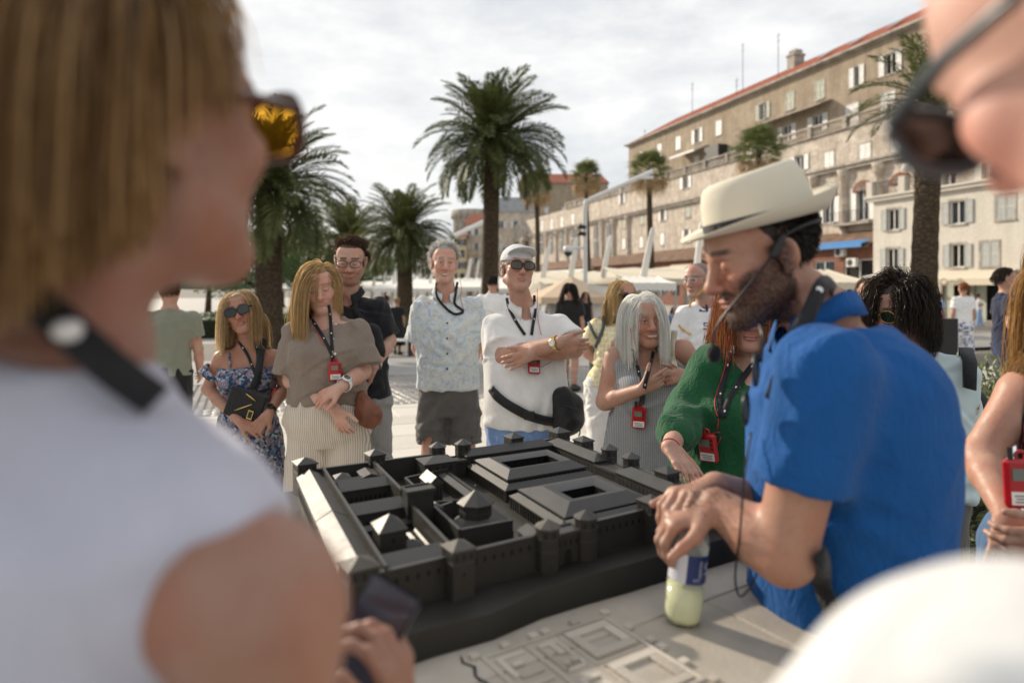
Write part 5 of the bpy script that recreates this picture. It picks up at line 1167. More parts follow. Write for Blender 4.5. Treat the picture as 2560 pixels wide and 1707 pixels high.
    def hand(s, side, tip, normal=(0,1,0), thumb=1, curl=(.35,.5,.4), spread=.10, size=1.0, thumb_in=.4, h=.0034, curls=None):
        "hand at the wrist of that arm: fingers towards tip, palm facing normal; thumb=+-1 picks the side"
        a, e, w = s.arm_pts[side]; d = unit(s.P3(tip)-w) if len(tip) == 3 and abs(tip[0]) > 3 else unit(tip); n = np.asarray(normal, float); n = unit(n-d*(n@d)); sd = np.cross(d, n)*thumb; S = s.S*size*(1 if s.sex == 'm' else .9); B = s.B
        B.cone(w, w+d*.022*S, .026*S, .027*S, .012, flat=(n, .72)); B.cone(w+d*.030*S+sd*.012*S, w+d*.078*S+sd*.017*S, .023*S, .020*S, .012, flat=(n, .62)); B.cone(w+d*.030*S-sd*.012*S, w+d*.074*S-sd*.019*S, .022*S, .018*S, .012, flat=(n, .62)); lo = [w.copy()]; hi = [w.copy()]
        for i, (off, L0, r) in enumerate(((.031,.074,.0092),(.0105,.082,.0096),(-.0105,.076,.0092),(-.0300,.060,.0080))):
            p = w+d*(.088-.004*abs(i-1))*S+sd*off*S; dd = unit(d+sd*spread*(1.5-i)*.6); cc = curls[i] if curls else curl
            for j, fr in enumerate((.45,.31,.24)):
                a_ = cc[j]; c_, s_ = math.cos(a_), math.sin(a_); ax = np.cross(dd, n); ax = unit(ax); dd = unit(dd*c_+np.cross(ax, dd)*s_); q = p+dd*L0*fr*S; n_ = n; B.cone(p, q, r*S*(1-.09*j), r*S*(.94-.10*j), .005 if j else .008); p = q; lo.append(p); hi.append(p)
        p = w+d*.022*S+sd*.024*S; d1 = unit(d*.72+sd*.62+n*.28); q = p+d1*.048*S; B.cone(p, q, .0155*S, .0115*S, .014); d2 = unit(d1+d*thumb_in-sd*thumb_in*.5); B.cone(q, q+d2*.030*S, .0112*S, .0100*S, .006); B.cone(q+d2*.03*S, q+d2*.054*S, .0100*S, .0082*S, .005); lo.append(q+d2*.06*S); hi.append(q+d2*.06*S); s.thumb_tip = q+d2*.054*S
        lo = np.min(lo, 0)-.032; hi = np.max(hi, 0)+.032; s.fine.append((lo, hi, h)); return s
    def legs(s, feet=None, knee=None, r=(.082,.058,.055,.040), spread=.095):
        g = s.g; B = s.B; S = s.S; s.leg = []; Ln = s.hp[2]-g
        for i, e in enumerate((-1, 1)):
            a = s.loc(-.1, e*.085*S, 0); f = s.loc(0, e*spread*S, 0); f[2] = g+.09
            if feet is not None: f = np.array([feet[i][0], feet[i][1], g+.09])
            k_ = a+(f-a)*.53+s.fwd(0)*.02; B.cone(a, k_, r[0]*S, r[1]*S, .03); m = k_+(f-k_)*.35-s.fwd(0)*.012; B.cone(k_, m, r[1]*S*.95, r[2]*S, .03); B.cone(m, f, r[2]*S, r[3]*S, .02); s.leg.append((a, k_, f))
            if s.sex == 'm' or True: pass
        return s
    def shoes(s, mat, name='shoe'):
        for i, (a, k_, f) in enumerate(s.leg):
            D = SDF(); fw = unit(s.fwd(0)+np.array([(-.25, .25)[i]*math.cos(s.hyaw), 0, 0])); b = f.copy(); b[2] = s.g
            D.cone(b-fw*.05+[0,0,.05], b+fw*.06+[0,0,.045], .045, .048, .02); D.cone(b+fw*.06+[0,0,.04], b+fw*.15+[0,0,.03], .047, .040, .02); D.cone(b-fw*.03+[0,0,.06], b-fw*.01+[0,0,.11], .045, .045, .02); D.half(b+[0,0,.004], (0,0,-1)); D.half(b+[0,0,.115], (0,0,1))
            V, F = D.nets(.009); link(name, mesh(name, relax(V, F, 1)-s.o, F), mat, s.root); 
        return s
    # paint and mesh the skin
    def finish(s, hair_col=None, lips=(.50,.20,.17), brow=(.08,.05,.03), beard=None, stub=.0, eye=(.05,.04,.03), scalp=True, hairline=.085, h=.0068, cheeks=.35, side_scalp=-.03):
        parts = []; lo, hi = s.B.bounds(); V, F = surface_nets(*s.B.grid(lo-.02, hi+.02, h), h); V = relax(V, F, 2)
        c = V[F].mean(1); keep = np.ones(len(F), bool)
        for a, b, _ in s.fine: keep &= ~((c > a+.010) & (c < b-.010)).all(1)
        parts.append((V, F[keep]))
        for a, b, hh in s.fine:
            v, f = surface_nets(*s.B.grid(a, b, hh), hh)
            if len(f): parts.append((relax(v, f, 1, .4), f))
        VV = np.concatenate([p[0] for p in parts]); off = np.cumsum([0]+[len(p[0]) for p in parts[:-1]]); FF = np.concatenate([p[1]+o for p, o in zip(parts, off)])
        C = np.tile(s.skin, (len(VV), 1)); q = ((VV-s.hc)@s.R)/s.hs/np.array([s.headw,1,1]); x, y, z = q.T; ax = np.abs(x); inh = (np.abs(q) < .16).all(1)
        def mixc(mask, col, a=1.0):
            m = np.clip(mask, 0, 1)[:,None]*a*inh[:,None]; np.copyto(C, C*(1-m)+np.array(col)*m)
        sm = lambda v, w: np.clip(.5-v/w, 0, 1)
        r = np.random.default_rng(3); nz = r.uniform(0, 1, len(VV)); front = sm(y+.045, .02)
        mixc(sm(np.hypot((ax-.045)/.028, (z+.025)/.026)-1, .8)*front, s.skin*np.array([1.12,.72,.70]), cheeks); mixc(sm(np.hypot(ax/.018, (z+.032)/.018)-1, .7)*front, s.skin*np.array([1.1,.72,.70]), cheeks*.9)
        if hair_col is not None and scalp:
            hl = ((z > hairline-.35*np.clip(y+.06, 0, .2)) & (y > -.095)) | ((y > .012) & (z > side_scalp)) | ((y > .010-.62*(z-.005)) & (z > .005)) ; mixc((hl & (ax < .0765)).astype(float), hair_col, 1.0)
        if beard is not None:
            jl = sm(z+.030+.030*np.clip((.055-ax)/.02, -1, 1)-.02*np.clip((y+.05)/.05, 0, 1), .012)*sm(y-.012, .02)*(z > -.135); must = sm(np.hypot(ax/.032, (z+.051)/.009)-1, .5)*front; side = sm(np.abs(y+.0)-.018, .015)*(ax > .055)*(z < .02)
            bm_ = np.clip(np.maximum(np.maximum(jl, must), side), 0, 1)*(.55+.45*nz); bm_ *= 1-sm(np.hypot(ax/(s.mw*1.05), (z+.066)/.010)-1, .2); mixc(bm_, beard, stub)
        mixc(sm(np.hypot(ax/s.mw, (z+.0655-.004*s.smile*(ax/s.mw)**2)/.0105)-1, .25)*sm(y+.078, .01), lips, .62)
        if s.smile > .6: mixc(((ax < s.mw*.72) & (np.abs(z+.0655-.004*s.smile*(ax/s.mw)**2) < .0028) & (y < -.085)).astype(float), (.75,.70,.62), .95)
        elif s.smile == 0: mixc(((ax < s.mw*.95) & (np.abs(z+.0655) < .0016) & (y < -.085)).astype(float), np.array(lips)*.35, .8)
        bz = .033-.10*np.clip(ax-.034, 0, .05)-.06*np.clip(.022-ax, 0, .05)
        mixc(sm(np.abs(z-bz)/.0052-1, .6)*sm(np.abs(ax-.032)/.020-1, .3)*front, brow, .85*(.7+.3*1))
        if not s.closed:
            e = np.hypot((ax-.0315)/.0128, (z-.0030)/.0043); fr = sm(y+.080, .006); mixc((e < 1)*fr, (.46,.42,.39)); ir = np.hypot(ax-.0315, z-.004); mixc((ir < .0058)*(e < 1.02)*fr, eye); mixc(sm(np.abs(e-1.12)/.16-1, .3)*(z > .0025)*fr, (.05,.035,.03), .8)
        else: mixc(sm(np.abs(z+.0005+8*(ax-.0315)**2)/.0016-1, .5)*sm(np.abs(ax-.0315)/.013-1, .2)*sm(y+.082, .006), (.06,.04,.03), .85)
        s.add('body', VV, FF, M_skin, C); return s
    def add(s, name, V, F, mat, cols=None, parent=None, smooth=True):
        o = link(name, mesh(name, V-s.o, F, smooth, cols), mat, parent or s.root); s.meshes.append((V, F)); return o
    # clothes: a field, cut and meshed
    def cloth(s, name, D, mat, h=.0075, fold=.0, seed=1, it=2, parent=None, fz=16, fx=26, crease=45, camp=.008):
        lo, hi = D.bounds()
        if fold: D.fn(folds(seed, fold, fz, fx), lo-.03, hi+.03, .0, 'd')
        V, F = surface_nets(*D.grid(lo-.03, hi+.03, h), h); V = relax(V, F, it)
        if crease: V = creases(V, F, crease, camp, seed+50)
        return s.add(name, V, F, mat, parent=parent)
    def sleeve(s, D, side, frac, r0, r1, k=.035, fore=0.0, r2=None, tilt=0):
        "sleeve over frac of the upper arm, ending in a clean cut"
        a, e, w = s.arm_pts[side]; S = s.S; d = unit(e-a); end = a+(e-a)*min(frac, 1.0); cut = unit(d+np.array([0,0,-tilt])); s.tube_cut(D, a, end, r0*S, r1*S, cut, k); return s
    def tube_cut(s, D, a, end, r0, r1, cut, k=.035):
        ab = end-a; L2 = ab@ab
        def fn(P):
            t = np.clip(((P-a)@ab)/L2, 0, 1.3); q = P-a-t[..., None]*ab; return np.maximum(np.sqrt((q*q).sum(-1))-(r0+t*(r1-r0)), (P-end)@cut)
        m = max(r0, r1)*1.15; D.fn(fn, np.minimum(a, end)-m, np.maximum(a, end)+m, k)
    def polo(s, name, mat, secs, hem, sl, r=(.068,.074), fold=.006, seed=1, neckhole=(.067,.060,.03), k=.04, fore=0, h=.0075, fx=26, fz=16, vneck=0, crease=55, camp=.008):
        D = SDF(); D.loft(s.rows(secs), .03)
        for e in (-1, 1):
            if e in s.arm_pts and sl: s.sleeve(D, e, sl, r[0], r[1], k)
            else: D.ell(s.loc(.86, e*(s.sw-.01), -.01), np.array([.07,.062,.062])*s.S, None, .04)
        c = s.ctr(hem); D.half(c, (0,0,-1), .004)
        a, b, dz = neckhole; n0 = s.nk+s.fwd(1)*(.012*s.S); D.cone(n0+[0,0,-.005], n0+s.fwd(1)*.02+[0,0,.14], a*s.S, a*s.S*1.3, .006, '-'); D.ell(n0+s.fwd(1)*.055*s.S+[0,0,-dz*.3], np.array([a*.75,.045,dz*1.2+.01])*s.S, None, .006, '-')
        if vneck: D.cone(n0+s.fwd(1)*.09*s.S, n0+s.fwd(1)*.12*s.S+[0,0,-vneck], .03*s.S, .006, .004, '-')
        return s.cloth(name, D, mat, h, fold, seed, fx=fx, fz=fz, crease=crease, camp=camp)
    def trousers(s, name, mat, waist, length, r=(.098,.085,.075), secs=None, fold=.006, seed=2, h=.0085, kk=.012):
        "length: fraction of leg covered"
        D = SDF(); rows = MALE if s.sex == 'm' else FEMALE; D.loft(s.rows(secs or [(t, a*s.wide+.012, b*s.deep+.012, f) for t, a, b, f in rows if t <= .5]), .03); S = s.S
        for a, k_, f in s.leg:
            f = f-np.array([0,0,.09]); Lk = np.linalg.norm(k_-a); Lf = np.linalg.norm(f-k_); tot = (Lk+Lf)*length
            if tot <= Lk: end = a+(k_-a)*tot/Lk; d = unit(k_-a); D.cone(a, end+d*.03, r[0]*S, r[1]*S, kk)
            else: end = k_+(f-k_)*(tot-Lk)/Lf; d = unit(f-k_); D.cone(a, k_, r[0]*S, r[1]*S, kk); D.cone(k_, end+d*.03, r[1]*S, r[2]*S, kk)
            D.half(end, d, .003, (end-[.16,.16,.16]+d*.06, end+[.16,.16,.16]+d*.10)); rr = (r[1] if tot <= Lk else r[2])*S; D.cone(end-d*.03, end+d*.1, rr-.009, rr-.009, .003, '-')
        D.half(s.ctr(waist), (0,0,1), .004); return s.cloth(name, D, mat, h, fold, seed)
    def collar(s, mat, h=.036, spread=.03, name='collar', stand=.0):
        "folded shirt collar: stand round the neck, leaf falling outwards, points in front"
        n = 26; V = []; a0 = math.radians(18); c0 = s.nk+np.array([0,0,.012]); rI = s.neck_r*1.16; yw = s.yaw
        for i in range(n):
            t = i/(n-1); a = a0+(2*math.pi-2*a0)*t; fx_ = math.sin(a); ff = math.cos(a); fr = max(0, ff)
            def at(r, z): x, f = r*fx_, r*ff*.95+.012; return c0+np.array([math.cos(yw)*x+math.sin(yw)*f, math.sin(yw)*x-math.cos(yw)*f, z-.030*fr*1.3+.012*(1-fr)])
            pt = max(0, (ff-.55)/.45); V += [at(rI, -.004), at(rI*1.04, h*.72), at(rI*1.16, h*.80), at(rI*1.42+.004, -h*.10-pt*.030-.002), at(rI*1.36, -h*.10-pt*.030-.004)]
        V = np.array(V); F = [(i*5+k, i*5+k+1, i*5+6+k, i*5+5+k) for i in range(n-1) for k in range(4)]; return s.add(name, V, np.array(F), mat)
    # raycast photo pixels on to this person's own surface
    def hit(s, x, y, off=.004):
        if s.tree is None:
            vs = []; fs = []; b = 0
            for V, F in s.meshes: vs += V.tolist(); fs += (F+b).tolist(); b += len(V)
            s.tree = BVHTree.FromPolygons(vs, fs)
        d = Vector(unit(px(x, y, 1.0)-px(1280, 720, 0)-np.array([0,0,0]) if False else px(x, y, 1.0)-np.array([0,0,CAMH]))); l, n, i, ds = s.tree.ray_cast(Vector((0,0,CAMH)), d)
        if l is None: return px(x, y, s.Y), np.array([0,-1.0,0])
        n = np.array(n); n = n if n@np.array(d) < 0 else -n
        return np.array(l)+n*off, n
    def path(s, pts, off=.004, m=4):
        P = smooth_path([(a, b, 0) for a, b in pts], m); H = [s.hit(p[0], p[1], off) for p in P]; Q = np.array([h[0] for h in H]); N = np.array([h[1] for h in H])
        for _ in range(2):
            Q[1:-1] = .25*Q[:-2]+.5*Q[1:-1]+.25*Q[2:]; N[1:-1] = N[:-2]+N[1:-1]+N[2:]
        N /= np.linalg.norm(N, axis=1, keepdims=True); return Q, N
    # hair
    def hair(s, n, length, col0, col1, root=None, flow=None, grav=.35, jit=.10, thick=.016, r=.0022, K=12, seed=0, colliders=(), lenvar=.2, stiff=1.0, curl=0, taper=.3, name='hair', clump=0):
        n = int(n*2.1); r = r*.80; g = np.random.default_rng(seed); q = g.normal(0, 1, (n*6, 3)); q /= np.linalg.norm(q, axis=1, keepdims=True); L0 = q*np.array([.078,.099,.084])+np.array([0,.018,.035]); m = root(L0) if root else (L0[:,2] > .0); L0 = L0[m][:n]; q = q[m][:n]; n = len(L0)
        T = flow(L0, q) if flow else np.stack([np.sign(L0[:,0])*.9, L0[:,1]*0+.3, L0[:,1]*0-.1], 1); T = T-(T*q).sum(1, keepdims=True)*q*.8; T /= np.linalg.norm(T, axis=1, keepdims=True)+1e-9
        sc = s.hs*np.array([s.headw,1,1]); P = s.hc+(L0*sc)@s.R.T; D = T@s.R.T; th = g.uniform(.002, thick, n); L_ = (length(L0, q, g) if callable(length) else length*g.uniform(1-lenvar, 1+lenvar*.4, n))*s.hs; step = (L_/(K-1))[:,None]; paths = [P.copy()]
        cols = [(s.H((0,.018,.035)), np.array([.077,.098,.083])*sc, s.R, 1), (s.H((0,-.03,-.045)), np.array([.062,.064,.075])*sc, s.R, 1), (s.H((0,.012,-.10)), np.array([.056,.060,.09])*s.hs, None, .6)]+[(np.asarray(c), np.asarray(r_), None, .6) for c, r_ in colliders]
        cp = g.uniform(0, 6.3, n); cf = curl
        for k in range(1, K):
            w = D*stiff+np.array([0,0,-1.0])*grav*(.45+k/K*1.3)+g.normal(0, jit, (n,3))
            if curl: w = w+curl*np.stack([np.cos(cp+k*1.5), np.sin(cp*1.3+k*1.7), .3*np.sin(cp+k)], 1)
            w /= np.linalg.norm(w, axis=1, keepdims=True); Pn = P+w*step
            for c, rr, RR, kk in cols:
                d = Pn-c; d = d@RR if RR is not None else d; e = rr[None,:]+(th*kk)[:,None]; k0 = np.sqrt(((d/e)**2).sum(1)); i = k0 < 1; d[i] /= k0[i][:,None]; d = d@RR.T if RR is not None else d; Pn = c+d
            D = Pn-P; D /= np.linalg.norm(D, axis=1, keepdims=True)+1e-9; P = Pn; paths.append(P.copy())
        paths = np.stack(paths, 1); t = g.uniform(0, 1, (n,1))**1.3; C = np.array(col0)*(1-t)+np.array(col1)*t; C *= g.uniform(.75, 1.2, (n,1))
        V, F, CC = strands(paths, r*g.uniform(.7, 1.3, n)*s.hs, C, 2, taper); return s.add(name, V, F, M_hair, np.clip(CC, 0, .9))
    def fuzz(s, mask, n, ln, r, col0, col1, flow, lift=.5, seed=0, name='body_hair'):
        "short hairs standing on the skin where mask(vertices) holds"
        V, F = s.meshes[0]; g = np.random.default_rng(seed); N = vnormals(V, F); i = np.nonzero(mask(V))[0]
        if len(i) == 0: return
        i = g.choice(i, n); P = V[i]+g.normal(0, .0012, (n,3)); D = N[i]*lift+np.asarray(flow)+g.normal(0, .35, (n,3)); D /= np.linalg.norm(D, axis=1, keepdims=True); L_ = ln*g.uniform(.5, 1.2, (n,1))
        paths = np.stack([P, P+D*L_*.5, P+D*L_+np.asarray(flow)*L_*.3], 1); t = g.uniform(0, 1, (n,1)); V2, F2, C2 = strands(paths, r, np.array(col0)*(1-t)+np.array(col1)*t, 2, .3); o = link(name, mesh(name, V2-s.o, F2, True, C2), M_hair, s.root); return tag(o, kind='stuff')
# ---------------------------------------------------------------- things worn and carried
M_strap = fabric('black_strap', (.012,.013,.016), 500, .7); M_logo = plain('white_print', (.75,.75,.75), .6, var=.02); M_redp = plain('red_receiver_plastic', (.38,.008,.012), .32, var=.08, spec=.5); M_redw = plain('red_wire', (.50,.02,.03), .5); M_stick = plain('white_sticker', (.72,.72,.70), .5, var=.04); M_blackp = plain('black_plastic', (.012,.012,.013), .35); M_gold = plain('gold_metal', (.60,.42,.16), .25, 1.0); M_steel = plain('steel', (.55,.55,.54), .25, 1.0); M_lens = plain('dark_lens', (.008,.008,.009), .06, spec=.6); M_screen = plain('lcd_grey', (.16,.18,.15), .2)
_rc = None
def receiver(p, n, s_, label, lan_pts=(), P=None, wires=(), width=.017, roll=0, extra=None, dots=True):
    "neck strap with the red audio receiver: one thing"
    root = empty('audio_receiver', p, label, 'receiver', 'red audio receivers on neck straps'); n = unit(n); up = np.array([0,0,1.0]); up = unit(up-n*(up@n)); c_, s__ = math.cos(roll), math.sin(roll); sd = np.cross(up, n); up, sd = up*c_+sd*s__, sd*c_-up*s__; M4 = np.stack([sd, -n, up], 1)      # local x right, -y outwards, z up
    def put(mb, name, mat, parent=root, bevel=0, smooth=False):
        mb.v = [tuple(M4@(np.array(v)*s_)) for v in mb.v]; return mb.build(name, mat, parent, smooth, bevel=bevel*s_)
    case = put(MB().box(-.033,.033,-.020,0,-.050,.048), 'case', M_redp, bevel=.007)
    for args, nm, mt in (((-.022,.012,-.0218,-.0195,.006,.030), 'screen', M_screen), ((-.025,.025,-.0215,-.0198,-.042,-.016), 'sticker', M_stick)): put(MB().box(*args), nm, mt, case)
    for z in (.028, .014, 0): put(MB().box(.016,.023,-.0222,-.0195,z-.003,z+.003), 'button', M_blackp, case)
    for z, w in ((-.024,.020),(-.030,.017),(-.036,.019)): put(MB().box(-w,w,-.0222,-.0216,z-.0012,z+.0012), 'sticker_print', M_screen, case)
    put(MB().tube([(-.018,-.01,.046),(-.018,-.01,.072)], .0055, 8), 'antenna', M_blackp); put(MB().tube(smooth_path([(-.006,-.010,.046),(-.008,-.010,.058),(0,-.010,.064),(.010,-.010,.060),(.010,-.010,.046)], 3), .0035, 6), 'loop', M_redp, smooth=True)
    O = np.array(root.location)
    if P is not None:
        for pts in lan_pts:
            Q, N = P.path(pts, .005); V, F = ribbon(Q-O, N, width*s_, .002); link('strap', mesh('strap', V, F), M_strap, root)
            if dots:
                L_ = np.cumsum(np.r_[0, np.linalg.norm(np.diff(Q, axis=0), axis=1)]); k = .05
                while k < L_[-1]-.02:
                    c = np.array([np.interp(k, L_, Q[:,j]) for j in range(3)]); nn = unit([np.interp(k, L_, N[:,j]) for j in range(3)]); i = min(int(np.searchsorted(L_, k)), len(Q)-1); T = unit(Q[i]-Q[max(i-1,0)]); B_ = np.cross(T, nn); w = .0042*s_; c = c+nn*.0026
                    pts2 = [c+B_*w*math.cos(a)*.8+T*w*(math.sin(a)*1.0+(.7 if abs(a-math.pi/2) < .1 else 0)) for a in np.linspace(0, 2*math.pi, 9)[:-1]]
                    link('strap_logo', mesh('strap_logo', np.array(pts2)-O, [tuple(range(8))], False), M_logo, root); k += .115
        for pts in wires: Q, N = P.path(pts, .006); MB().tube(Q-O, .0016*max(1, s_), 5).build('earphone_wire', M_redw, root, True)
    return root
def glasses(P, label, mat_f, mat_l, w=.062, hgt=.044, r=.0024, tint=True, cat='glasses', y0=-.112, z0=.004, name='glasses', shape=2.6, temple=True, thick=None, group='glasses worn by people'):
    "frame with two lenses and temples on that person's head"
    root = empty(name, P.H((0, y0, z0)), label, cat); O = np.array(root.location); hs = P.hs
    for e in (-1, 1):
        rim = []; n = 18
        for k in range(n):
            a = 2*math.pi*k/n; ca, sa = math.cos(a), math.sin(a); x = e*(.0345)+math.copysign(abs(ca)**(2/shape), ca)*w/2; z = z0+math.copysign(abs(sa)**(2/shape), sa)*hgt/2*(1 if sa > 0 else .95); rim.append(P.H((x, y0+.10*max(0, abs(x)-.02)**1.3*3, z))-O)
        V = np.array(rim); c = V.mean(0); link('lens', mesh('lens', np.vstack([V, c]), [(k, (k+1) % n, n) for k in range(n)]), mat_l, root)
        MB().tube(list(V)+[V[0]], (thick or r)*hs, 6).build('rim', mat_f, root, True)
        if temple: MB().tube([P.H((e*(.0345+w/2), y0+.012, z0+hgt*.25))-O, P.H((e*.080, -.05, z0+hgt*.25))-O, P.H((e*.0835, .012, z0+.006))-O, P.H((e*.083, .026, z0-.016))-O], [(thick or r)*1.1*hs, (thick or r)*1.1*hs, r*hs, r*.8*hs], 6).build('temple', mat_f, root, True)
    MB().tube([P.H((-.0345+w/2-.001, y0, z0+hgt*.15))-O, P.H((0, y0-.003, z0+hgt*.22))-O, P.H((.0345-w/2+.001, y0, z0+hgt*.15))-O], r*hs, 6).build('bridge', mat_f, root, True)
    return root
def lens_clear():
    m = Mat('clear_spectacle_lens'); m.set((.9,.92,.92), .03, 0, .5, Transmission_Weight=.0, Alpha=.05); return m.m
M_lensc = lens_clear()
def lens_tint(name, col, al):
    m = Mat(name); m.set(col, .05, 0, .6); t = m.n('ShaderNodeBsdfTransparent'); t.inputs[0].default_value = (*col, 1); mx = m.n('ShaderNodeMixShader'); mx.inputs[0].default_value = al
    m.l(t.outputs[0], mx.inputs[1]); m.l(m.b.outputs[0], mx.inputs[2]); m.l(mx.outputs[0], m.out.inputs[0]); return m.m
M_lensg = lens_tint('grey_brown_tinted_lens', (.16,.14,.12), .45)
def watch(P, side, t, label, strap, face, s_=1.0):
    a, e, w = P.arm_pts[side]; c = w+(e-w)*t; d = unit(w-e); root = empty('wristwatch', c, label, 'watch'); r = .031*P.S*s_*(1 if P.sex == 'm' else .9)
    out = np.array([0,-1.0,.25]); out = unit(out-d*(out@d)); sd = np.cross(d, out); n = 20; V = []
    for k in range(n):
        a_ = 2*math.pi*k/n; rr = unit(math.cos(a_)*out+math.sin(a_)*sd)
        for rad, ax in ((r, -.009), (r+.003, -.009), (r+.003, .009), (r, .009)): V.append(rr*rad+d*ax*s_)
    F = [(k*4+j, k*4+(j+1) % 4, ((k+1) % n)*4+(j+1) % 4, ((k+1) % n)*4+j) for k in range(n) for j in range(4)]; link('strap', mesh('strap', V, F, False), strap, root)
    M3 = np.stack([sd, d, out], 1)
    for nm, prof, mt in (('case', [(.0185,0),(.019,.006),(.016,.008)], strap), ('dial', [(.0145,.0082),(.0145,.0088)], face)):
        mb = MB().lathe([(a*s_, b*s_) for a, b in prof], (0,0,r-.001), 18); mb.v = [tuple(M3@np.array(v)) for v in mb.v]; mb.build(nm, mt, root, False)
    return root
# ================================================================ the tour group
SK1, SK2, SK3 = (.50,.275,.185), (.40,.20,.125), (.58,.36,.27)
def pat_floral():
    m = Mat('floral_blue_dress'); v = m.vor(16, 'F1', None, 'Distance', .25); c = m.vor(70, 'F1', None, 'Color'); bw = m.n('ShaderNodeRGBToBW'); m.l(c, bw.inputs[0])
    base = m.ramp(bw.outputs[0], (.35, (.03,.05,.10)), (.5, (.10,.16,.26)), (.62, (.30,.36,.42)), (.75, (.26,.14,.13)), interp='CONSTANT')
    ring = m.ramp(v, (.0, (.35,.42,.48)), (.12, (.10,.13,.22)), (.2, (.42,.26,.22)), (.27, (.08,.12,.22)), (.36, (.36,.40,.44)), (.44, (.07,.10,.18)), interp='CONSTANT')
    m.set(m.mix(m.ramp(v, (.34, .85), (.42, 0.0)), base, ring), .85, 0, .2); m.bump(m.noise(10, 3), .4, .01); return m.m
def pat_aloha():
    m = Mat('pastel_floral_shirt'); w = m.noise(13, 4, .5, None, 2.2); u = m.noise(24, 3, .5, None, 1.5)
    c = m.ramp(w, (.30, (.38,.44,.58)), (.40, (.50,.57,.64)), (.48, (.58,.65,.66)), (.55, (.62,.62,.58)), (.66, (.42,.51,.63)))
    c = m.mix(m.ramp(u, (.52, 0.0), (.60, .7)), c, (.70,.70,.62)); c = m.mix(m.ramp(m.noise(34, 4, .6, None, 2), (.62, 0.0), (.68, .7)), c, (.26,.33,.55)); m.set(c, .8, 0, .2); m.bump(m.noise(9, 3, .5, m.stretch(1,1,.5), 1), .6, .012); return m.m
def pat_yellow():
    m = Mat('yellow_white_print_top'); v = m.vor(34, 'F1', m.stretch(1.2,1.2,.8), 'Distance', .15); m.set(m.ramp(v, (.0, (.75,.72,.60)), (.22, (.74,.70,.55)), (.27, (.70,.50,.10)), (.42, (.72,.55,.16)), (.5, (.76,.72,.58))), .85, 0, .2); m.bump(m.noise(9, 3), .4, .01); return m.m
def pat_stripe(name, c0, c1, f, ax='X'):
    m = Mat(name); w = m.wave(f, .12, ax); m.set(m.ramp(w, (.55, c0), (.75, c1)), .85, 0, .2); m.bump(m.noise(7, 3, .5, m.stretch(1,1,.4), 1), .6, .014); m.bump(w, .15, .001); return m.m
def pat_rib(name, c0, c1, f):
    m = Mat(name); w = m.wave(f, .2, 'X'); n = m.noise(300, 3); m.set(m.mix(.5, m.ramp(n, (.35, c0), (.65, c1)), m.ramp(w, (.2, c0), (.8, c1))), .9, 0, .15); m.bump(w, .5, .002); m.bump(m.noise(7, 3), .5, .012); return m.m
def pat_tropic():
    m = Mat('pale_flowered_blouse'); v = m.vor(9, 'F1', None, 'Distance', .9); w = m.noise(30, 5, .6, None, 2); c = m.mix(m.ramp(v, (.28, .9), (.36, 0.0)), (.52,.62,.64), m.ramp(w, (.4, (.30,.05,.08)), (.48, (.62,.45,.42)), (.55, (.16,.15,.04)), (.62, (.05,.04,.03)))); m.set(c, .8, 0, .2); return m.m
M_dress1, M_aloha, M_yelp, M_trop = pat_floral(), pat_aloha(), pat_yellow(), pat_tropic()
M_taupe = fabric('taupe_linen', (.215,.172,.140), 700, fold=.7); M_pin = pat_stripe('pinstriped_cream_trousers', (.62,.56,.48), (.38,.32,.26), 30); M_blackpolo = fabric('black_polo_knit', (.012,.013,.016), 800); M_greysh = fabric('grey_shorts_cloth', (.115,.108,.100), 700); M_lgrey = fabric('light_grey_shorts', (.26,.26,.25), 700); M_whitepolo = fabric('white_polo_knit', (.72,.715,.70), 1200, fold=.3, bump=.1, fscale=5); M_denim = fabric('light_blue_linen', (.17,.28,.52), 250, bump=.6, var=.16); M_whitep = fabric('white_trousers', (.74,.73,.72), 700); M_ribgrey = pat_rib('grey_ribbed_knit', (.18,.185,.19), (.34,.345,.35), 32); M_green = fabric('green_blouse', (.008,.080,.028), 600, fold=.8, fscale=12); M_jersey = fabric('white_jersey', (.76,.76,.77), 500); M_blue = fabric('royal_blue_polo', (.006,.082,.285), 900, fold=.6, var=.05, sheen=.05); M_tank = fabric('pale_blue_top', (.46,.60,.72), 800); M_jean = fabric('blue_jeans', (.07,.14,.26), 400, var=.15); M_wht = fabric('white_sleeveless_top', (.47,.485,.58), 900, fold=.4, fscale=6); M_wht2 = fabric('white_shirt', (.62,.63,.63), 900, fold=.4, fscale=6); M_shoe = plain('dark_shoe_leather', (.03,.025,.02), .5); M_shoew = plain('white_trainer', (.7,.7,.68), .5); M_leather = plain('brown_leather', (.16,.055,.028), .38, var=.35, nscale=14, bump=.5, bscale=50); M_canvas = fabric('cream_canvas', (.55,.48,.37), 400); M_straw = None; M_earr = M_gold
def fem_root(L): return ((L[:,2] > .0) | (L[:,1] > .01)) & ~((L[:,1] < -.030) & (L[:,2] < .070)) & ~((L[:,1] < .0) & (L[:,2] < .03)) & (L[:,2] > -.05)
def men_root(L): return ((L[:,2] > .068-.5*np.clip(L[:,1]+.03, -.05, .06)) | ((L[:,1] > .018) & (L[:,2] > -.040))) & (L[:,1] > -.082)
def part_flow(px_, back=.25, fr=-.1):
    def f(L, q): sgn = np.where(L[:,0] > px_, 1., -1.); return np.stack([sgn*.95, np.where(L[:,1] < -.02, fr, back), -.35+0*sgn], 1)
    return f
def back_flow(lift=.3, side=.2): return lambda L, q: np.stack([side+0*L[:,0], .9+0*L[:,0], 0*L[:,0]], 1)+q*lift

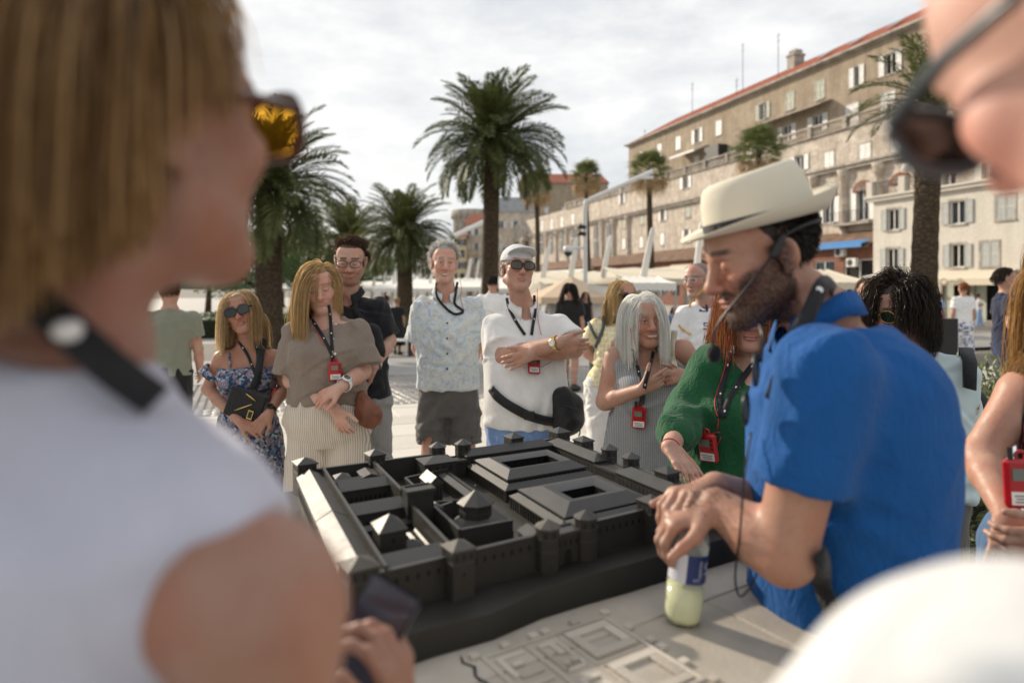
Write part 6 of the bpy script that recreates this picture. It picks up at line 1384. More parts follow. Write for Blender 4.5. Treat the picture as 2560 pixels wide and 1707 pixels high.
# --- woman in a flowered dress
P = Person('woman in dark sunglasses and blue flowered off shoulder dress with a black crossbody bag', 3.75, (603,781,-.03), (619,858), (622,1080), 'f', yaw=12, hr=(10, -4, -15), hs=.97, S=.93, wide=1.0, skin=SK2, bust=.35); P.head(cheek=1.1)
P.arm(-1, (520,972,-.02), (602,1056,-.20), r=(.047,.040,.040,.027)); P.arm(1, (712,966,.0), (672,1034,-.20), r=(.047,.040,.040,.027)); P.hand(-1, (650,1075,-.22), (0,.6,-.6), -1, (.3,.4,.3)); P.hand(1, (632,1080,-.24), (0,.8,.2), 1, (.4,.4,.3)); P.legs(); P.finish((.25,.16,.07), lips=(.42,.15,.14), hairline=.08)
D = SDF(); D.loft(P.rows([(-.72,.215,.165,0),(-.45,.21,.155,0),(-.2,.20,.145,0),(0,.19,.137,0),(.25,.152,.112,.008),(.46,.156,.126,.012),(.64,.168,.138,.014),(.74,.160,.115,.008)]), .03)
for e in (-1, 1): D.ell(P.loc(.62, e*.072*P.S, .09*P.S), np.array([.075,.075,.07]), None, .04)
D.half(P.ctr(-.70), (0,0,-1)); D.half(P.ctr(.745), (0,0,1)); P.cloth('dress', D, M_dress1, .008, .008, 4)
for e in (-1, 1):
    a, el, w = P.arm_pts[e]; D = SDF(); p0 = a+(el-a)*.30; p1 = a+(el-a)*.62; D.cone(p0, p1, .062, .084, .02); D.cone(p0-(el-a)*.05, p1+(el-a)*.2, .050, .076, .004, '-'); dd = unit(el-a); D.half(p0, -dd); D.half(p1, dd); P.cloth('ruffle_sleeve', D, M_dress1, .007, .007, 6+e, crease=0)
    Q = [P.loc(.74, e*.07, .10), P.loc(.86, e*.085, .06), P.loc(.93, e*.09, 0)]; P.add('shoulder_strap', *[np.array(v) for v in (lambda mb: (mb.v, [f for f in mb.f if len(f) == 4]))(MB().tube(smooth_path(Q, 4), .006, 6))], M_dress1)
P.shoes(M_shoe)
P.hair(1900, .30, (.28,.18,.08), (.78,.60,.36), fem_root, part_flow(.01), .8, .04, .016, .0015, 13, 1, [(P.ctr(.86), np.array([.15,.085,.06]))])
glasses(P, 'large black sunglasses on the flowered dress woman', M_blackp, M_lens, .062, .050, .003, cat='sunglasses', name='sunglasses', shape=2.3)
q, n = P.hit(672, 978, .03)
receiver(q, n, .9, 'red receiver on the strap of the flowered dress woman', [[(596,852),(618,884),(632,920),(648,960)],[(634,846),(644,885),(645,930),(650,960)]], P, [[(580,822),(585,850),(592,862)]], roll=.2)
c, n = P.hit(618, 1010, .035); bag = empty('crossbody_bag', c, 'black nylon crossbody bag with gold zips on the flowered dress', 'bag'); D = SDF(); Rb = rotm(0, 0, 18)
D.fn(lambda Q: (lambda q: np.maximum(np.maximum(np.abs(q[...,0])-.085, np.abs(q[...,2])-.062), np.abs(q[...,1])-.028)-.014)((Q-c)@Rb.T.T), c-.13, c+.13); V, F = D.nets(.007); link('body', mesh('body', relax(V, F, 2)-c, F), fabric('black_nylon', (.012,.012,.013), 600, .5), bag)
for a, b in (((-.04,-.046,-.035),(.035,-.046,.022)), ((-.01,-.046,.066),(.05,-.046,.045))): MB().tube([Rb@np.array(a), Rb@np.array(b)], .0035, 6).build('zip', M_gold, bag, True)
mb = MB().box(.030,.058,-.052,-.046,-.055,-.008); mb.v = [tuple(Rb@np.array(v)) for v in mb.v]; tg = mb.build('luggage_tag', M_gold, bag); mb = MB().box(.034,.054,-.0535,-.0522,-.048,-.014); mb.v = [tuple(Rb@np.array(v)) for v in mb.v]; mb.build('tag_window', M_blackp, tg)
Q, N = P.path([(658,846),(655,880),(648,920),(640,950),(634,968)], .012); V, F = ribbon(Q-c, N, .038, .003); link('strap', mesh('strap', V, F), M_strap, bag)
watch(P, 1, .12, 'black sports watch on the flowered dress woman', M_blackp, M_lens)
er = empty('hoop_earring', P.H((-.082,.0,-.045)), 'pink and gold drop earring of the flowered dress woman', 'earring'); MB().tube([(.0,.012*math.sin(a),-.015+.014*math.cos(a)) for a in np.linspace(0, 6.28, 14)], .0025, 5).build('hoop', M_gold, er, True)

# --- woman in a taupe blouse
P = Person('long haired blonde woman in a taupe linen blouse and pinstriped trousers, eyes closed', 3.6, (800,717,-.02), (815,790), (822,1030), 'f', yaw=8, hr=(14, 14, -8), hs=1.04, S=1.06, wide=1.16, deep=1.15, skin=(.56,.33,.245), bust=.4, sw=.138); P.head(closed=True, smile=.5, jaw=1.06, cheek=1.15)
P.arm(-1, (730,950,-.03), (838,1022,-.20), r=(.056,.047,.046,.029)); P.arm(1, (906,926,-.02), (852,968,-.24), r=(.056,.047,.046,.029)); P.hand(-1, (866,1084,-.20), (.3,.9,0), 1, (.25,.4,.3)); P.hand(1, (785,1000,-.27), (.15,.75,-.6), 1, (.35,.35,.25)); P.legs(spread=.135, r=(.09,.066,.06,.042)); P.finish((.22,.13,.05), lips=(.52,.22,.20), brow=(.30,.19,.11), cheeks=.5)
M_t = M_taupe
D = SDF(); D.loft(P.rows([(.08,.205,.155,.0),(.15,.195,.15,.005),(.3,.192,.148,.012),(.46,.190,.152,.016),(.64,.190,.150,.012),(.80,.178,.115,0),(.91,.135,.080,-.005),(.98,.085,.062,-.008)]), .03)
for e in (-1, 1):
    D.ell(P.loc(.62, e*.08*P.S, .10*P.S), np.array([.088,.08,.08]), None, .05); a, el, w = P.arm_pts[e]; dd = unit(el-a); end = a+(el-a)*.86; P.tube_cut(D, a, end, .070, .104, unit(dd+np.array([0,0,-.5])), .018)
D.half(P.ctr(.10), (0,0,-1)); n0 = P.nk+P.fwd(1)*.02; D.cone(n0+[0,0,-.012], n0+[0,-.03,.14], .078, .12, .006, '-'); D.ell(n0+P.fwd(1)*.07+[0,0,-.02], (.066,.05,.05), None, .006, '-'); P.cloth('blouse', D, M_taupe, .0075, .006, 11, camp=.006, crease=36)
P.trousers('trousers', M_pin, .22, .97, r=(.112,.108,.122), secs=[(-.33,.16,.12,0),(-.22,.205,.15,0),(-.1,.222,.165,0),(.02,.215,.16,0),(.15,.185,.145,0),(.3,.16,.12,0)], seed=3, fold=.006); P.shoes(M_shoew)
P.hair(2600, lambda L, q, g: np.where(L[:,0] > .025, .22, .46)*g.uniform(.8, 1.06, len(L)), (.30,.18,.07), (.78,.58,.30), fem_root, lambda L, q: np.stack([np.where(L[:,0] > .03, .5, -.95), np.where(L[:,0] > .03, .8, .15), -.35+0*L[:,0]], 1), .8, .03, .016, .0014, 15, 2, [(P.ctr(.84), np.array([.19,.12,.075])), (P.ctr(.66), np.array([.20,.15,.12]))])
for i, (a, b) in enumerate(((829,803),(833,848),(838,884),(840,812))):
    q, n = P.hit(a, b, .002); o = MB().lathe([(.006,0),(.006,.002),(.004,.003)], (0,0,0), 10).build('button', M_stick, P.root, loc=q-P.o); o.rotation_euler = Vector(n).to_track_quat('Z', 'Y').to_euler()
q, n = P.hit(836, 925, .012); receiver(q, n, .98, 'red receiver hanging over the taupe blouse', [[(765,772),(782,800),(800,830),(822,868),(836,902)],[(820,762),(826,800),(829,850),(834,902)]], P, [[(765,778),(775,795),(792,830),(812,865)]])
watch(P, 1, .16, 'white strapped sports watch on the taupe blouse woman', M_shoew, M_lens, 1.2)
c = px(915, 1012, 3.50); bag = empty('leather_bag', c, 'slouchy brown leather bag with braided handle beside the pinstriped trousers', 'bag'); D = SDF(); D.cone(c+[-.025,0,.05], c+[.015,0,-.05], .026, .064, .04, flat=((0,1,0), .7)); D.cone(c+[.0,0,-.03], c+[.04,0,-.07], .055, .042, .04, flat=((0,1,0), .7)); D.fn(folds(21, .008, 30, 40), c-.2, c+.2, 0, 'd'); V, F = D.nets(.006); link('body', mesh('body', relax(V, F, 1)-c, F), M_leather, bag)
hp = smooth_path([px(893,985,3.6)-c, px(880,972,3.55)-c, px(870,960,3.52)-c, px(864,950,3.52)-c], 6)
for k in range(3): MB().tube([p+[.006*math.sin(i*1.4+k*2.1), .006*math.cos(i*1.4+k*2.1), 0] for i, p in enumerate(hp)], .0055, 6).build('braid', M_leather, bag, True)

# --- man in a black polo
P = Person('tall man in glasses and black polo shirt behind the taupe blouse woman', 3.95, (876,652,-.05), (872,738), (895,980), 'm', yaw=6, hr=(8, 14, 2), hs=1.04, S=1.02, wide=1.0, skin=(.52,.30,.22)); P.head(jaw=1.05, smile=.3, closed=True)
P.arm(1, (972,852,0), (934,916,-.18), sh=(944,770,0)); P.arm(-1, (812,860,0), (860,930,-.18)); P.hand(1, (885,952,-.24), (-.2,.9,0), 1, (.4,.5,.4)); P.hand(-1, (890,955,-.22), (.2,.9,0), -1, (.4,.5,.4)); P.legs(); P.finish((.075,.045,.025), brow=(.06,.035,.02), beard=(.15,.085,.05), stub=.62, eye=(.04,.03,.02))
P.polo('polo_shirt', M_blackpolo, [(-.08,.190,.135,0),(.1,.185,.135,.005),(.3,.182,.132,.01),(.5,.188,.135,.008),(.68,.196,.135,0),(.82,.186,.115,-.01),(.92,.145,.085,-.012),(.985,.088,.066,-.012)], -.05, .86, (.064,.074), .006, 12, vneck=.06); P.collar(M_blackpolo); P.trousers('shorts', M_lgrey, .15, .58, r=(.105,.10,.09)); P.shoes(M_shoew)
P.hair(2200, .042, (.035,.020,.010), (.12,.065,.032), men_root, lambda L, q: np.stack([.5+0*L[:,0], .25+0*L[:,0], .5*(L[:,2] > .06)], 1)+q*np.where(L[:,2] > .07, .45, .15)[:,None], .25, .07, .012, .0021, 6, 3, lenvar=.4)
glasses(P, 'thin dark rimmed glasses on the black polo man', M_blackp, M_lensc, .056, .038, .002)
watch(P, 1, .10, 'steel watch on the black polo man', M_steel, M_lens, 1.15)
c, n = P.hit(920, 850, .03); bg = empty('sling_bag', c, 'black sling pouch held against the black polo', 'bag'); D = SDF(); D.cone(c+[-.01,0,.03], c+[.01,0,-.07], .062, .066, .03, flat=((0,1,0), .45)); V, F = D.nets(.008); link('pouch', mesh('pouch', relax(V, F, 1)-c, F), MATS['black_nylon'], bg)
Q, N = P.path([(885,745),(890,775),(905,800)], .008); V, F = ribbon(Q-c, N, .03, .003); link('strap', mesh('strap', V, F), M_strap, bg)
ew = empty('earphone', P.hit(870, 745, .01)[0], 'red earphone wire down the black polo collar', 'earphone'); MB().tube(P.path([(862,730),(868,742),(873,755),(873,772)], .008)[0]-np.array(ew.location), .0016, 5).build('wire', M_redw, ew, True)

# --- grey haired man in a flowered shirt
P = Person('grey haired man in a pastel flowered short sleeved shirt and grey shorts', 4.4, (1110,658,-.05), (1116,737), (1121,975), 'm', yaw=4, hr=(12, 2, 3), hs=1.04, S=1.06, wide=1.0, skin=(.60,.33,.24), headw=.95); P.head(jaw=1.0, smile=.7, nose=1.1)
P.arm(-1, (1046,868,.06), (1078,950,.20), sh=(1054,770,0)); P.arm(1, (1194,862,.06), (1160,945,.20), sh=(1182,766,0)); P.hand(-1, (1110,975,.22), (0,1,0), 1, (.6,.7,.5)); P.hand(1, (1120,975,.22), (0,1,0), -1, (.6,.7,.5)); P.legs(spread=.125); P.finish((.33,.32,.30), brow=(.30,.22,.16), beard=(.50,.42,.34), stub=.3, cheeks=.3)
P.polo('flowered_shirt', M_aloha, [(-.06,.196,.142,.0),(.1,.190,.14,.005),(.3,.186,.138,.01),(.5,.19,.138,.008),(.68,.196,.136,0),(.82,.186,.115,-.01),(.92,.145,.085,-.012),(.985,.088,.066,-.012)], .02, .80, (.064,.088), .007, 13, vneck=.09); P.collar(M_aloha, .040); P.trousers('shorts', M_greysh, .12, .35, r=(.100,.100,.09), fold=.005, seed=5); P.shoes(M_shoew)
for b in (772, 808, 846, 884, 922):
    q, n = P.hit(1118, b, .002); o = MB().lathe([(.0065,0),(.0065,.002),(.004,.003)], (0,0,0), 10).build('button', M_blackp, P.root, loc=q-P.o); o.rotation_euler = Vector(n).to_track_quat('Z', 'Y').to_euler()
P.hair(2600, .055, (.36,.35,.33), (.80,.79,.76), men_root, lambda L, q: np.stack([.25+0*L[:,0], .85+0*L[:,0], .3*(L[:,2] > .07)], 1)+q*np.where(L[:,2] > .07, .4, .15)[:,None], .25, .08, .014, .0021, 6, 4, lenvar=.4)
Qs = [(1093,706),(1090,728),(1098,752),(1120,776),(1140,786),(1158,780),(1150,772),(1136,760),(1138,738),(1144,705)]
q, n = P.hit(1120, 776, .006); ln = empty('lanyard', q, 'loose black neck lanyard on the flowered shirt', 'lanyard'); Q, N = P.path(Qs, .006); V, F = ribbon(Q-q, N, .016, .002); link('strap', mesh('strap', V, F), M_strap, ln)
MB().tube(P.path([(1150,700),(1154,722),(1150,745),(1158,775)], .008)[0]-q, .0016, 5).build('earphone_wire', M_redw, ln, True)

# --- man in a white polo and cap
P = Person('stout man in a white cap, tinted glasses and white polo with folded arms', 3.9, (1293,676,-.08), (1308,772,.0), (1316,1062), 'm', yaw=10, hr=(16, -10, 4), hs=1.05, S=1.06, wide=1.18, deep=1.22, skin=(.50,.275,.19), belly=.05); P.head(jaw=1.10, cheek=1.1, chin=1.15)
P.arm(-1, (1262,894,-.13), (1402,855,-.36), sh=(1236,822,0), r=(.056,.050,.048,.032)); P.arm(1, (1434,872,-.10), (1330,884,-.30), sh=(1398,816,0), r=(.056,.050,.048,.032)); P.hand(-1, (1462,868,-.34), (.1,.9,.1), 1, (.3,.45,.3)); P.hand(1, (1262,912,-.28), (0,1,0), -1, (.15,.25,.2)); P.legs(spread=.12); P.finish((.20,.17,.15), brow=(.10,.08,.06), beard=(.30,.24,.20), stub=.15)
P.polo('polo_shirt', M_whitepolo, [(-.10,.232,.175,.015),(.08,.232,.19,.035),(.25,.228,.195,.045),(.45,.224,.180,.03),(.66,.224,.158,.006),(.82,.208,.130,-.01),(.91,.186,.098,-.012),(.97,.115,.078,-.012),(1.0,.085,.068,-.012)], .015, .66, (.068,.092), .005, 14, fx=12, fz=9, vneck=.05, crease=24, camp=.006); P.collar(M_whitepolo, .042); P.trousers('trousers', M_denim, .12, .96, r=(.125,.11,.10), secs=[(-.3,.19,.14,0),(-.1,.222,.17,.015),(.1,.225,.18,.03),(.2,.21,.17,.03)], fold=.007); P.shoes(M_shoe)
P.hair(500, .022, (.16,.14,.12), (.36,.33,.30), lambda L: (L[:,1] > -.01) & (L[:,2] > -.045) & (L[:,2] < .03) & (np.abs(L[:,0]) > .02), back_flow(.2, 0), .3, .1, .006, .0018, 5, 5)
D = SDF(); Rh = P.R; E_ = lambda c, r, k=.01, op='+': D.ell(P.H(c), np.array(r)*P.hs, Rh, k, op)
E_((0,.014,.052),(.088,.110,.092)); D.half(P.H((0,0,.046)), Rh@np.array([0,.16,-1]), .003); cap = P.cloth('cap', D, fabric('white_cap_cotton', (.62,.63,.65), 700), .0055, crease=0)
D = SDF(); D.ell(P.H((0,-.085,.066)), np.array([.078,.085,.030])*P.hs, Rh@rotm(0,-14,0), .01); D.ell(P.H((0,-.080,.052)), np.array([.084,.095,.030])*P.hs, Rh@rotm(0,-14,0), .004, '-'); D.half(P.H((0,-.055,0)), Rh@np.array([0,1,0]), .003); P.cloth('cap_peak', D, MATS['white_cap_cotton'], .0045, crease=0)
glasses(P, 'tinted rectangular glasses under the white cap', M_blackp, M_lensg, .060, .044, .0028, shape=3.2)
q, n = P.hit(1333, 915, .016); receiver(q, n, 1.0, 'red receiver under the folded arms of the white polo man', [[(1267,745),(1275,775),(1290,805),(1312,838)],[(1336,738),(1338,775),(1332,810),(1328,838)]], P, [[(1343,720),(1343,790),(1348,820),(1352,838)],[(1345,890),(1372,892),(1376,905),(1352,918)]], roll=.08)
watch(P, -1, .07, 'gold bracelet watch on the folded arm of the white polo man', M_gold, M_stick, 1.15)
c, n = P.hit(1415, 1030, .05); c = px(1420, 1028, 3.72); fp = empty('waist_pack', c, 'bulky black waist pack slung on the white polo man', 'bag'); D = SDF(); D.cone(c+[-.03,.02,.06], c+[-.01,0,-.05], .075, .085, .04); D.cone(c+[.03,.04,.03], c+[.04,.04,-.05], .062, .062, .04); D.fn(folds(31, .006, 20, 30), c-.2, c+.2, 0, 'd'); V, F = D.nets(.007); link('pouch', mesh('pouch', relax(V, F, 1)-c, F), MATS['black_nylon'], fp)
Q, N = P.path([(1231,970),(1245,990),(1275,1012),(1310,1032),(1345,1045),(1380,1052),(1400,1050)], .012); V, F = ribbon(Q-c, N, [.045,.045,.044]+[.05]*(len(Q)-3), .006); link('belt', mesh('belt', V, F), MATS['black_nylon'], fp); MB().box(-.03,.03,-.012,.012,-.022,.022).build('buckle', M_blackp, fp, bevel=.004, loc=P.hit(1325,1036,.02)[0]-c)
MB().tube(smooth_path([(.06,-.02,-.08),(.062,-.03,-.11),(.055,-.03,-.13)], 3), .004, 5).build('zip_pull', M_strap, fp, True); MB().tube(smooth_path([(-.05,-.06,.05),(.02,-.075,.03),(.07,-.03,.0)], 4), .003, 5).build('zip', M_blackp, fp, True)

# --- woman in a yellow print top
P = Person('woman in dark sunglasses, yellow print top and white trousers behind the silver haired woman', 5.0, (1556,742,-.02), (1560,806), (1530,950), 'f', yaw=28, hr=(22, 2, 3), hs=1.0, S=1.0, wide=1.05, skin=SK1, bust=.3); P.head()
P.arm(-1, (1462,876,.05), (1486,902,-.02), sh=(1492,818,0)); P.arm(1, (1610,890,.0), (1600,930,-.15)); P.hand(-1, (1515,905,-.03), (0,1,0), 1, (.6,.7,.5)); P.legs(); P.finish((.40,.26,.11), lips=(.45,.18,.16))
P.polo('print_top', M_yelp, [(-.12,.205,.15,0),(.1,.19,.14,.005),(.3,.172,.13,.01),(.5,.176,.138,.012),(.66,.176,.142,.01),(.82,.162,.11,-.004),(.92,.125,.078,-.008),(.985,.080,.060,-.008)], -.08, .62, (.066,.074), .006, 15, vneck=.03); P.trousers('trousers', M_whitep, .1, .97, r=(.112,.10,.10)); P.shoes(M_shoe)
P.hair(1900, .27, (.36,.24,.10), (.78,.60,.34), fem_root, part_flow(.0), .8, .05, .010, .0018, 12, 6, [(P.ctr(.86), np.array([.15,.085,.06]))], curl=.25)
glasses(P, 'round dark sunglasses on the yellow top woman', M_blackp, M_lens, .054, .044, .0028, cat='sunglasses', name='sunglasses')
q, n = P.hit(1520, 830, .008); bp = empty('backpack', q, 'small grey backpack on the yellow top woman, strap over the shoulder', 'backpack')
for pts in ([(1506,790),(1508,815),(1500,845),(1490,868)], [(1472,806),(1482,825),(1492,845)]): Q, N = P.path(pts, .008); V, F = ribbon(Q-q, N, .022, .004); link('strap', mesh('strap', V, F), plain('slate_strap', (.08,.10,.10), .7), bp)
D = SDF(); c = P.loc(.5, -.02, -.20); D.cone(c+[0,0,.10], c-[0,0,.12], .09, .10, .03, flat=((0,1,0), .6)); V, F = D.nets(.010); link('pack', mesh('pack', relax(V, F, 1)-q, F), MATS['slate_strap'], bp)

# --- silver haired woman
P = Person('smiling silver haired woman in a grey ribbed sleeveless dress', 3.35, (1610,800,-.03), (1616,888), (1618,1088), 'f', yaw=10, hr=(10, 2, -3), hs=1.04, S=1.0, wide=1.16, deep=1.12, skin=(.46,.245,.165), bust=.35, sw=.150); P.head(smile=1.0, cheek=1.2, jaw=1.04)
P.arm(-1, (1512,1004,-.02), (1606,972,-.22), sh=(1535,892,0), r=(.054,.046,.044,.029)); P.arm(1, (1760,950,.02), (1712,938,-.16), sh=(1708,872,0), r=(.056,.048,.044,.029)); P.hand(-1, (1668,940,-.24), (.1,.9,.3), 1, (.05,.15,.15), curls=[(0,.05,.05),(.25,.5,.4),(.5,.8,.6),(.6,.9,.7)], thumb_in=-.1); P.hand(1, (1660,944,-.20), (-.1,.9,-.2), -1, (.5,.6,.5)); P.legs(); P.finish((.40,.39,.36), lips=(.50,.20,.17), brow=(.28,.22,.17), cheeks=.5)
D = SDF(); D.loft(P.rows([(-1.9,.235,.20,0),(-.9,.225,.185,0),(-.3,.222,.170,0),(-.02,.215,.165,.005),(.2,.196,.155,.012),(.45,.188,.15,.012),(.64,.186,.145,.012),(.80,.170,.11,0),(.91,.128,.076,-.005),(.975,.085,.062,-.008)]), .03)
for e in (-1, 1): D.ell(P.loc(.60, e*.08*P.S, .095*P.S), np.array([.08,.075,.075]), None, .05); D.ell(P.loc(.86, e*(P.sw-.02), -.01), (.058,.060,.052), None, .03)
n0 = P.nk+P.fwd(1)*.02; D.cone(n0, n0+[0,-.03,.14], .085, .12, .006, '-'); D.ell(n0+P.fwd(1)*.075+[0,0,-.03], (.062,.055,.075), None, .008, '-'); D.half(P.ctr(-1.85), (0,0,-1))
for e in (-1, 1): a, el, w = P.arm_pts[e]; D.cone(a+(el-a)*.18+unit(a-P.ctr(.86))*.02, el, .058, .075, .008, '-')
P.cloth('ribbed_dress', D, M_ribgrey, .008, .006, 16); P.shoes(M_shoe)
P.hair(2800, .31, (.78,.77,.71), (.93,.93,.90), fem_root, part_flow(-.012, .12, -.02), .9, .02, .018, .0013, 14, 7, [(P.ctr(.86), np.array([.17,.10,.06]))])
q, n = P.hit(1597, 1042, .012); receiver(q, n, 1.0, 'red receiver hanging low on the grey ribbed dress', [[(1580,872),(1590,905),(1600,950),(1604,990),(1600,1015)],[(1632,880),(1625,915),(1612,960),(1606,1010)]], P, [[(1576,820),(1582,870),(1592,930)]], roll=.05)
wb = watch(P, 1, .10, 'mint strapped watch on the silver haired woman', plain('mint_rubber', (.35,.55,.52), .5), M_stick)
q, n = P.hit(1692, 862, .006); tb_ = empty('tote_bag', q, 'cream canvas tote bag on the silver haired woman shoulder', 'bag'); Q, N = P.path([(1686,826),(1684,850),(1682,880),(1684,915)], .008); V, F = ribbon(Q-q, N, .030, .004); link('strap', mesh('strap', V, F), M_canvas, tb_)
D = SDF(); c = px(1712, 1010, 3.38); D.fn(lambda Q: (lambda q: np.maximum(np.maximum(np.abs(q[...,0])-.075-.12*(.15-q[...,2])*.3, np.abs(q[...,2])-.14), np.abs(q[...,1])-.03)-.012)(Q-c), c-.22, c+.22); V, F = D.nets(.009); link('bag', mesh('bag', relax(V, F, 2)-q, F), M_canvas, tb_)
for i, e in enumerate((-1, 1)): er = empty('hoop_earring', P.H((e*.082,.0,-.045)), 'thin gold hoop earring of the silver haired woman', 'earring', 'pair of gold hoops'); MB().tube([(.0,.018*math.sin(a),-.022+.02*math.cos(a)) for a in np.linspace(0, 6.28, 16)], .0018, 5).build('hoop', M_gold, er, True)

# --- man in a white football jersey
P = Person('balding man in glasses and a white football jersey looking away to the side', 4.8, (1744,700,-.02), (1768,752), (1792,970), 'm', yaw=-18, hr=(-48, 4, 0), hs=1.02, S=1.02, wide=1.12, deep=1.1, skin=(.50,.28,.20)); P.head(nose=1.15)
P.arm(-1, (1690,880,.02), (1720,960,-.1), sh=(1712,785,0)); P.arm(1, (1870,880,0), (1850,960,-.15)); P.legs(); P.finish((.20,.17,.15), brow=(.2,.16,.13), beard=(.35,.30,.26), stub=.35, hairline=.13, side_scalp=-.03)
P.polo('jersey', M_jersey, [(-.1,.215,.16,.005),(.1,.212,.16,.01),(.3,.208,.155,.015),(.5,.206,.15,.01),(.68,.205,.145,0),(.82,.192,.12,-.01),(.92,.148,.088,-.012),(.985,.09,.068,-.012)], -.06, .74, (.066,.084), .006, 17); P.trousers('shorts', M_greysh, .1, .5); P.shoes(M_shoew)
P.hair(420, .02, (.12,.11,.10), (.35,.33,.30), lambda L: (L[:,1] > .0) & (L[:,2] > -.045) & (L[:,2] < .05), back_flow(.2, 0), .3, .1, .005, .0018, 5, 8)
glasses(P, 'thin metal glasses on the jersey man', M_steel, M_lensc, .050, .034, .0015)
M_navy = plain('navy_print', (.015,.02,.06), .6); M_orng = plain('amber_piping', (.70,.38,.05), .6)
def decal(P, me, x, y, mat, name, sc=1.0, yaw=None):
    q, n = P.hit(x, y, .006); yw = P.yaw; V = np.array([v.co[:] for v in me.vertices]); ex = np.array([math.cos(yw), math.sin(yw), 0]); up = unit(np.array([0,0,1.0])-n*n[2])
    W_ = q+np.outer(V[:,0]*sc, ex)+np.outer(V[:,1]*sc, up); out = []
    for w in W_: u = (w[0]/w[1])*FPX+1280; v = HORIZ-(w[2]-CAMH)/w[1]*FPX; out.append(P.hit(u, v, .004)[0])
    out = np.array(out); bad = np.abs(out-W_).max(1) > .08; out[bad] = W_[bad]
    return link(name, mesh(name, out-P.o, [tuple(p.vertices) for p in me.polygons], False), mat, P.root)
decal(P, text_mesh('Emirates', .070, 0), 1803, 817, M_navy, 'lettering'); decal(P, text_mesh('FLY BETTER', .042, 0, shear=.2), 1800, 845, M_navy, 'lettering')
st3 = MB()
for i in range(3): st3.add([(-.035+i*.02,0,0),(-.018+i*.02,0,0),(-.018+i*.02,.012+.016*i,0),(-.035+i*.02,.020+.018*i,0)][:4], [(0,1,2,3)])
decal(P, st3.me('stripes'), 1762, 780, M_navy, 'three_stripe_badge')
for pts in ([(1770,716),(1752,728),(1736,745),(1722,768)], [(1697,812),(1705,822),(1716,830),(1728,836)]):
    Q, N = P.path(pts, .004); V, F = ribbon(Q-P.o, N, .012, .002); link('piping', mesh('piping', V, F), M_orng, P.root)
ew = empty('earphone', P.hit(1782, 790, .01)[0], 'red earphone wire hanging on the football jersey', 'earphone'); MB().tube(P.path([(1781,722),(1780,760),(1772,800),(1768,840),(1785,868)], .008)[0]-np.array(ew.location), .0016, 5).build('wire', M_redw, ew, True)

# --- red haired woman in green
P = Person('red haired woman in a green blouse and black sunglasses leaning on the table', 2.5, (1868,785,-.02), (1876,900), (1850,1200), 'f', yaw=-8, hr=(-10, 6, 2), hs=1.05, S=1.04, wide=1.25, deep=1.25, skin=(.50,.28,.20), bust=.5, sw=.150); P.head(cheek=1.2, jaw=1.06, h=.003)
P.arm(-1, (1716,1030,-.05), (1676,1118,-.32), sh=(1785,915,0), r=(.056,.050,.046,.031)); P.arm(1, (1990,1060,-.02), (1960,1160,-.2)); P.hand(-1, (1715,1172,-.40), (0,-.2,-1), 1, (.15,.25,.2), h=.003); P.legs(); P.finish((.30,.10,.03), lips=(.48,.19,.17), cheeks=.5)
D = SDF(); D.loft(P.rows([(-.25,.27,.21,.01),(-.05,.262,.205,.015),(.15,.245,.195,.02),(.35,.23,.185,.02),(.62,.215,.165,.012),(.80,.19,.125,0),(.91,.142,.085,-.005),(.98,.092,.066,-.008)]), .03)
for e in (-1, 1): D.ell(P.loc(.58, e*.09*P.S, .11*P.S), np.array([.10,.09,.09]), None, .06)
for e in (-1, 1): a, el, w = P.arm_pts[e]; dd = unit(w-el); D.ell(a, (.070,.070,.070), None, .05); D.cone(a, el, .070, .070, .05); end = el+(w-el)*.62; D.cone(el, end, .070, .064, .04); D.cone(end, end+dd*.03, .064, .042, .02)
n0 = P.nk+P.fwd(1)*.02; D.cone(n0, n0+[0,-.03,.14], .078, .11, .006, '-'); D.ell(n0+P.fwd(1)*.08+[0,0,-.03], (.045,.06,.06), None, .008, '-'); D.half(P.ctr(-.22), (0,0,-1)); P.cloth('green_blouse', D, M_green, .0075, .011, 18, fx=20, fz=14)
P.trousers('trousers', M_greysh, .1, .97, r=(.125,.11,.10)); P.shoes(M_shoe)
P.hair(2800, .26, (.17,.055,.020), (.46,.19,.075), fem_root, part_flow(.0, .3), .7, .06, .014, .0014, 14, 9, [(P.ctr(.86), np.array([.12,.10,.05]))], curl=.3)
glasses(P, 'heavy black sunglasses on the red haired woman', M_blackp, M_lens, .064, .046, .0045, cat='sunglasses', name='sunglasses', shape=3.5)
q, n = P.hit(1786, 1108, .034); receiver(q, n, 1.0, 'red receiver with looped wire on the green blouse', [[(1828,880),(1815,930),(1802,985),(1800,1045)],[(1900,892),(1868,930),(1830,985),(1805,1045)]], P, [[(1822,840),(1815,900),(1800,960),(1785,1010),(1797,1045),(1795,1072)],[(1800,1078),(1770,1085),(1757,1100),(1765,1120),(1790,1118),(1803,1090)]], width=.020, roll=-.05)
br = empty('bracelet', P.arm_pts[-1][2], 'thin red cord bracelet on the hand resting on the table', 'bracelet'); a, e, w = P.arm_pts[-1]; d = unit(w-e); u_ = unit(np.cross(d, [0,0,1])); v_ = np.cross(d, u_); MB().tube([.031*(math.cos(t)*u_+math.sin(t)*v_) for t in np.linspace(0, 6.283, 18)], .0016, 5).build('cord', M_redw, br, True)

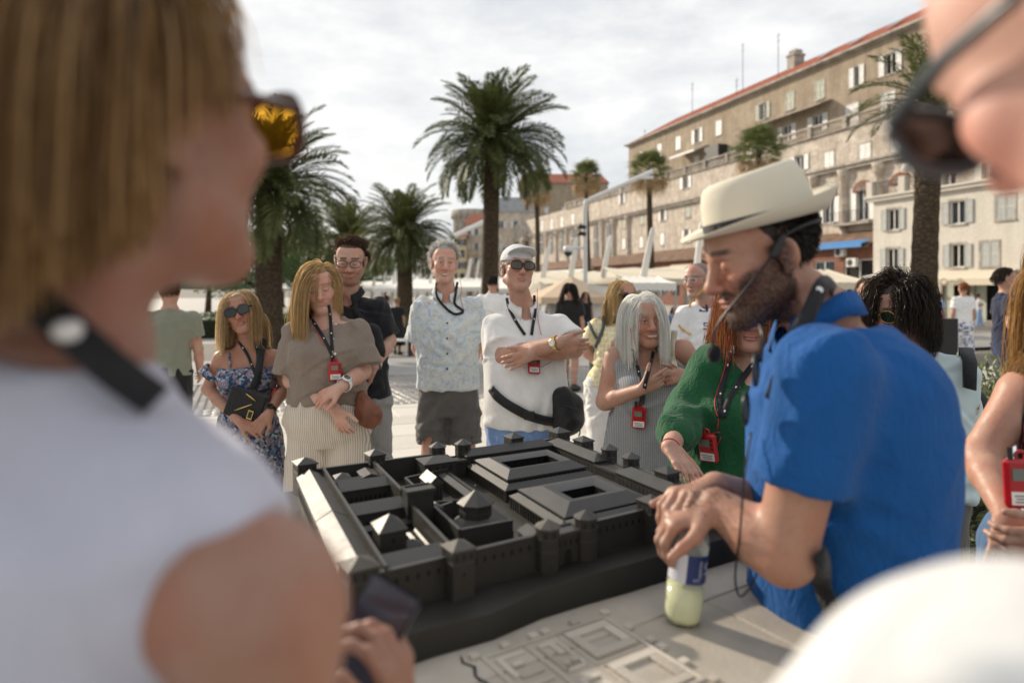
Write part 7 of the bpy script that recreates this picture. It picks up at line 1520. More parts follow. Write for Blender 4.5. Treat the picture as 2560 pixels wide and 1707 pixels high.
# --- dark haired woman behind the guide
P = Person('woman with wavy black hair, gold rimmed sunglasses and pale flowered blouse behind the guide', 2.6, (2245,772,-.02), (2285,880), (2285,1180), 'f', yaw=-30, hr=(-66, 18, 0), hs=.95, S=.98, wide=.92, skin=(.42,.22,.15), bust=.3); P.head()
P.arm(1, (2378,1090,.02), (2368,1270,-.04)); P.arm(-1, (2200,1060,0), (2190,1180,-.1)); P.legs(); P.finish((.02,.014,.010))
P.polo('blouse', M_trop, [(-.2,.22,.16,0),(.1,.2,.15,.005),(.3,.19,.145,.01),(.5,.185,.14,.012),(.66,.182,.14,.01),(.82,.168,.11,-.004),(.92,.128,.078,-.008),(.985,.082,.060,-.008)], -.15, .78, (.072,.092), .007, 19); P.trousers('trousers', M_greysh, .1, .97); P.shoes(M_shoe)
P.hair(4200, .20, (.010,.007,.005), (.045,.028,.018), fem_root, part_flow(.02, .3), .5, .06, .022, .0014, 14, 10, [(P.ctr(.86), np.array([.16,.09,.06]))], curl=.6)
glasses(P, 'gold rimmed aviator sunglasses on the black haired woman', M_gold, M_lens, .060, .050, .0016, cat='sunglasses', name='sunglasses', shape=2.2)
q = P.loc(.9, P.sw*.6, 0, .05); rs = empty('shoulder_bag', q, 'black bag strap over the pale flowered blouse', 'bag'); V, F = ribbon([P.loc(.75,.16,.12)-q, P.loc(.9,.17,.07,.02)-q, P.loc(.97,.165,0,.03)-q, P.loc(.9,.17,-.09)-q], [(0,-1,.3),(0,-.4,1),(0,0,1),(0,1,.3)], .045, .008); link('strap', mesh('strap', V, F), M_strap, rs); D = SDF(); c = P.loc(.35, .2, -.12); D.cone(c+[0,0,.08], c-[0,0,.08], .08, .09, .03, flat=((0,1,0), .6)); V, F = D.nets(.011); link('pouch', mesh('pouch', V-q, F), M_strap, rs)
# --- woman in a pale blue top at the edge
P = Person('woman in a pale blue top and jeans with clasped hands and long golden hair', 1.65, (2730,640,-.02), (2715,850), (2700,1370), 'f', yaw=-22, hr=(-15, 8, 0), hs=1.0, S=1.0, wide=1.12, skin=(.47,.25,.165), bust=.5); P.head()
P.arm(-1, (2452,1140,.0), (2520,1290,-.18), sh=(2548,985,0), r=(.052,.046,.044,.030)); P.arm(1, (2870,1140,0), (2640,1330,-.24)); P.hand(-1, (2520,1385,-.24), (.35,.75,0), 1, (.35,.6,.5), h=.0028); P.hand(1, (2530,1370,-.26), (-.2,.8,.1), -1, (.5,.7,.5), h=.0028); P.legs(); P.finish((.30,.17,.06))
D = SDF(); D.loft(P.rows([(-.15,.205,.15,0),(.1,.18,.14,.005),(.3,.165,.13,.01),(.5,.168,.14,.012),(.66,.172,.145,.012),(.78,.15,.10,0),(.9,.11,.07,-.005)]), .03)
for e in (-1, 1): D.ell(P.loc(.60, e*.085, .10), (.082,.08,.08), None, .04)
for e in (-1, 1): a, el, w = P.arm_pts[e]; D.cone(a+[0,0,.02], el, .062, .07, .008, '-')
D.half(P.ctr(-.1), (0,0,-1)); D.ell(P.nk+P.fwd(1)*.10, (.08,.09,.10), None, .01, '-'); P.cloth('top', D, M_tank, .008, .005, 22); P.trousers('jeans', M_jean, .12, .97, r=(.12,.10,.09)); P.shoes(M_shoew)
P.hair(2200, .46, (.20,.10,.03), (.60,.36,.13), fem_root, part_flow(.0, .1, -.15), .9, .04, .014, .0013, 15, 11, [(P.ctr(.86), np.array([.16,.09,.06])), (P.ctr(.62), np.array([.16,.14,.10]))], curl=.3)
q = px(2545, 1205, 1.47); receiver(q, (-.1,-1,.1), 1.05, 'red receiver on the pale blue top', [[(2580,900),(2572,1000),(2562,1100),(2553,1160)]], P, [[(2570,1060),(2560,1120),(2535,1160),(2520,1180),(2532,1195)]])
rg = empty('finger_ring', P.arm_pts[-1][2]+[-.01,-.04,-.05], 'silver ring on the clasped hands', 'ring'); MB().tube([(.0105*math.cos(t), .004*math.sin(t), .0105*math.sin(t)) for t in np.linspace(0, 6.283, 16)], .002, 5).build('band', M_steel, rg, True)

# --- the guide
secs = [(-.1,.17,.155,-.03),(.1,.172,.158,-.032),(.3,.178,.163,-.034),(.46,.184,.168,-.038),(.62,.192,.171,-.042),(.74,.196,.166,-.044),(.86,.19,.146,-.044),(.94,.160,.112,-.038),(.985,.10,.078,-.018)]
P = Person('guide in straw hat and royal blue polo with headset microphone, bending over the table', 1.30, (1900,640,0), (2056,806,.0), (2075,1740,.03), 'm', yaw=-82, hyaw=-80, hr=(-84, 18, 0), hs=1.0, S=1.06, wide=1.08, deep=1.1, skin=(.43,.225,.145), group=None, bsecs=secs); P.head(nose=1.15, jaw=1.03, h=.0026, closed=True)
P.arm(1, (1962,1385,-.16), (1792,1262,-.06), sh=(2062,925,-.17), r=(.056,.046,.046,.030)); P.arm(-1, (1985,1300,.16), (1790,1222,.02), sh=(2062,925,.17), r=(.056,.048,.046,.031))
P.hand(1, (1700,1290,-.055), (-.25,.15,-.95), 1, curls=[(.75,.65,.35),(.75,.75,.4),(.8,.8,.45),(.85,.85,.5)], size=.97, spread=.04, h=.0026); P.hand(-1, (1685,1235,-.03), (-.3,-.35,-.85), -1, curls=[(.7,.6,.35),(.75,.65,.4),(.8,.7,.4),(.8,.75,.4)], size=.95, spread=.04, thumb_in=1.2, h=.0026); P.legs(); P.finish((.020,.014,.010), brow=(.018,.012,.008), beard=(.012,.008,.006), stub=1.0, lips=(.42,.18,.15), hairline=.125, h=.0055)
P.polo('polo_shirt', M_blue, secs, -.08, .62, (.076,.072), .004, 23, crease=40, camp=.0065, k=.06, h=.0065, fx=14, fz=10, neckhole=(.068,.06,.02)); P.collar(M_blue, .045); P.trousers('trousers', M_greysh, .1, .97, r=(.115,.10,.09)); P.shoes(M_shoe)
P.hair(1500, .016, (.008,.006,.005), (.028,.019,.014), lambda L: ((L[:,1] > .005) & (L[:,2] > -.05) & (L[:,2] < .075)), lambda L, q: np.stack([0*L[:,0], .3+0*L[:,0], -.9+0*L[:,0]], 1)+q*.25, .2, .04, .006, .0013, 5, 12)
P.hair(1100, .012, (.010,.007,.005), (.040,.026,.018), lambda L: (L[:,1] < .01) & (L[:,2] < -.02) & (L[:,2] > -.2), lambda L, q: np.stack([0*L[:,0], 0*L[:,0], -1+0*L[:,0]], 1)+q*.4, .2, .15, .004, .0010, 4, 13, name='beard') if False else None
G = P
_hl = lambda V: ((V-P.hc)@P.R)/P.hs
P.fuzz(lambda V: (lambda q: (np.abs(q).max(1) < .15) & (q[:,2] < -.034-.35*np.clip(q[:,1]+.03, -.05, .02)) & (q[:,2] > -.125) & (q[:,1] < .02) & ~((np.abs(q[:,0]) < .026) & (np.abs(q[:,2]+.066) < .011)) & ~((np.abs(q[:,0]) < .036) & (q[:,2] > -.042)))(_hl(V)), 3800, .0055, .00032, (.008,.005,.004), (.035,.022,.014), (0,0,-.7), .5, 3, 'beard')
_a, _e, _w = P.arm_pts[1]; P.fuzz(lambda V: (np.linalg.norm(V-(_e+np.clip(((V-_e)@(_w-_e))/((_w-_e)@(_w-_e)), .05, .98)[:,None]*(_w-_e)), axis=1) < .058) & (((V-_e)@(_w-_e)) > 0), 1500, .016, .00022, (.02,.012,.008), (.06,.035,.02), unit(_w-_e)*.8, .35, 4, 'arm_hair')
# straw hat
def straw():
    m = Mat('woven_straw'); a = m.wave(150, .3, 'X'); b = m.wave(150, .3, 'Z'); c = m.math('MULTIPLY', a, b); m.set(m.ramp(c, (.0, (.60,.55,.43)), (.5, (.80,.76,.65))), .8, 0, .2); m.bump(c, .5, .0012); return m.m
M_straw = straw(); Hc = P.H((0,.020,.060)); HR = P.R@rotm(0, -4, 0)
def hat_ring(rx, ry, z, n=44, curl=None):
    out = []
    for k in range(n): t = 2*math.pi*k/n; x = rx*math.cos(t); y = ry*math.sin(t); zz = z if curl is None else z+curl(t); out.append(Hc+HR@(np.array([x, y, zz])*P.hs))
    return out
n = 44; R0 = [hat_ring(.084,.107,-.002), hat_ring(.084,.107,.022), hat_ring(.081,.103,.055), hat_ring(.076,.096,.078), hat_ring(.070,.089,.092, curl=lambda t: .006*math.sin(t)), hat_ring(.060,.078,.098, curl=lambda t: .007*math.sin(t)), hat_ring(.040,.055,.096, curl=lambda t: .006*math.sin(t)), hat_ring(.016,.026,.090)]
V = np.array(sum(R0, [])); F = [(i*n+k, i*n+(k+1) % n, (i+1)*n+(k+1) % n, (i+1)*n+k) for i in range(len(R0)-1) for k in range(n)]+[tuple((len(R0)-1)*n+k for k in range(n))]
hat = link('straw_hat', mesh('straw_hat', V-P.o, F), M_straw, P.root)
brim = lambda t: .030*max(0, math.sin(t))**1.5+.012*abs(math.cos(t))**2-.010*max(0, -math.sin(t))
R1 = [hat_ring(.0835,.1065,.0), hat_ring(.100,.126,-.004), hat_ring(.114,.142,.001, curl=lambda t: brim(t)*.5), hat_ring(.126,.154,.008, curl=brim), hat_ring(.127,.155,.0105, curl=brim), hat_ring(.114,.142,.0045, curl=lambda t: brim(t)*.5), hat_ring(.100,.126,-.0008), hat_ring(.0845,.1075,.004)]
V = np.array(sum(R1, [])); F = [(i*n+k, (i+1)*n+k, (i+1)*n+(k+1) % n, i*n+(k+1) % n) for i in range(len(R1)-1) for k in range(n)]; link('brim', mesh('brim', V-P.o, F), M_straw, hat)
R2 = [hat_ring(.0858,.1088,.003), hat_ring(.0857,.1087,.019)]; V = np.array(sum(R2, [])); F = [(k, (k+1) % n, n+(k+1) % n, n+k) for k in range(n)]; link('hat_band', mesh('hat_band', V-P.o, F), fabric('dark_ribbon', (.022,.020,.028), 700, .6), hat)
# headset microphone
hm = empty('headset_microphone', P.H((.085,.0,.02)), 'black headset microphone with foam ball at the mouth of the guide', 'microphone'); O = np.array(hm.location)
bm_ = smooth_path([P.H((.088,.020,.030)), P.H((.090,-.005,.018)), P.H((.088,-.040,-.010)), P.H((.078,-.090,-.045)), P.H((.062,-.128,-.075)), P.H((.050,-.150,-.100)), P.H((.046,-.158,-.122))], 5); MB().tube(bm_-O, .0022, 6).build('boom', M_blackp, hm, True)
D = SDF(); c = P.H((.045,-.160,-.138)); D.ell(c, (.0135,.0135,.017)); V, F = D.nets(.003); link('foam_ball', mesh('foam_ball', V-O, F), fabric('black_foam', (.008,.008,.009), 900, .95), hm)
D = SDF(); D.cone(P.H((.090,.005,.028)), P.H((.090,-.018,.004)), .008, .009, .006); V, F = D.nets(.003); link('ear_clip', mesh('ear_clip', V-O, F), M_blackp, hm); MB().tube(smooth_path([P.H((.088,.010,.030)), P.H((.087,.05,.036)), P.H((.070,.095,.035)), P.H((0,.125,.034)), P.H((-.07,.095,.035))], 5)-O, .004, 6).build('neckband', M_blackp, hm, True)
# neck strap, shoulder bag, glasses case on cord
Q = smooth_path([G.H((.03,.105,-.115)), px(2062,705,1.20), px(2025,775,1.165), px(1990,840,1.15), px(1962,905,1.14), px(1930,1000,1.135)], 5); nn = np.tile(np.array([-.15,-1,.25]), (len(Q), 1)); ls = empty('neck_strap', Q[0], 'wide black printed neck strap on the guide', 'lanyard'); V, F = ribbon(Q-Q[0], nn, .026, .003); link('strap', mesh('strap', V, F), M_strap, ls)
for fx_ in (.30, .62):
    i = int(fx_*len(Q)); c = Q[i]-Q[0]; T = unit(Q[i]-Q[i-1]); B_ = np.cross(T, unit(nn[0])); c = c+unit(nn[0])*.0042; pts = [c+B_*.007*math.cos(a)+T*(.007*math.sin(a)-(.007 if abs(a-math.pi/2) < .1 else 0)) for a in np.linspace(0, 2*math.pi, 9)[:-1]]; link('strap_logo', mesh('strap_logo', np.array(pts), [tuple(range(8))], False), M_logo, ls)
c0 = px(1878, 965, 1.12); gl = empty('folded_sunglasses', c0, 'black sunglasses hanging from the polo front of the guide', 'sunglasses')
for k, (dx, dz) in enumerate(((0.004,.028),(-.012,-.035))):
    rim = [np.array([dx+.011*math.cos(a), -.01+.02*math.cos(a), dz+.026*math.sin(a)]) for a in np.linspace(0, 6.283, 18)]; MB().tube(rim, .0028, 6).build('rim', M_blackp, gl, True); link('lens', mesh('lens', np.array(rim[:-1]+[np.mean(rim[:-1], 0)]), [(i, (i+1) % 17, 17) for i in range(17)]), M_lensg, gl)
MB().tube([(.012,-.01,.04),(.02,.0,.08),(.018,.01,.10)], .003, 6).build('temple', M_blackp, gl, True)
sb_ = empty('shoulder_bag', px(2100, 1500, 1.1), 'black bag strap across the side of the blue polo', 'bag'); O = np.array(sb_.location); Q, N = P.path([(2030,1372),(2052,1430),(2078,1500),(2105,1560),(2130,1615)], .012); V, F = ribbon(Q-O, N, .030, .004); link('strap', mesh('strap', V, F), M_strap, sb_); MB().box(-.022,.022,-.006,.006,-.018,.018).build('buckle', M_blackp, sb_, bevel=.003, loc=P.hit(2125,1605,.02)[0]-O); D = SDF(); c = P.loc(.1, .22, -.1); D.cone(c+[0,0,.1], c-[0,0,.1], .07, .09, .03); V, F = D.nets(.011); link('pouch', mesh('pouch', V-O, F), M_strap, sb_)
cb = smooth_path([px(1878,1080,1.14), px(1862,1180,1.12), px(1850,1330,1.14), px(1838,1440,1.17), px(1850,1490,1.18), px(1880,1460,1.16), px(1897,1410,1.15), px(1885,1385,1.15)], 5); cw = empty('microphone_cable', cb[0], 'thin black cable looping below the arm of the guide', 'cable'); MB().tube(cb-cb[0], .0018, 6).build('cable', M_blackp, cw, True)
# bottle of lemonade
base = np.array([*pz(1704, 1553, ZT)[:2], ZT+.001]); bot = empty('drink_bottle', base, 'half full plastic bottle of lemonade under the hands of the guide', 'bottle'); bot.rotation_euler = (math.radians(-2), math.radians(7), 0)
def mk(name, tr, col, rough, ior, alpha=None):
    m = Mat(name); m.set(col, rough, 0, .5, Transmission_Weight=tr, IOR=ior)
    return m.m
M_pet = Mat('clear_plastic'); M_pet.set((.80,.86,.84), .08, 0, .6, Alpha=.22); M_pet = M_pet.m; M_lemon = plain('cloudy_lemonade', (.62,.63,.33), .15, var=.06, nscale=20, spec=.5); M_lblu = plain('blue_label', (.012,.03,.14), .35, var=.1); M_lwh = plain('white_label', (.62,.63,.68), .35, var=.03)
prof = [(.020,.004),(.030,.0),(.0335,.012),(.034,.03),(.034,.075),(.0325,.078),(.0325,.130),(.034,.134),(.034,.145),(.031,.158),(.020,.180),(.0135,.190),(.0135,.203)]
b_ = MB().lathe(prof, (0,0,0), 28); b_.v = [(x*(1-.10*(z < .012)*abs(math.cos(2.5*math.atan2(y, x)))), y*(1-.10*(z < .012)*abs(math.cos(2.5*math.atan2(y, x)))), z+(.007 if z < .006 and math.cos(5*math.atan2(y, x)) < 0 else 0)) for x, y, z in b_.v]; b_.build('bottle_wall', M_pet, bot, True)
MB().lathe([(.018,.006),(.029,.004),(.0322,.013),(.0327,.03),(.0327,.066)], (0,0,0), 28).build('lemonade', M_lemon, bot, True); MB().lathe([(.0152,.190),(.0152,.206),(.013,.208)], (0,0,0), 20).build('cap', M_lblu, bot, True)
for a0, a1, mt, nm in ((math.radians(165), math.radians(252), M_lwh, 'label_white'), (math.radians(252), math.radians(525), M_lblu, 'label_blue')):
    V = []; m_ = 24
    for i in range(m_+1):
        a = a0+(a1-a0)*i/m_
        for z in (.078, .128): V.append((.0333*math.cos(a), .0333*math.sin(a), z))
    link(nm, mesh(nm, V, np.array([(2*i, 2*i+2, 2*i+3, 2*i+1) for i in range(m_)])), mt, bot)
def wrap_text(txt, size, a, z, mat, vertical=False, name='lettering'):
    me = text_mesh(txt, size, 0); V = []
    for v in me.vertices:
        x, y = (v.co[0], v.co[1]) if not vertical else (-v.co[1], v.co[0]); t = a+x/.0333; V.append((.0340*math.cos(t), .0340*math.sin(t), z+y))
    link(name, mesh(name, V, [tuple(p.vertices) for p in me.polygons], False), mat, bot)
wrap_text('S', .030, math.radians(322), .104, M_lwh); wrap_text('LEMON', .009, math.radians(296), .104, M_lwh, True); wrap_text('0.5L', .007, math.radians(285), .086, M_lwh)
rg = empty('wedding_ring', px(1668, 1325, 1.23), 'plain ring on the hand of the guide', 'ring') if False else None

# --- woman in white, close on the left
P = Person('woman with short blonde hair, amber sunglasses and white sleeveless top, holding a phone', .50, (290,318,0), (160,900,-.02), (0,2500,0), 'f', yaw=148, hyaw=150, hr=(152, -7, 0), hs=1.02, S=1.0, wide=1.12, deep=1.1, skin=(.32,.165,.11), bust=.35, group=None, sw=.158); P.head(h=.004, jaw=1.08, cheek=1.3, nose=.65)
P.arm(-1, (620,2500,-.10), (1000,1830,.22), sh=(690,1530,-.12), r=(.043,.041,.040,.028)); P.arm(1, (200,2400,.2), (700,2300,.4)); P.hand(-1, (985,1600,.22), (-.9,.3,.1), 1, (.5,.7,.6), h=.0032, size=.95); P.legs(); P.finish((.30,.17,.07), h=.007)
D = SDF(); D.loft(P.rows([(-.2,.225,.17,0),(.0,.215,.165,0),(.25,.180,.14,.0),(.46,.175,.135,.0),(.64,.172,.128,-.005),(.78,.158,.112,-.01),(.87,.122,.094,-.01),(.95,.095,.080,-.012),(1.0,.080,.070,-.012)]), .03)
for e in (-1, 1): D.ell(P.loc(.58, e*.085, .075), (.085,.08,.085), None, .05); a = P.arm_pts[e][0]; D.ell(a+(P.ctr(.90)-a)*.38+[0,0,.004], (.066,.062,.056), None, .05)
a, el, w = P.arm_pts[-1]; out = unit(a-P.ctr(.86)); D.cone(a+out*.030+[0,0,-.026], el+out*.02, .047, .056, .008, '-'); D.cone(P.nk+[0,0,.03], P.nk+[0,0,.2], .078, .10, .006, '-'); P.cloth('white_top', D, M_wht, .0065, .005, 24, fx=10, fz=8)
P.hair(4200, lambda L, q, g: np.clip((L[:,2]+.10)*1.2, .03, .24)*np.interp(L[:,1], [-.06, -.01, .03, .06], [.42, .50, .85, 1.0])*g.uniform(.8, 1.05, len(L)), (.15,.078,.028), (.60,.39,.18), lambda L: ((L[:,2] > .0) | (L[:,1] > .0)) & ~((L[:,1] < -.030) & (L[:,2] < .095)) & ~((L[:,1] < .012) & (L[:,2] < .06)) & (L[:,2] > -.085), lambda L, q: np.stack([np.sign(L[:,0])*.4, .75+0*L[:,0], -.6+0*L[:,0]], 1), .45, .03, .016, .0017, 10, 14, [], lenvar=.35)
M_amber = lens_tint('amber_lens', (1.0,.50,.05), .12); M_tort = plain('tortoiseshell', (.06,.018,.008), .25, var=.5, nscale=60)
glasses(P, 'thick tortoiseshell sunglasses with amber lenses on the woman in white', M_tort, M_amber, .066, .052, .0045, cat='sunglasses', name='sunglasses', shape=3.2, y0=-.118)
Q = smooth_path([px(-120,690,.50), px(-20,700,.445), px(90,755,.415), px(200,850,.405), px(300,935,.405), px(390,1000,.42)], 5); nn = np.tile(unit([.1,-1,.35]), (len(Q),1)); ls = empty('neck_strap', Q[0], 'black neck strap across the nape of the woman in white', 'lanyard'); V, F = ribbon(Q-Q[0], nn, .022, .003); link('strap', mesh('strap', V, F), M_strap, ls)
i = int(.55*len(Q)); D = SDF(); c = Q[i]+nn[i]*.004; D.ell(c, (.009,.009,.007)); V, F = D.nets(.003); link('strap_logo', mesh('strap_logo', V-Q[0], F), M_logo, ls)
ph = px(905, 1615, .74); phone = empty('phone', ph, 'dark smartphone in the hand of the woman in white', 'phone'); Rp = rotm(-12, -35, 22)
def pb(mb, name, mat, par, bevel=0): mb.v = [tuple(Rp@(np.array(v)*.9)) for v in mb.v]; return mb.build(name, mat, par, False, bevel=bevel)
bd = pb(MB().box(-.038,.038,0,.008,-.078,.078), 'body', plain('phone_case', (.045,.045,.06), .35), phone, .006); pb(MB().box(-.035,.035,-.0012,-.0002,-.074,.074), 'screen', plain('phone_glass', (.03,.03,.045), .08, spec=.7), bd)

# --- man with sunglasses, close on the right
P = Person('man in dark wraparound sunglasses and white shirt leaning in beside the guide', .36, (2890,20,0), (3300,1080,.01), (3000,3300,.01), 'm', yaw=-150, hyaw=-150, hr=(-170, 24, 8), hs=1.03, S=1.05, wide=1.1, deep=1.1, skin=(.62,.34,.26), group=None); P.head(h=.004)
P.arm(1, (1850,2900,-.06), (1700,3000,.2), sh=(2620,2110,-.09), r=(.06,.05,.05,.03)); P.arm(-1, (3300,2600,.2), (3000,2900,.4)); P.legs(); P.finish((.45,.40,.36), h=.007)
P.polo('white_shirt', M_wht2, [(-.2,.21,.16,0),(.0,.208,.158,0),(.25,.206,.155,.01),(.46,.204,.152,.012),(.60,.19,.15,.01),(.74,.165,.125,-.005),(.84,.13,.10,-.01),(.92,.10,.084,-.012),(1.0,.080,.074,-.012)], -.15, .8, (.10,.095), .004, 25, k=.05, fx=8, fz=6)
P.hair(700, .02, (.30,.27,.24), (.6,.57,.52), men_root, back_flow(.3, 0), .3, .1, .008, .003, 4, 15)
glasses(P, 'dark wraparound sunglasses on the man close by', plain('slate_frame', (.05,.06,.07), .3), M_lens, .068, .048, .0045, cat='sunglasses', name='sunglasses', shape=2.6, y0=-.118)
# ================================================================ people further off
def cloth_plain(name, col): return fabric(name, col, 300, fscale=6)
def passer(label, x, Y, Hm, yaw, top, low, hair, skin=(.45,.25,.17), sex='m', low_len=.97, sleeve=.6, arms=None, sit=False, skirt=False, group='passers-by on the promenade', hairlen=.03, detail=.012, shoe=None, tlow=-.05):
    X = (x-1280)/FPX*Y; g = gz(X, Y); k = Hm/1.75; yz = lambda z: HORIZ+(CAMH-z-g)*FPX/Y
    dz = -.42 if sit else 0
    P = Person(label, Y, (x, yz(Hm-.118*k+dz)), (x, yz(Hm*.845+dz)), (x, yz(Hm*.52+dz)), sex, yaw, yaw, (yaw, 5, 0), .98*k, k, 1.05, 1.05, skin, group=group); f = P.fwd(0); sd = np.array([math.cos(P.yaw), math.sin(P.yaw), 0])
    P.head(h=.007 if Y < 16 else detail, ear=Y < 16); P.fine = P.fine if Y < 16 else []
    def pix(p): return ((p[0]/p[1])*FPX+1280, HORIZ-(p[2]-CAMH)/p[1]*FPX, p[1]-Y)
    for e in (-1, 1):
        a = P.loc(.86, e*P.sw, 0); m = (arms or {}).get(e, 'down')
        if m == 'down': el = a+sd*e*.05*k+[0,0,-.29*k]; w = el+f*.06*k+sd*e*.01+[0,0,-.25*k]
        elif m == 'bent': el = a+sd*e*.05*k+[0,0,-.27*k]-f*.03; w = el+f*.20*k-sd*e*.08+[0,0,.06*k]
        elif m == 'swing': el = a+sd*e*.05*k-f*.08*k+[0,0,-.27*k]; w = el-f*.02*k+[0,0,-.25*k]
        P.arm(e, pix(el), pix(w)); d_ = unit(w-el); P.hand(e, tuple(w+d_), -sd*e, e, h=.006); P.fine = [q for q in P.fine if Y < 16] 
    if sit:
        P.leg = []
        for e in (-1, 1): a = P.loc(-.05, e*.09, 0); kn = a+f*.42*k; ft = kn+np.array([0,0,-.42*k]); P.B.cone(a, kn, .08*k, .058*k, .02); P.B.cone(kn, ft, .055*k, .04*k, .02); P.leg.append((a, kn, np.array([*ft[:2], g+.09])))
    else: P.legs(feet=[(P.o[0]+sd[0]*e*.09+f[0]*e*.10, P.o[1]+sd[1]*e*.09+f[1]*e*.10) for e in (-1, 1)])
    P.finish(hair, h=detail*.8 if Y < 16 else detail)
    rows = [(tlow-.04,.19,.135,0),(.1,.18,.13,0),(.3,.172,.128,.005),(.5,.175,.13,.005),(.68,.182,.132,0),(.82,.172,.112,-.008),(.92,.135,.085,-.012),(.99,.085,.068,-.012)] if not skirt else [(-1.15,.26,.2,0),(-.6,.24,.18,0),(0,.2,.15,0),(.25,.165,.125,0),(.5,.172,.132,.005),(.68,.178,.13,0),(.82,.168,.11,-.008),(.92,.13,.082,-.012),(.99,.082,.066,-.012)]
    P.polo('dress' if skirt else 'shirt', top, rows, -1.1 if skirt else tlow, sleeve, (.076,.078), .005, int(x), h=detail*.85, crease=30)
    if not skirt: P.trousers('trousers' if low_len > .8 else 'shorts', low, .08, low_len, h=detail, r=(.10,.09,.08))
    P.shoes(shoe or M_shoe) if not sit else None
    hl = hairlen; P.hair(500 if Y < 16 else 300, hl, np.array(hair)*.7, np.minimum(np.array(hair)*1.6, .8), fem_root if hl > .1 else men_root, part_flow(0) if hl > .1 else back_flow(.4, .1), .6, .08, .014, .0028 if Y < 16 else .0042, 9 if hl > .1 else 5, int(x), [(P.ctr(.86), np.array([.16,.09,.06])*k)])
    return P
T_w, T_b, T_red, T_nav, T_blk, T_sky, T_brn, T_olv = [cloth_plain(n, c) for n, c in (('plain_white_tee', (.72,.72,.72)), ('navy_blue_tee', (.012,.018,.045)), ('crimson_shorts', (.30,.010,.025)), ('navy_cloth', (.02,.03,.07)), ('black_cloth', (.012,.012,.013)), ('sky_blue_shirt', (.30,.42,.62)), ('tan_cloth', (.32,.24,.16)), ('sage_shirt', (.20,.21,.16)))]
m = Mat('blue_and_white_print'); m.set(m.ramp(m.noise(16, 3, .5, None, 2), (.47, (.70,.71,.73)), (.52, (.03,.06,.20)), interp='CONSTANT'), .85); M_bwp = m.m
DK, BR, BL, AU = (.03,.02,.015), (.11,.06,.03), (.45,.32,.17), (.30,.12,.04)
passer('man in a white tee and crimson shorts walking away on the cobbles', 1232, 10.3, 1.74, 170, T_w, T_red, DK, low_len=.50, shoe=M_shoew)
passer('woman in black tee and black shorts walking away past the cobbles', 1425, 10.2, 1.60, 160, T_blk, T_blk, DK, sex='f', low_len=.34, hairlen=.30)
passer('woman in a long black dress strolling by the palms', 993, 19.5, 1.62, 175, T_blk, T_blk, BL, sex='f', skirt=True, hairlen=.03)
passer('person in white beside the black dress walker', 968, 21, 1.72, 160, T_w, T_brn, BR, low_len=.6)
passer('young woman in a black tank top and grey skirt by the lamp post', 1464, 20, 1.72, 10, T_blk, T_nav, DK, sex='f', sleeve=0, hairlen=.30)
passer('woman in a red top near the parasol', 1430, 19, 1.62, 40, T_red, T_blk, DK, sex='f', hairlen=.12)
passer('man in a white shirt under the peach parasol', 1380, 24, 1.72, -20, T_w, T_nav, BR)
passer('short auburn haired woman in white tee and blue printed trousers walking away', 2408, 13.0, 1.62, 178, T_w, M_bwp, AU, sex='f', shoe=M_shoew)
passer('young man in a navy tee with crossbody strap beyond the hedge', 2515, 7.6, 1.74, 70, T_b, T_nav, (.045,.028,.018), arms={-1: 'bent', 1: 'bent'}, hairlen=.07, detail=.010)
passer('man in a white shirt looking at his phone by the pale house', 2448, 36, 1.76, 60, T_w, T_sky, DK, arms={-1: 'bent', 1: 'bent'})
passer('woman in a blue shirt and coral skirt by the black sign', 2348, 24, 1.62, 100, T_sky, T_red, BR, sex='f', hairlen=.14)
passer('person in dark clothes in the doorway of the pale house', 2404, 37, 1.74, 0, T_nav, T_blk, DK)
passer('person in an olive shirt with arms akimbo behind the flowered dress woman', 425, 5.6, 1.60, 200, T_olv, T_blk, BR, arms={1: 'bent'}, detail=.009)
passer('woman with sunglasses pushed up in her brown hair behind the blue shoulder', 2168, 6.0, 1.60, -20, T_w, T_nav, BR, sex='f', hairlen=.10, detail=.010)
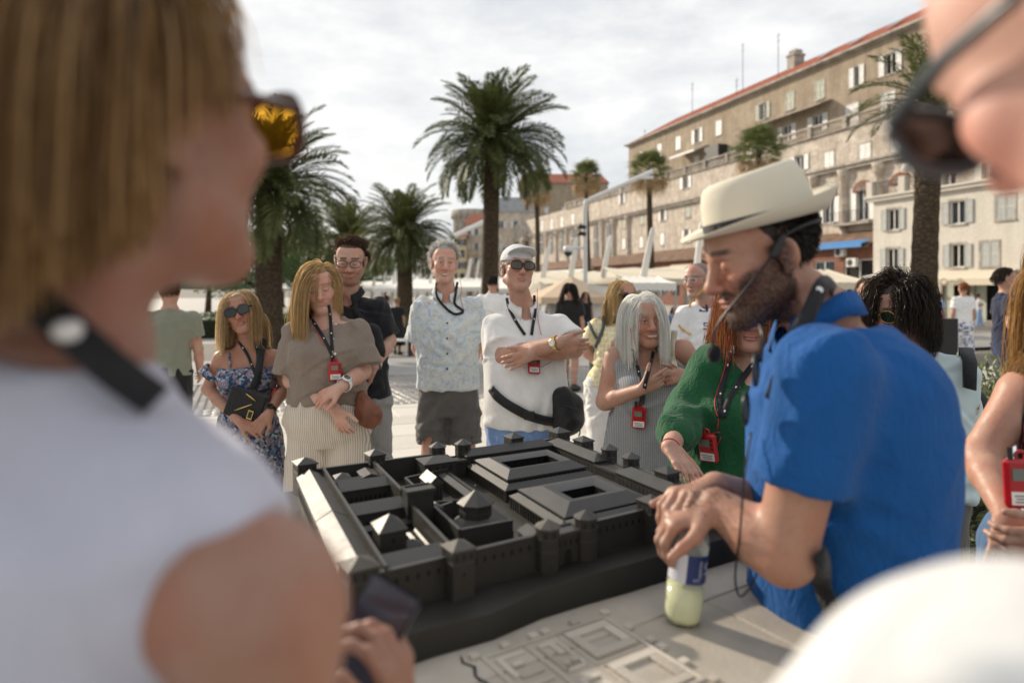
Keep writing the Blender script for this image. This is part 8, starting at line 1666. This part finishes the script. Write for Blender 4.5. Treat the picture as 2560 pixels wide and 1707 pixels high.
for i, (x, Y, yw, tp, hr, hl, lb) in enumerate(((1590,25,30,T_w,BR,.2,'seated guest in white beside the flower boxes'),(1622,26,-40,T_blk,DK,.03,'seated guest in black with short dark hair'),(1652,25.5,60,T_olv,BL,.28,'seated blonde guest in sage green'),(1684,26,-20,T_sky,DK,.25,'seated long haired guest in sky blue'),(1716,25.3,120,T_brn,BR,.03,'seated guest in tan'),(1745,26,10,T_nav,AU,.22,'seated red haired guest in navy'),(1540,27,-60,T_red,DK,.03,'seated guest in crimson'),(1500,28,30,T_w,DK,.2,'seated dark haired guest in white under the cream awning'),(1320,33,0,T_blk,BR,.03,'seated guest in black under the white awning'),(1290,34,60,T_w,BL,.2,'seated blonde guest in white under the white awning'))):
    P = passer(lb, x, Y, 1.68, yw, tp, T_nav, hr, sex='f' if hl > .1 else 'm', sit=True, hairlen=hl, group='guests seated at the cafe', detail=.016)
    c = empty('cafe_chair', P.o, 'dark wicker chair under '+lb.replace('seated ', 'the '), 'chair', 'cafe chairs', P.yaw)
    MB().box(-.24,.24,-.24,.24,.40,.45).build('seat', M_iron, c, bevel=.01); MB().box(-.24,.24,.20,.25,.45,.85).build('backrest', M_iron, c, bevel=.01)
    for a in (-.2, .2):
        for b_y in (-.2, .2): MB().tube([(a,b_y,0),(a,b_y,.40)], .018, 6).build('leg', M_iron, c)
for x, lb in ((2370, 'man in blue and white leaning on the terrace rail'), (2352, 'woman in cream on the terrace of the pale house')):
    lx_, lz_ = FW.at(x, 440); w = FW.O+EX*lx_+EY*.5; px_x = w[0]/w[1]*FPX+1280; yz = HORIZ
    P = Person(lb, w[1], *[(px_x, HORIZ+(CAMH-z-TZ-.16)*FPX/w[1]) for z in (1.6, 1.45, .9)], 'm', 200, 200, (200,0,0), .97, .97, 1.05, 1.05, ground=TZ+.16, group='guests on the roof terrace'); P.head(h=.014, ear=False); P.fine = []
    for e in (-1, 1): a = P.loc(.86, e*P.sw, 0); q = lambda p: ((p[0]/p[1])*FPX+1280, HORIZ-(p[2]-CAMH)/p[1]*FPX, p[1]-w[1]); P.arm(e, q(a+[0,.05,-.28]), q(a+[0,.1,-.5]))
    P.legs(); P.finish(DK, h=.016); P.polo('shirt', T_sky if x > 2360 else T_brn, [(-.05,.19,.135,0),(.3,.175,.13,0),(.68,.182,.132,0),(.82,.172,.112,0),(.99,.085,.068,0)], -.03, .6, h=.016, crease=0); P.trousers('trousers', T_nav, .08, .97, h=.016)
# black sign board and white notice near the blue shoulder
b = on_ground(2335, 9.0); sg = empty('sign_board', b, 'black advertising board with a blue panel behind the guide', 'sign'); MB().box(-.30,.30,-.04,.04,.05,1.12).build('board', M_blackp, sg, bevel=.01); MB().box(-.27,.27,-.046,-.041,.1,.62).build('blue_panel', M_lblu, sg)
for x in (-.25, .25): MB().box(x-.03, x+.03, -.2, .2, 0, .05).build('foot', M_iron, sg)
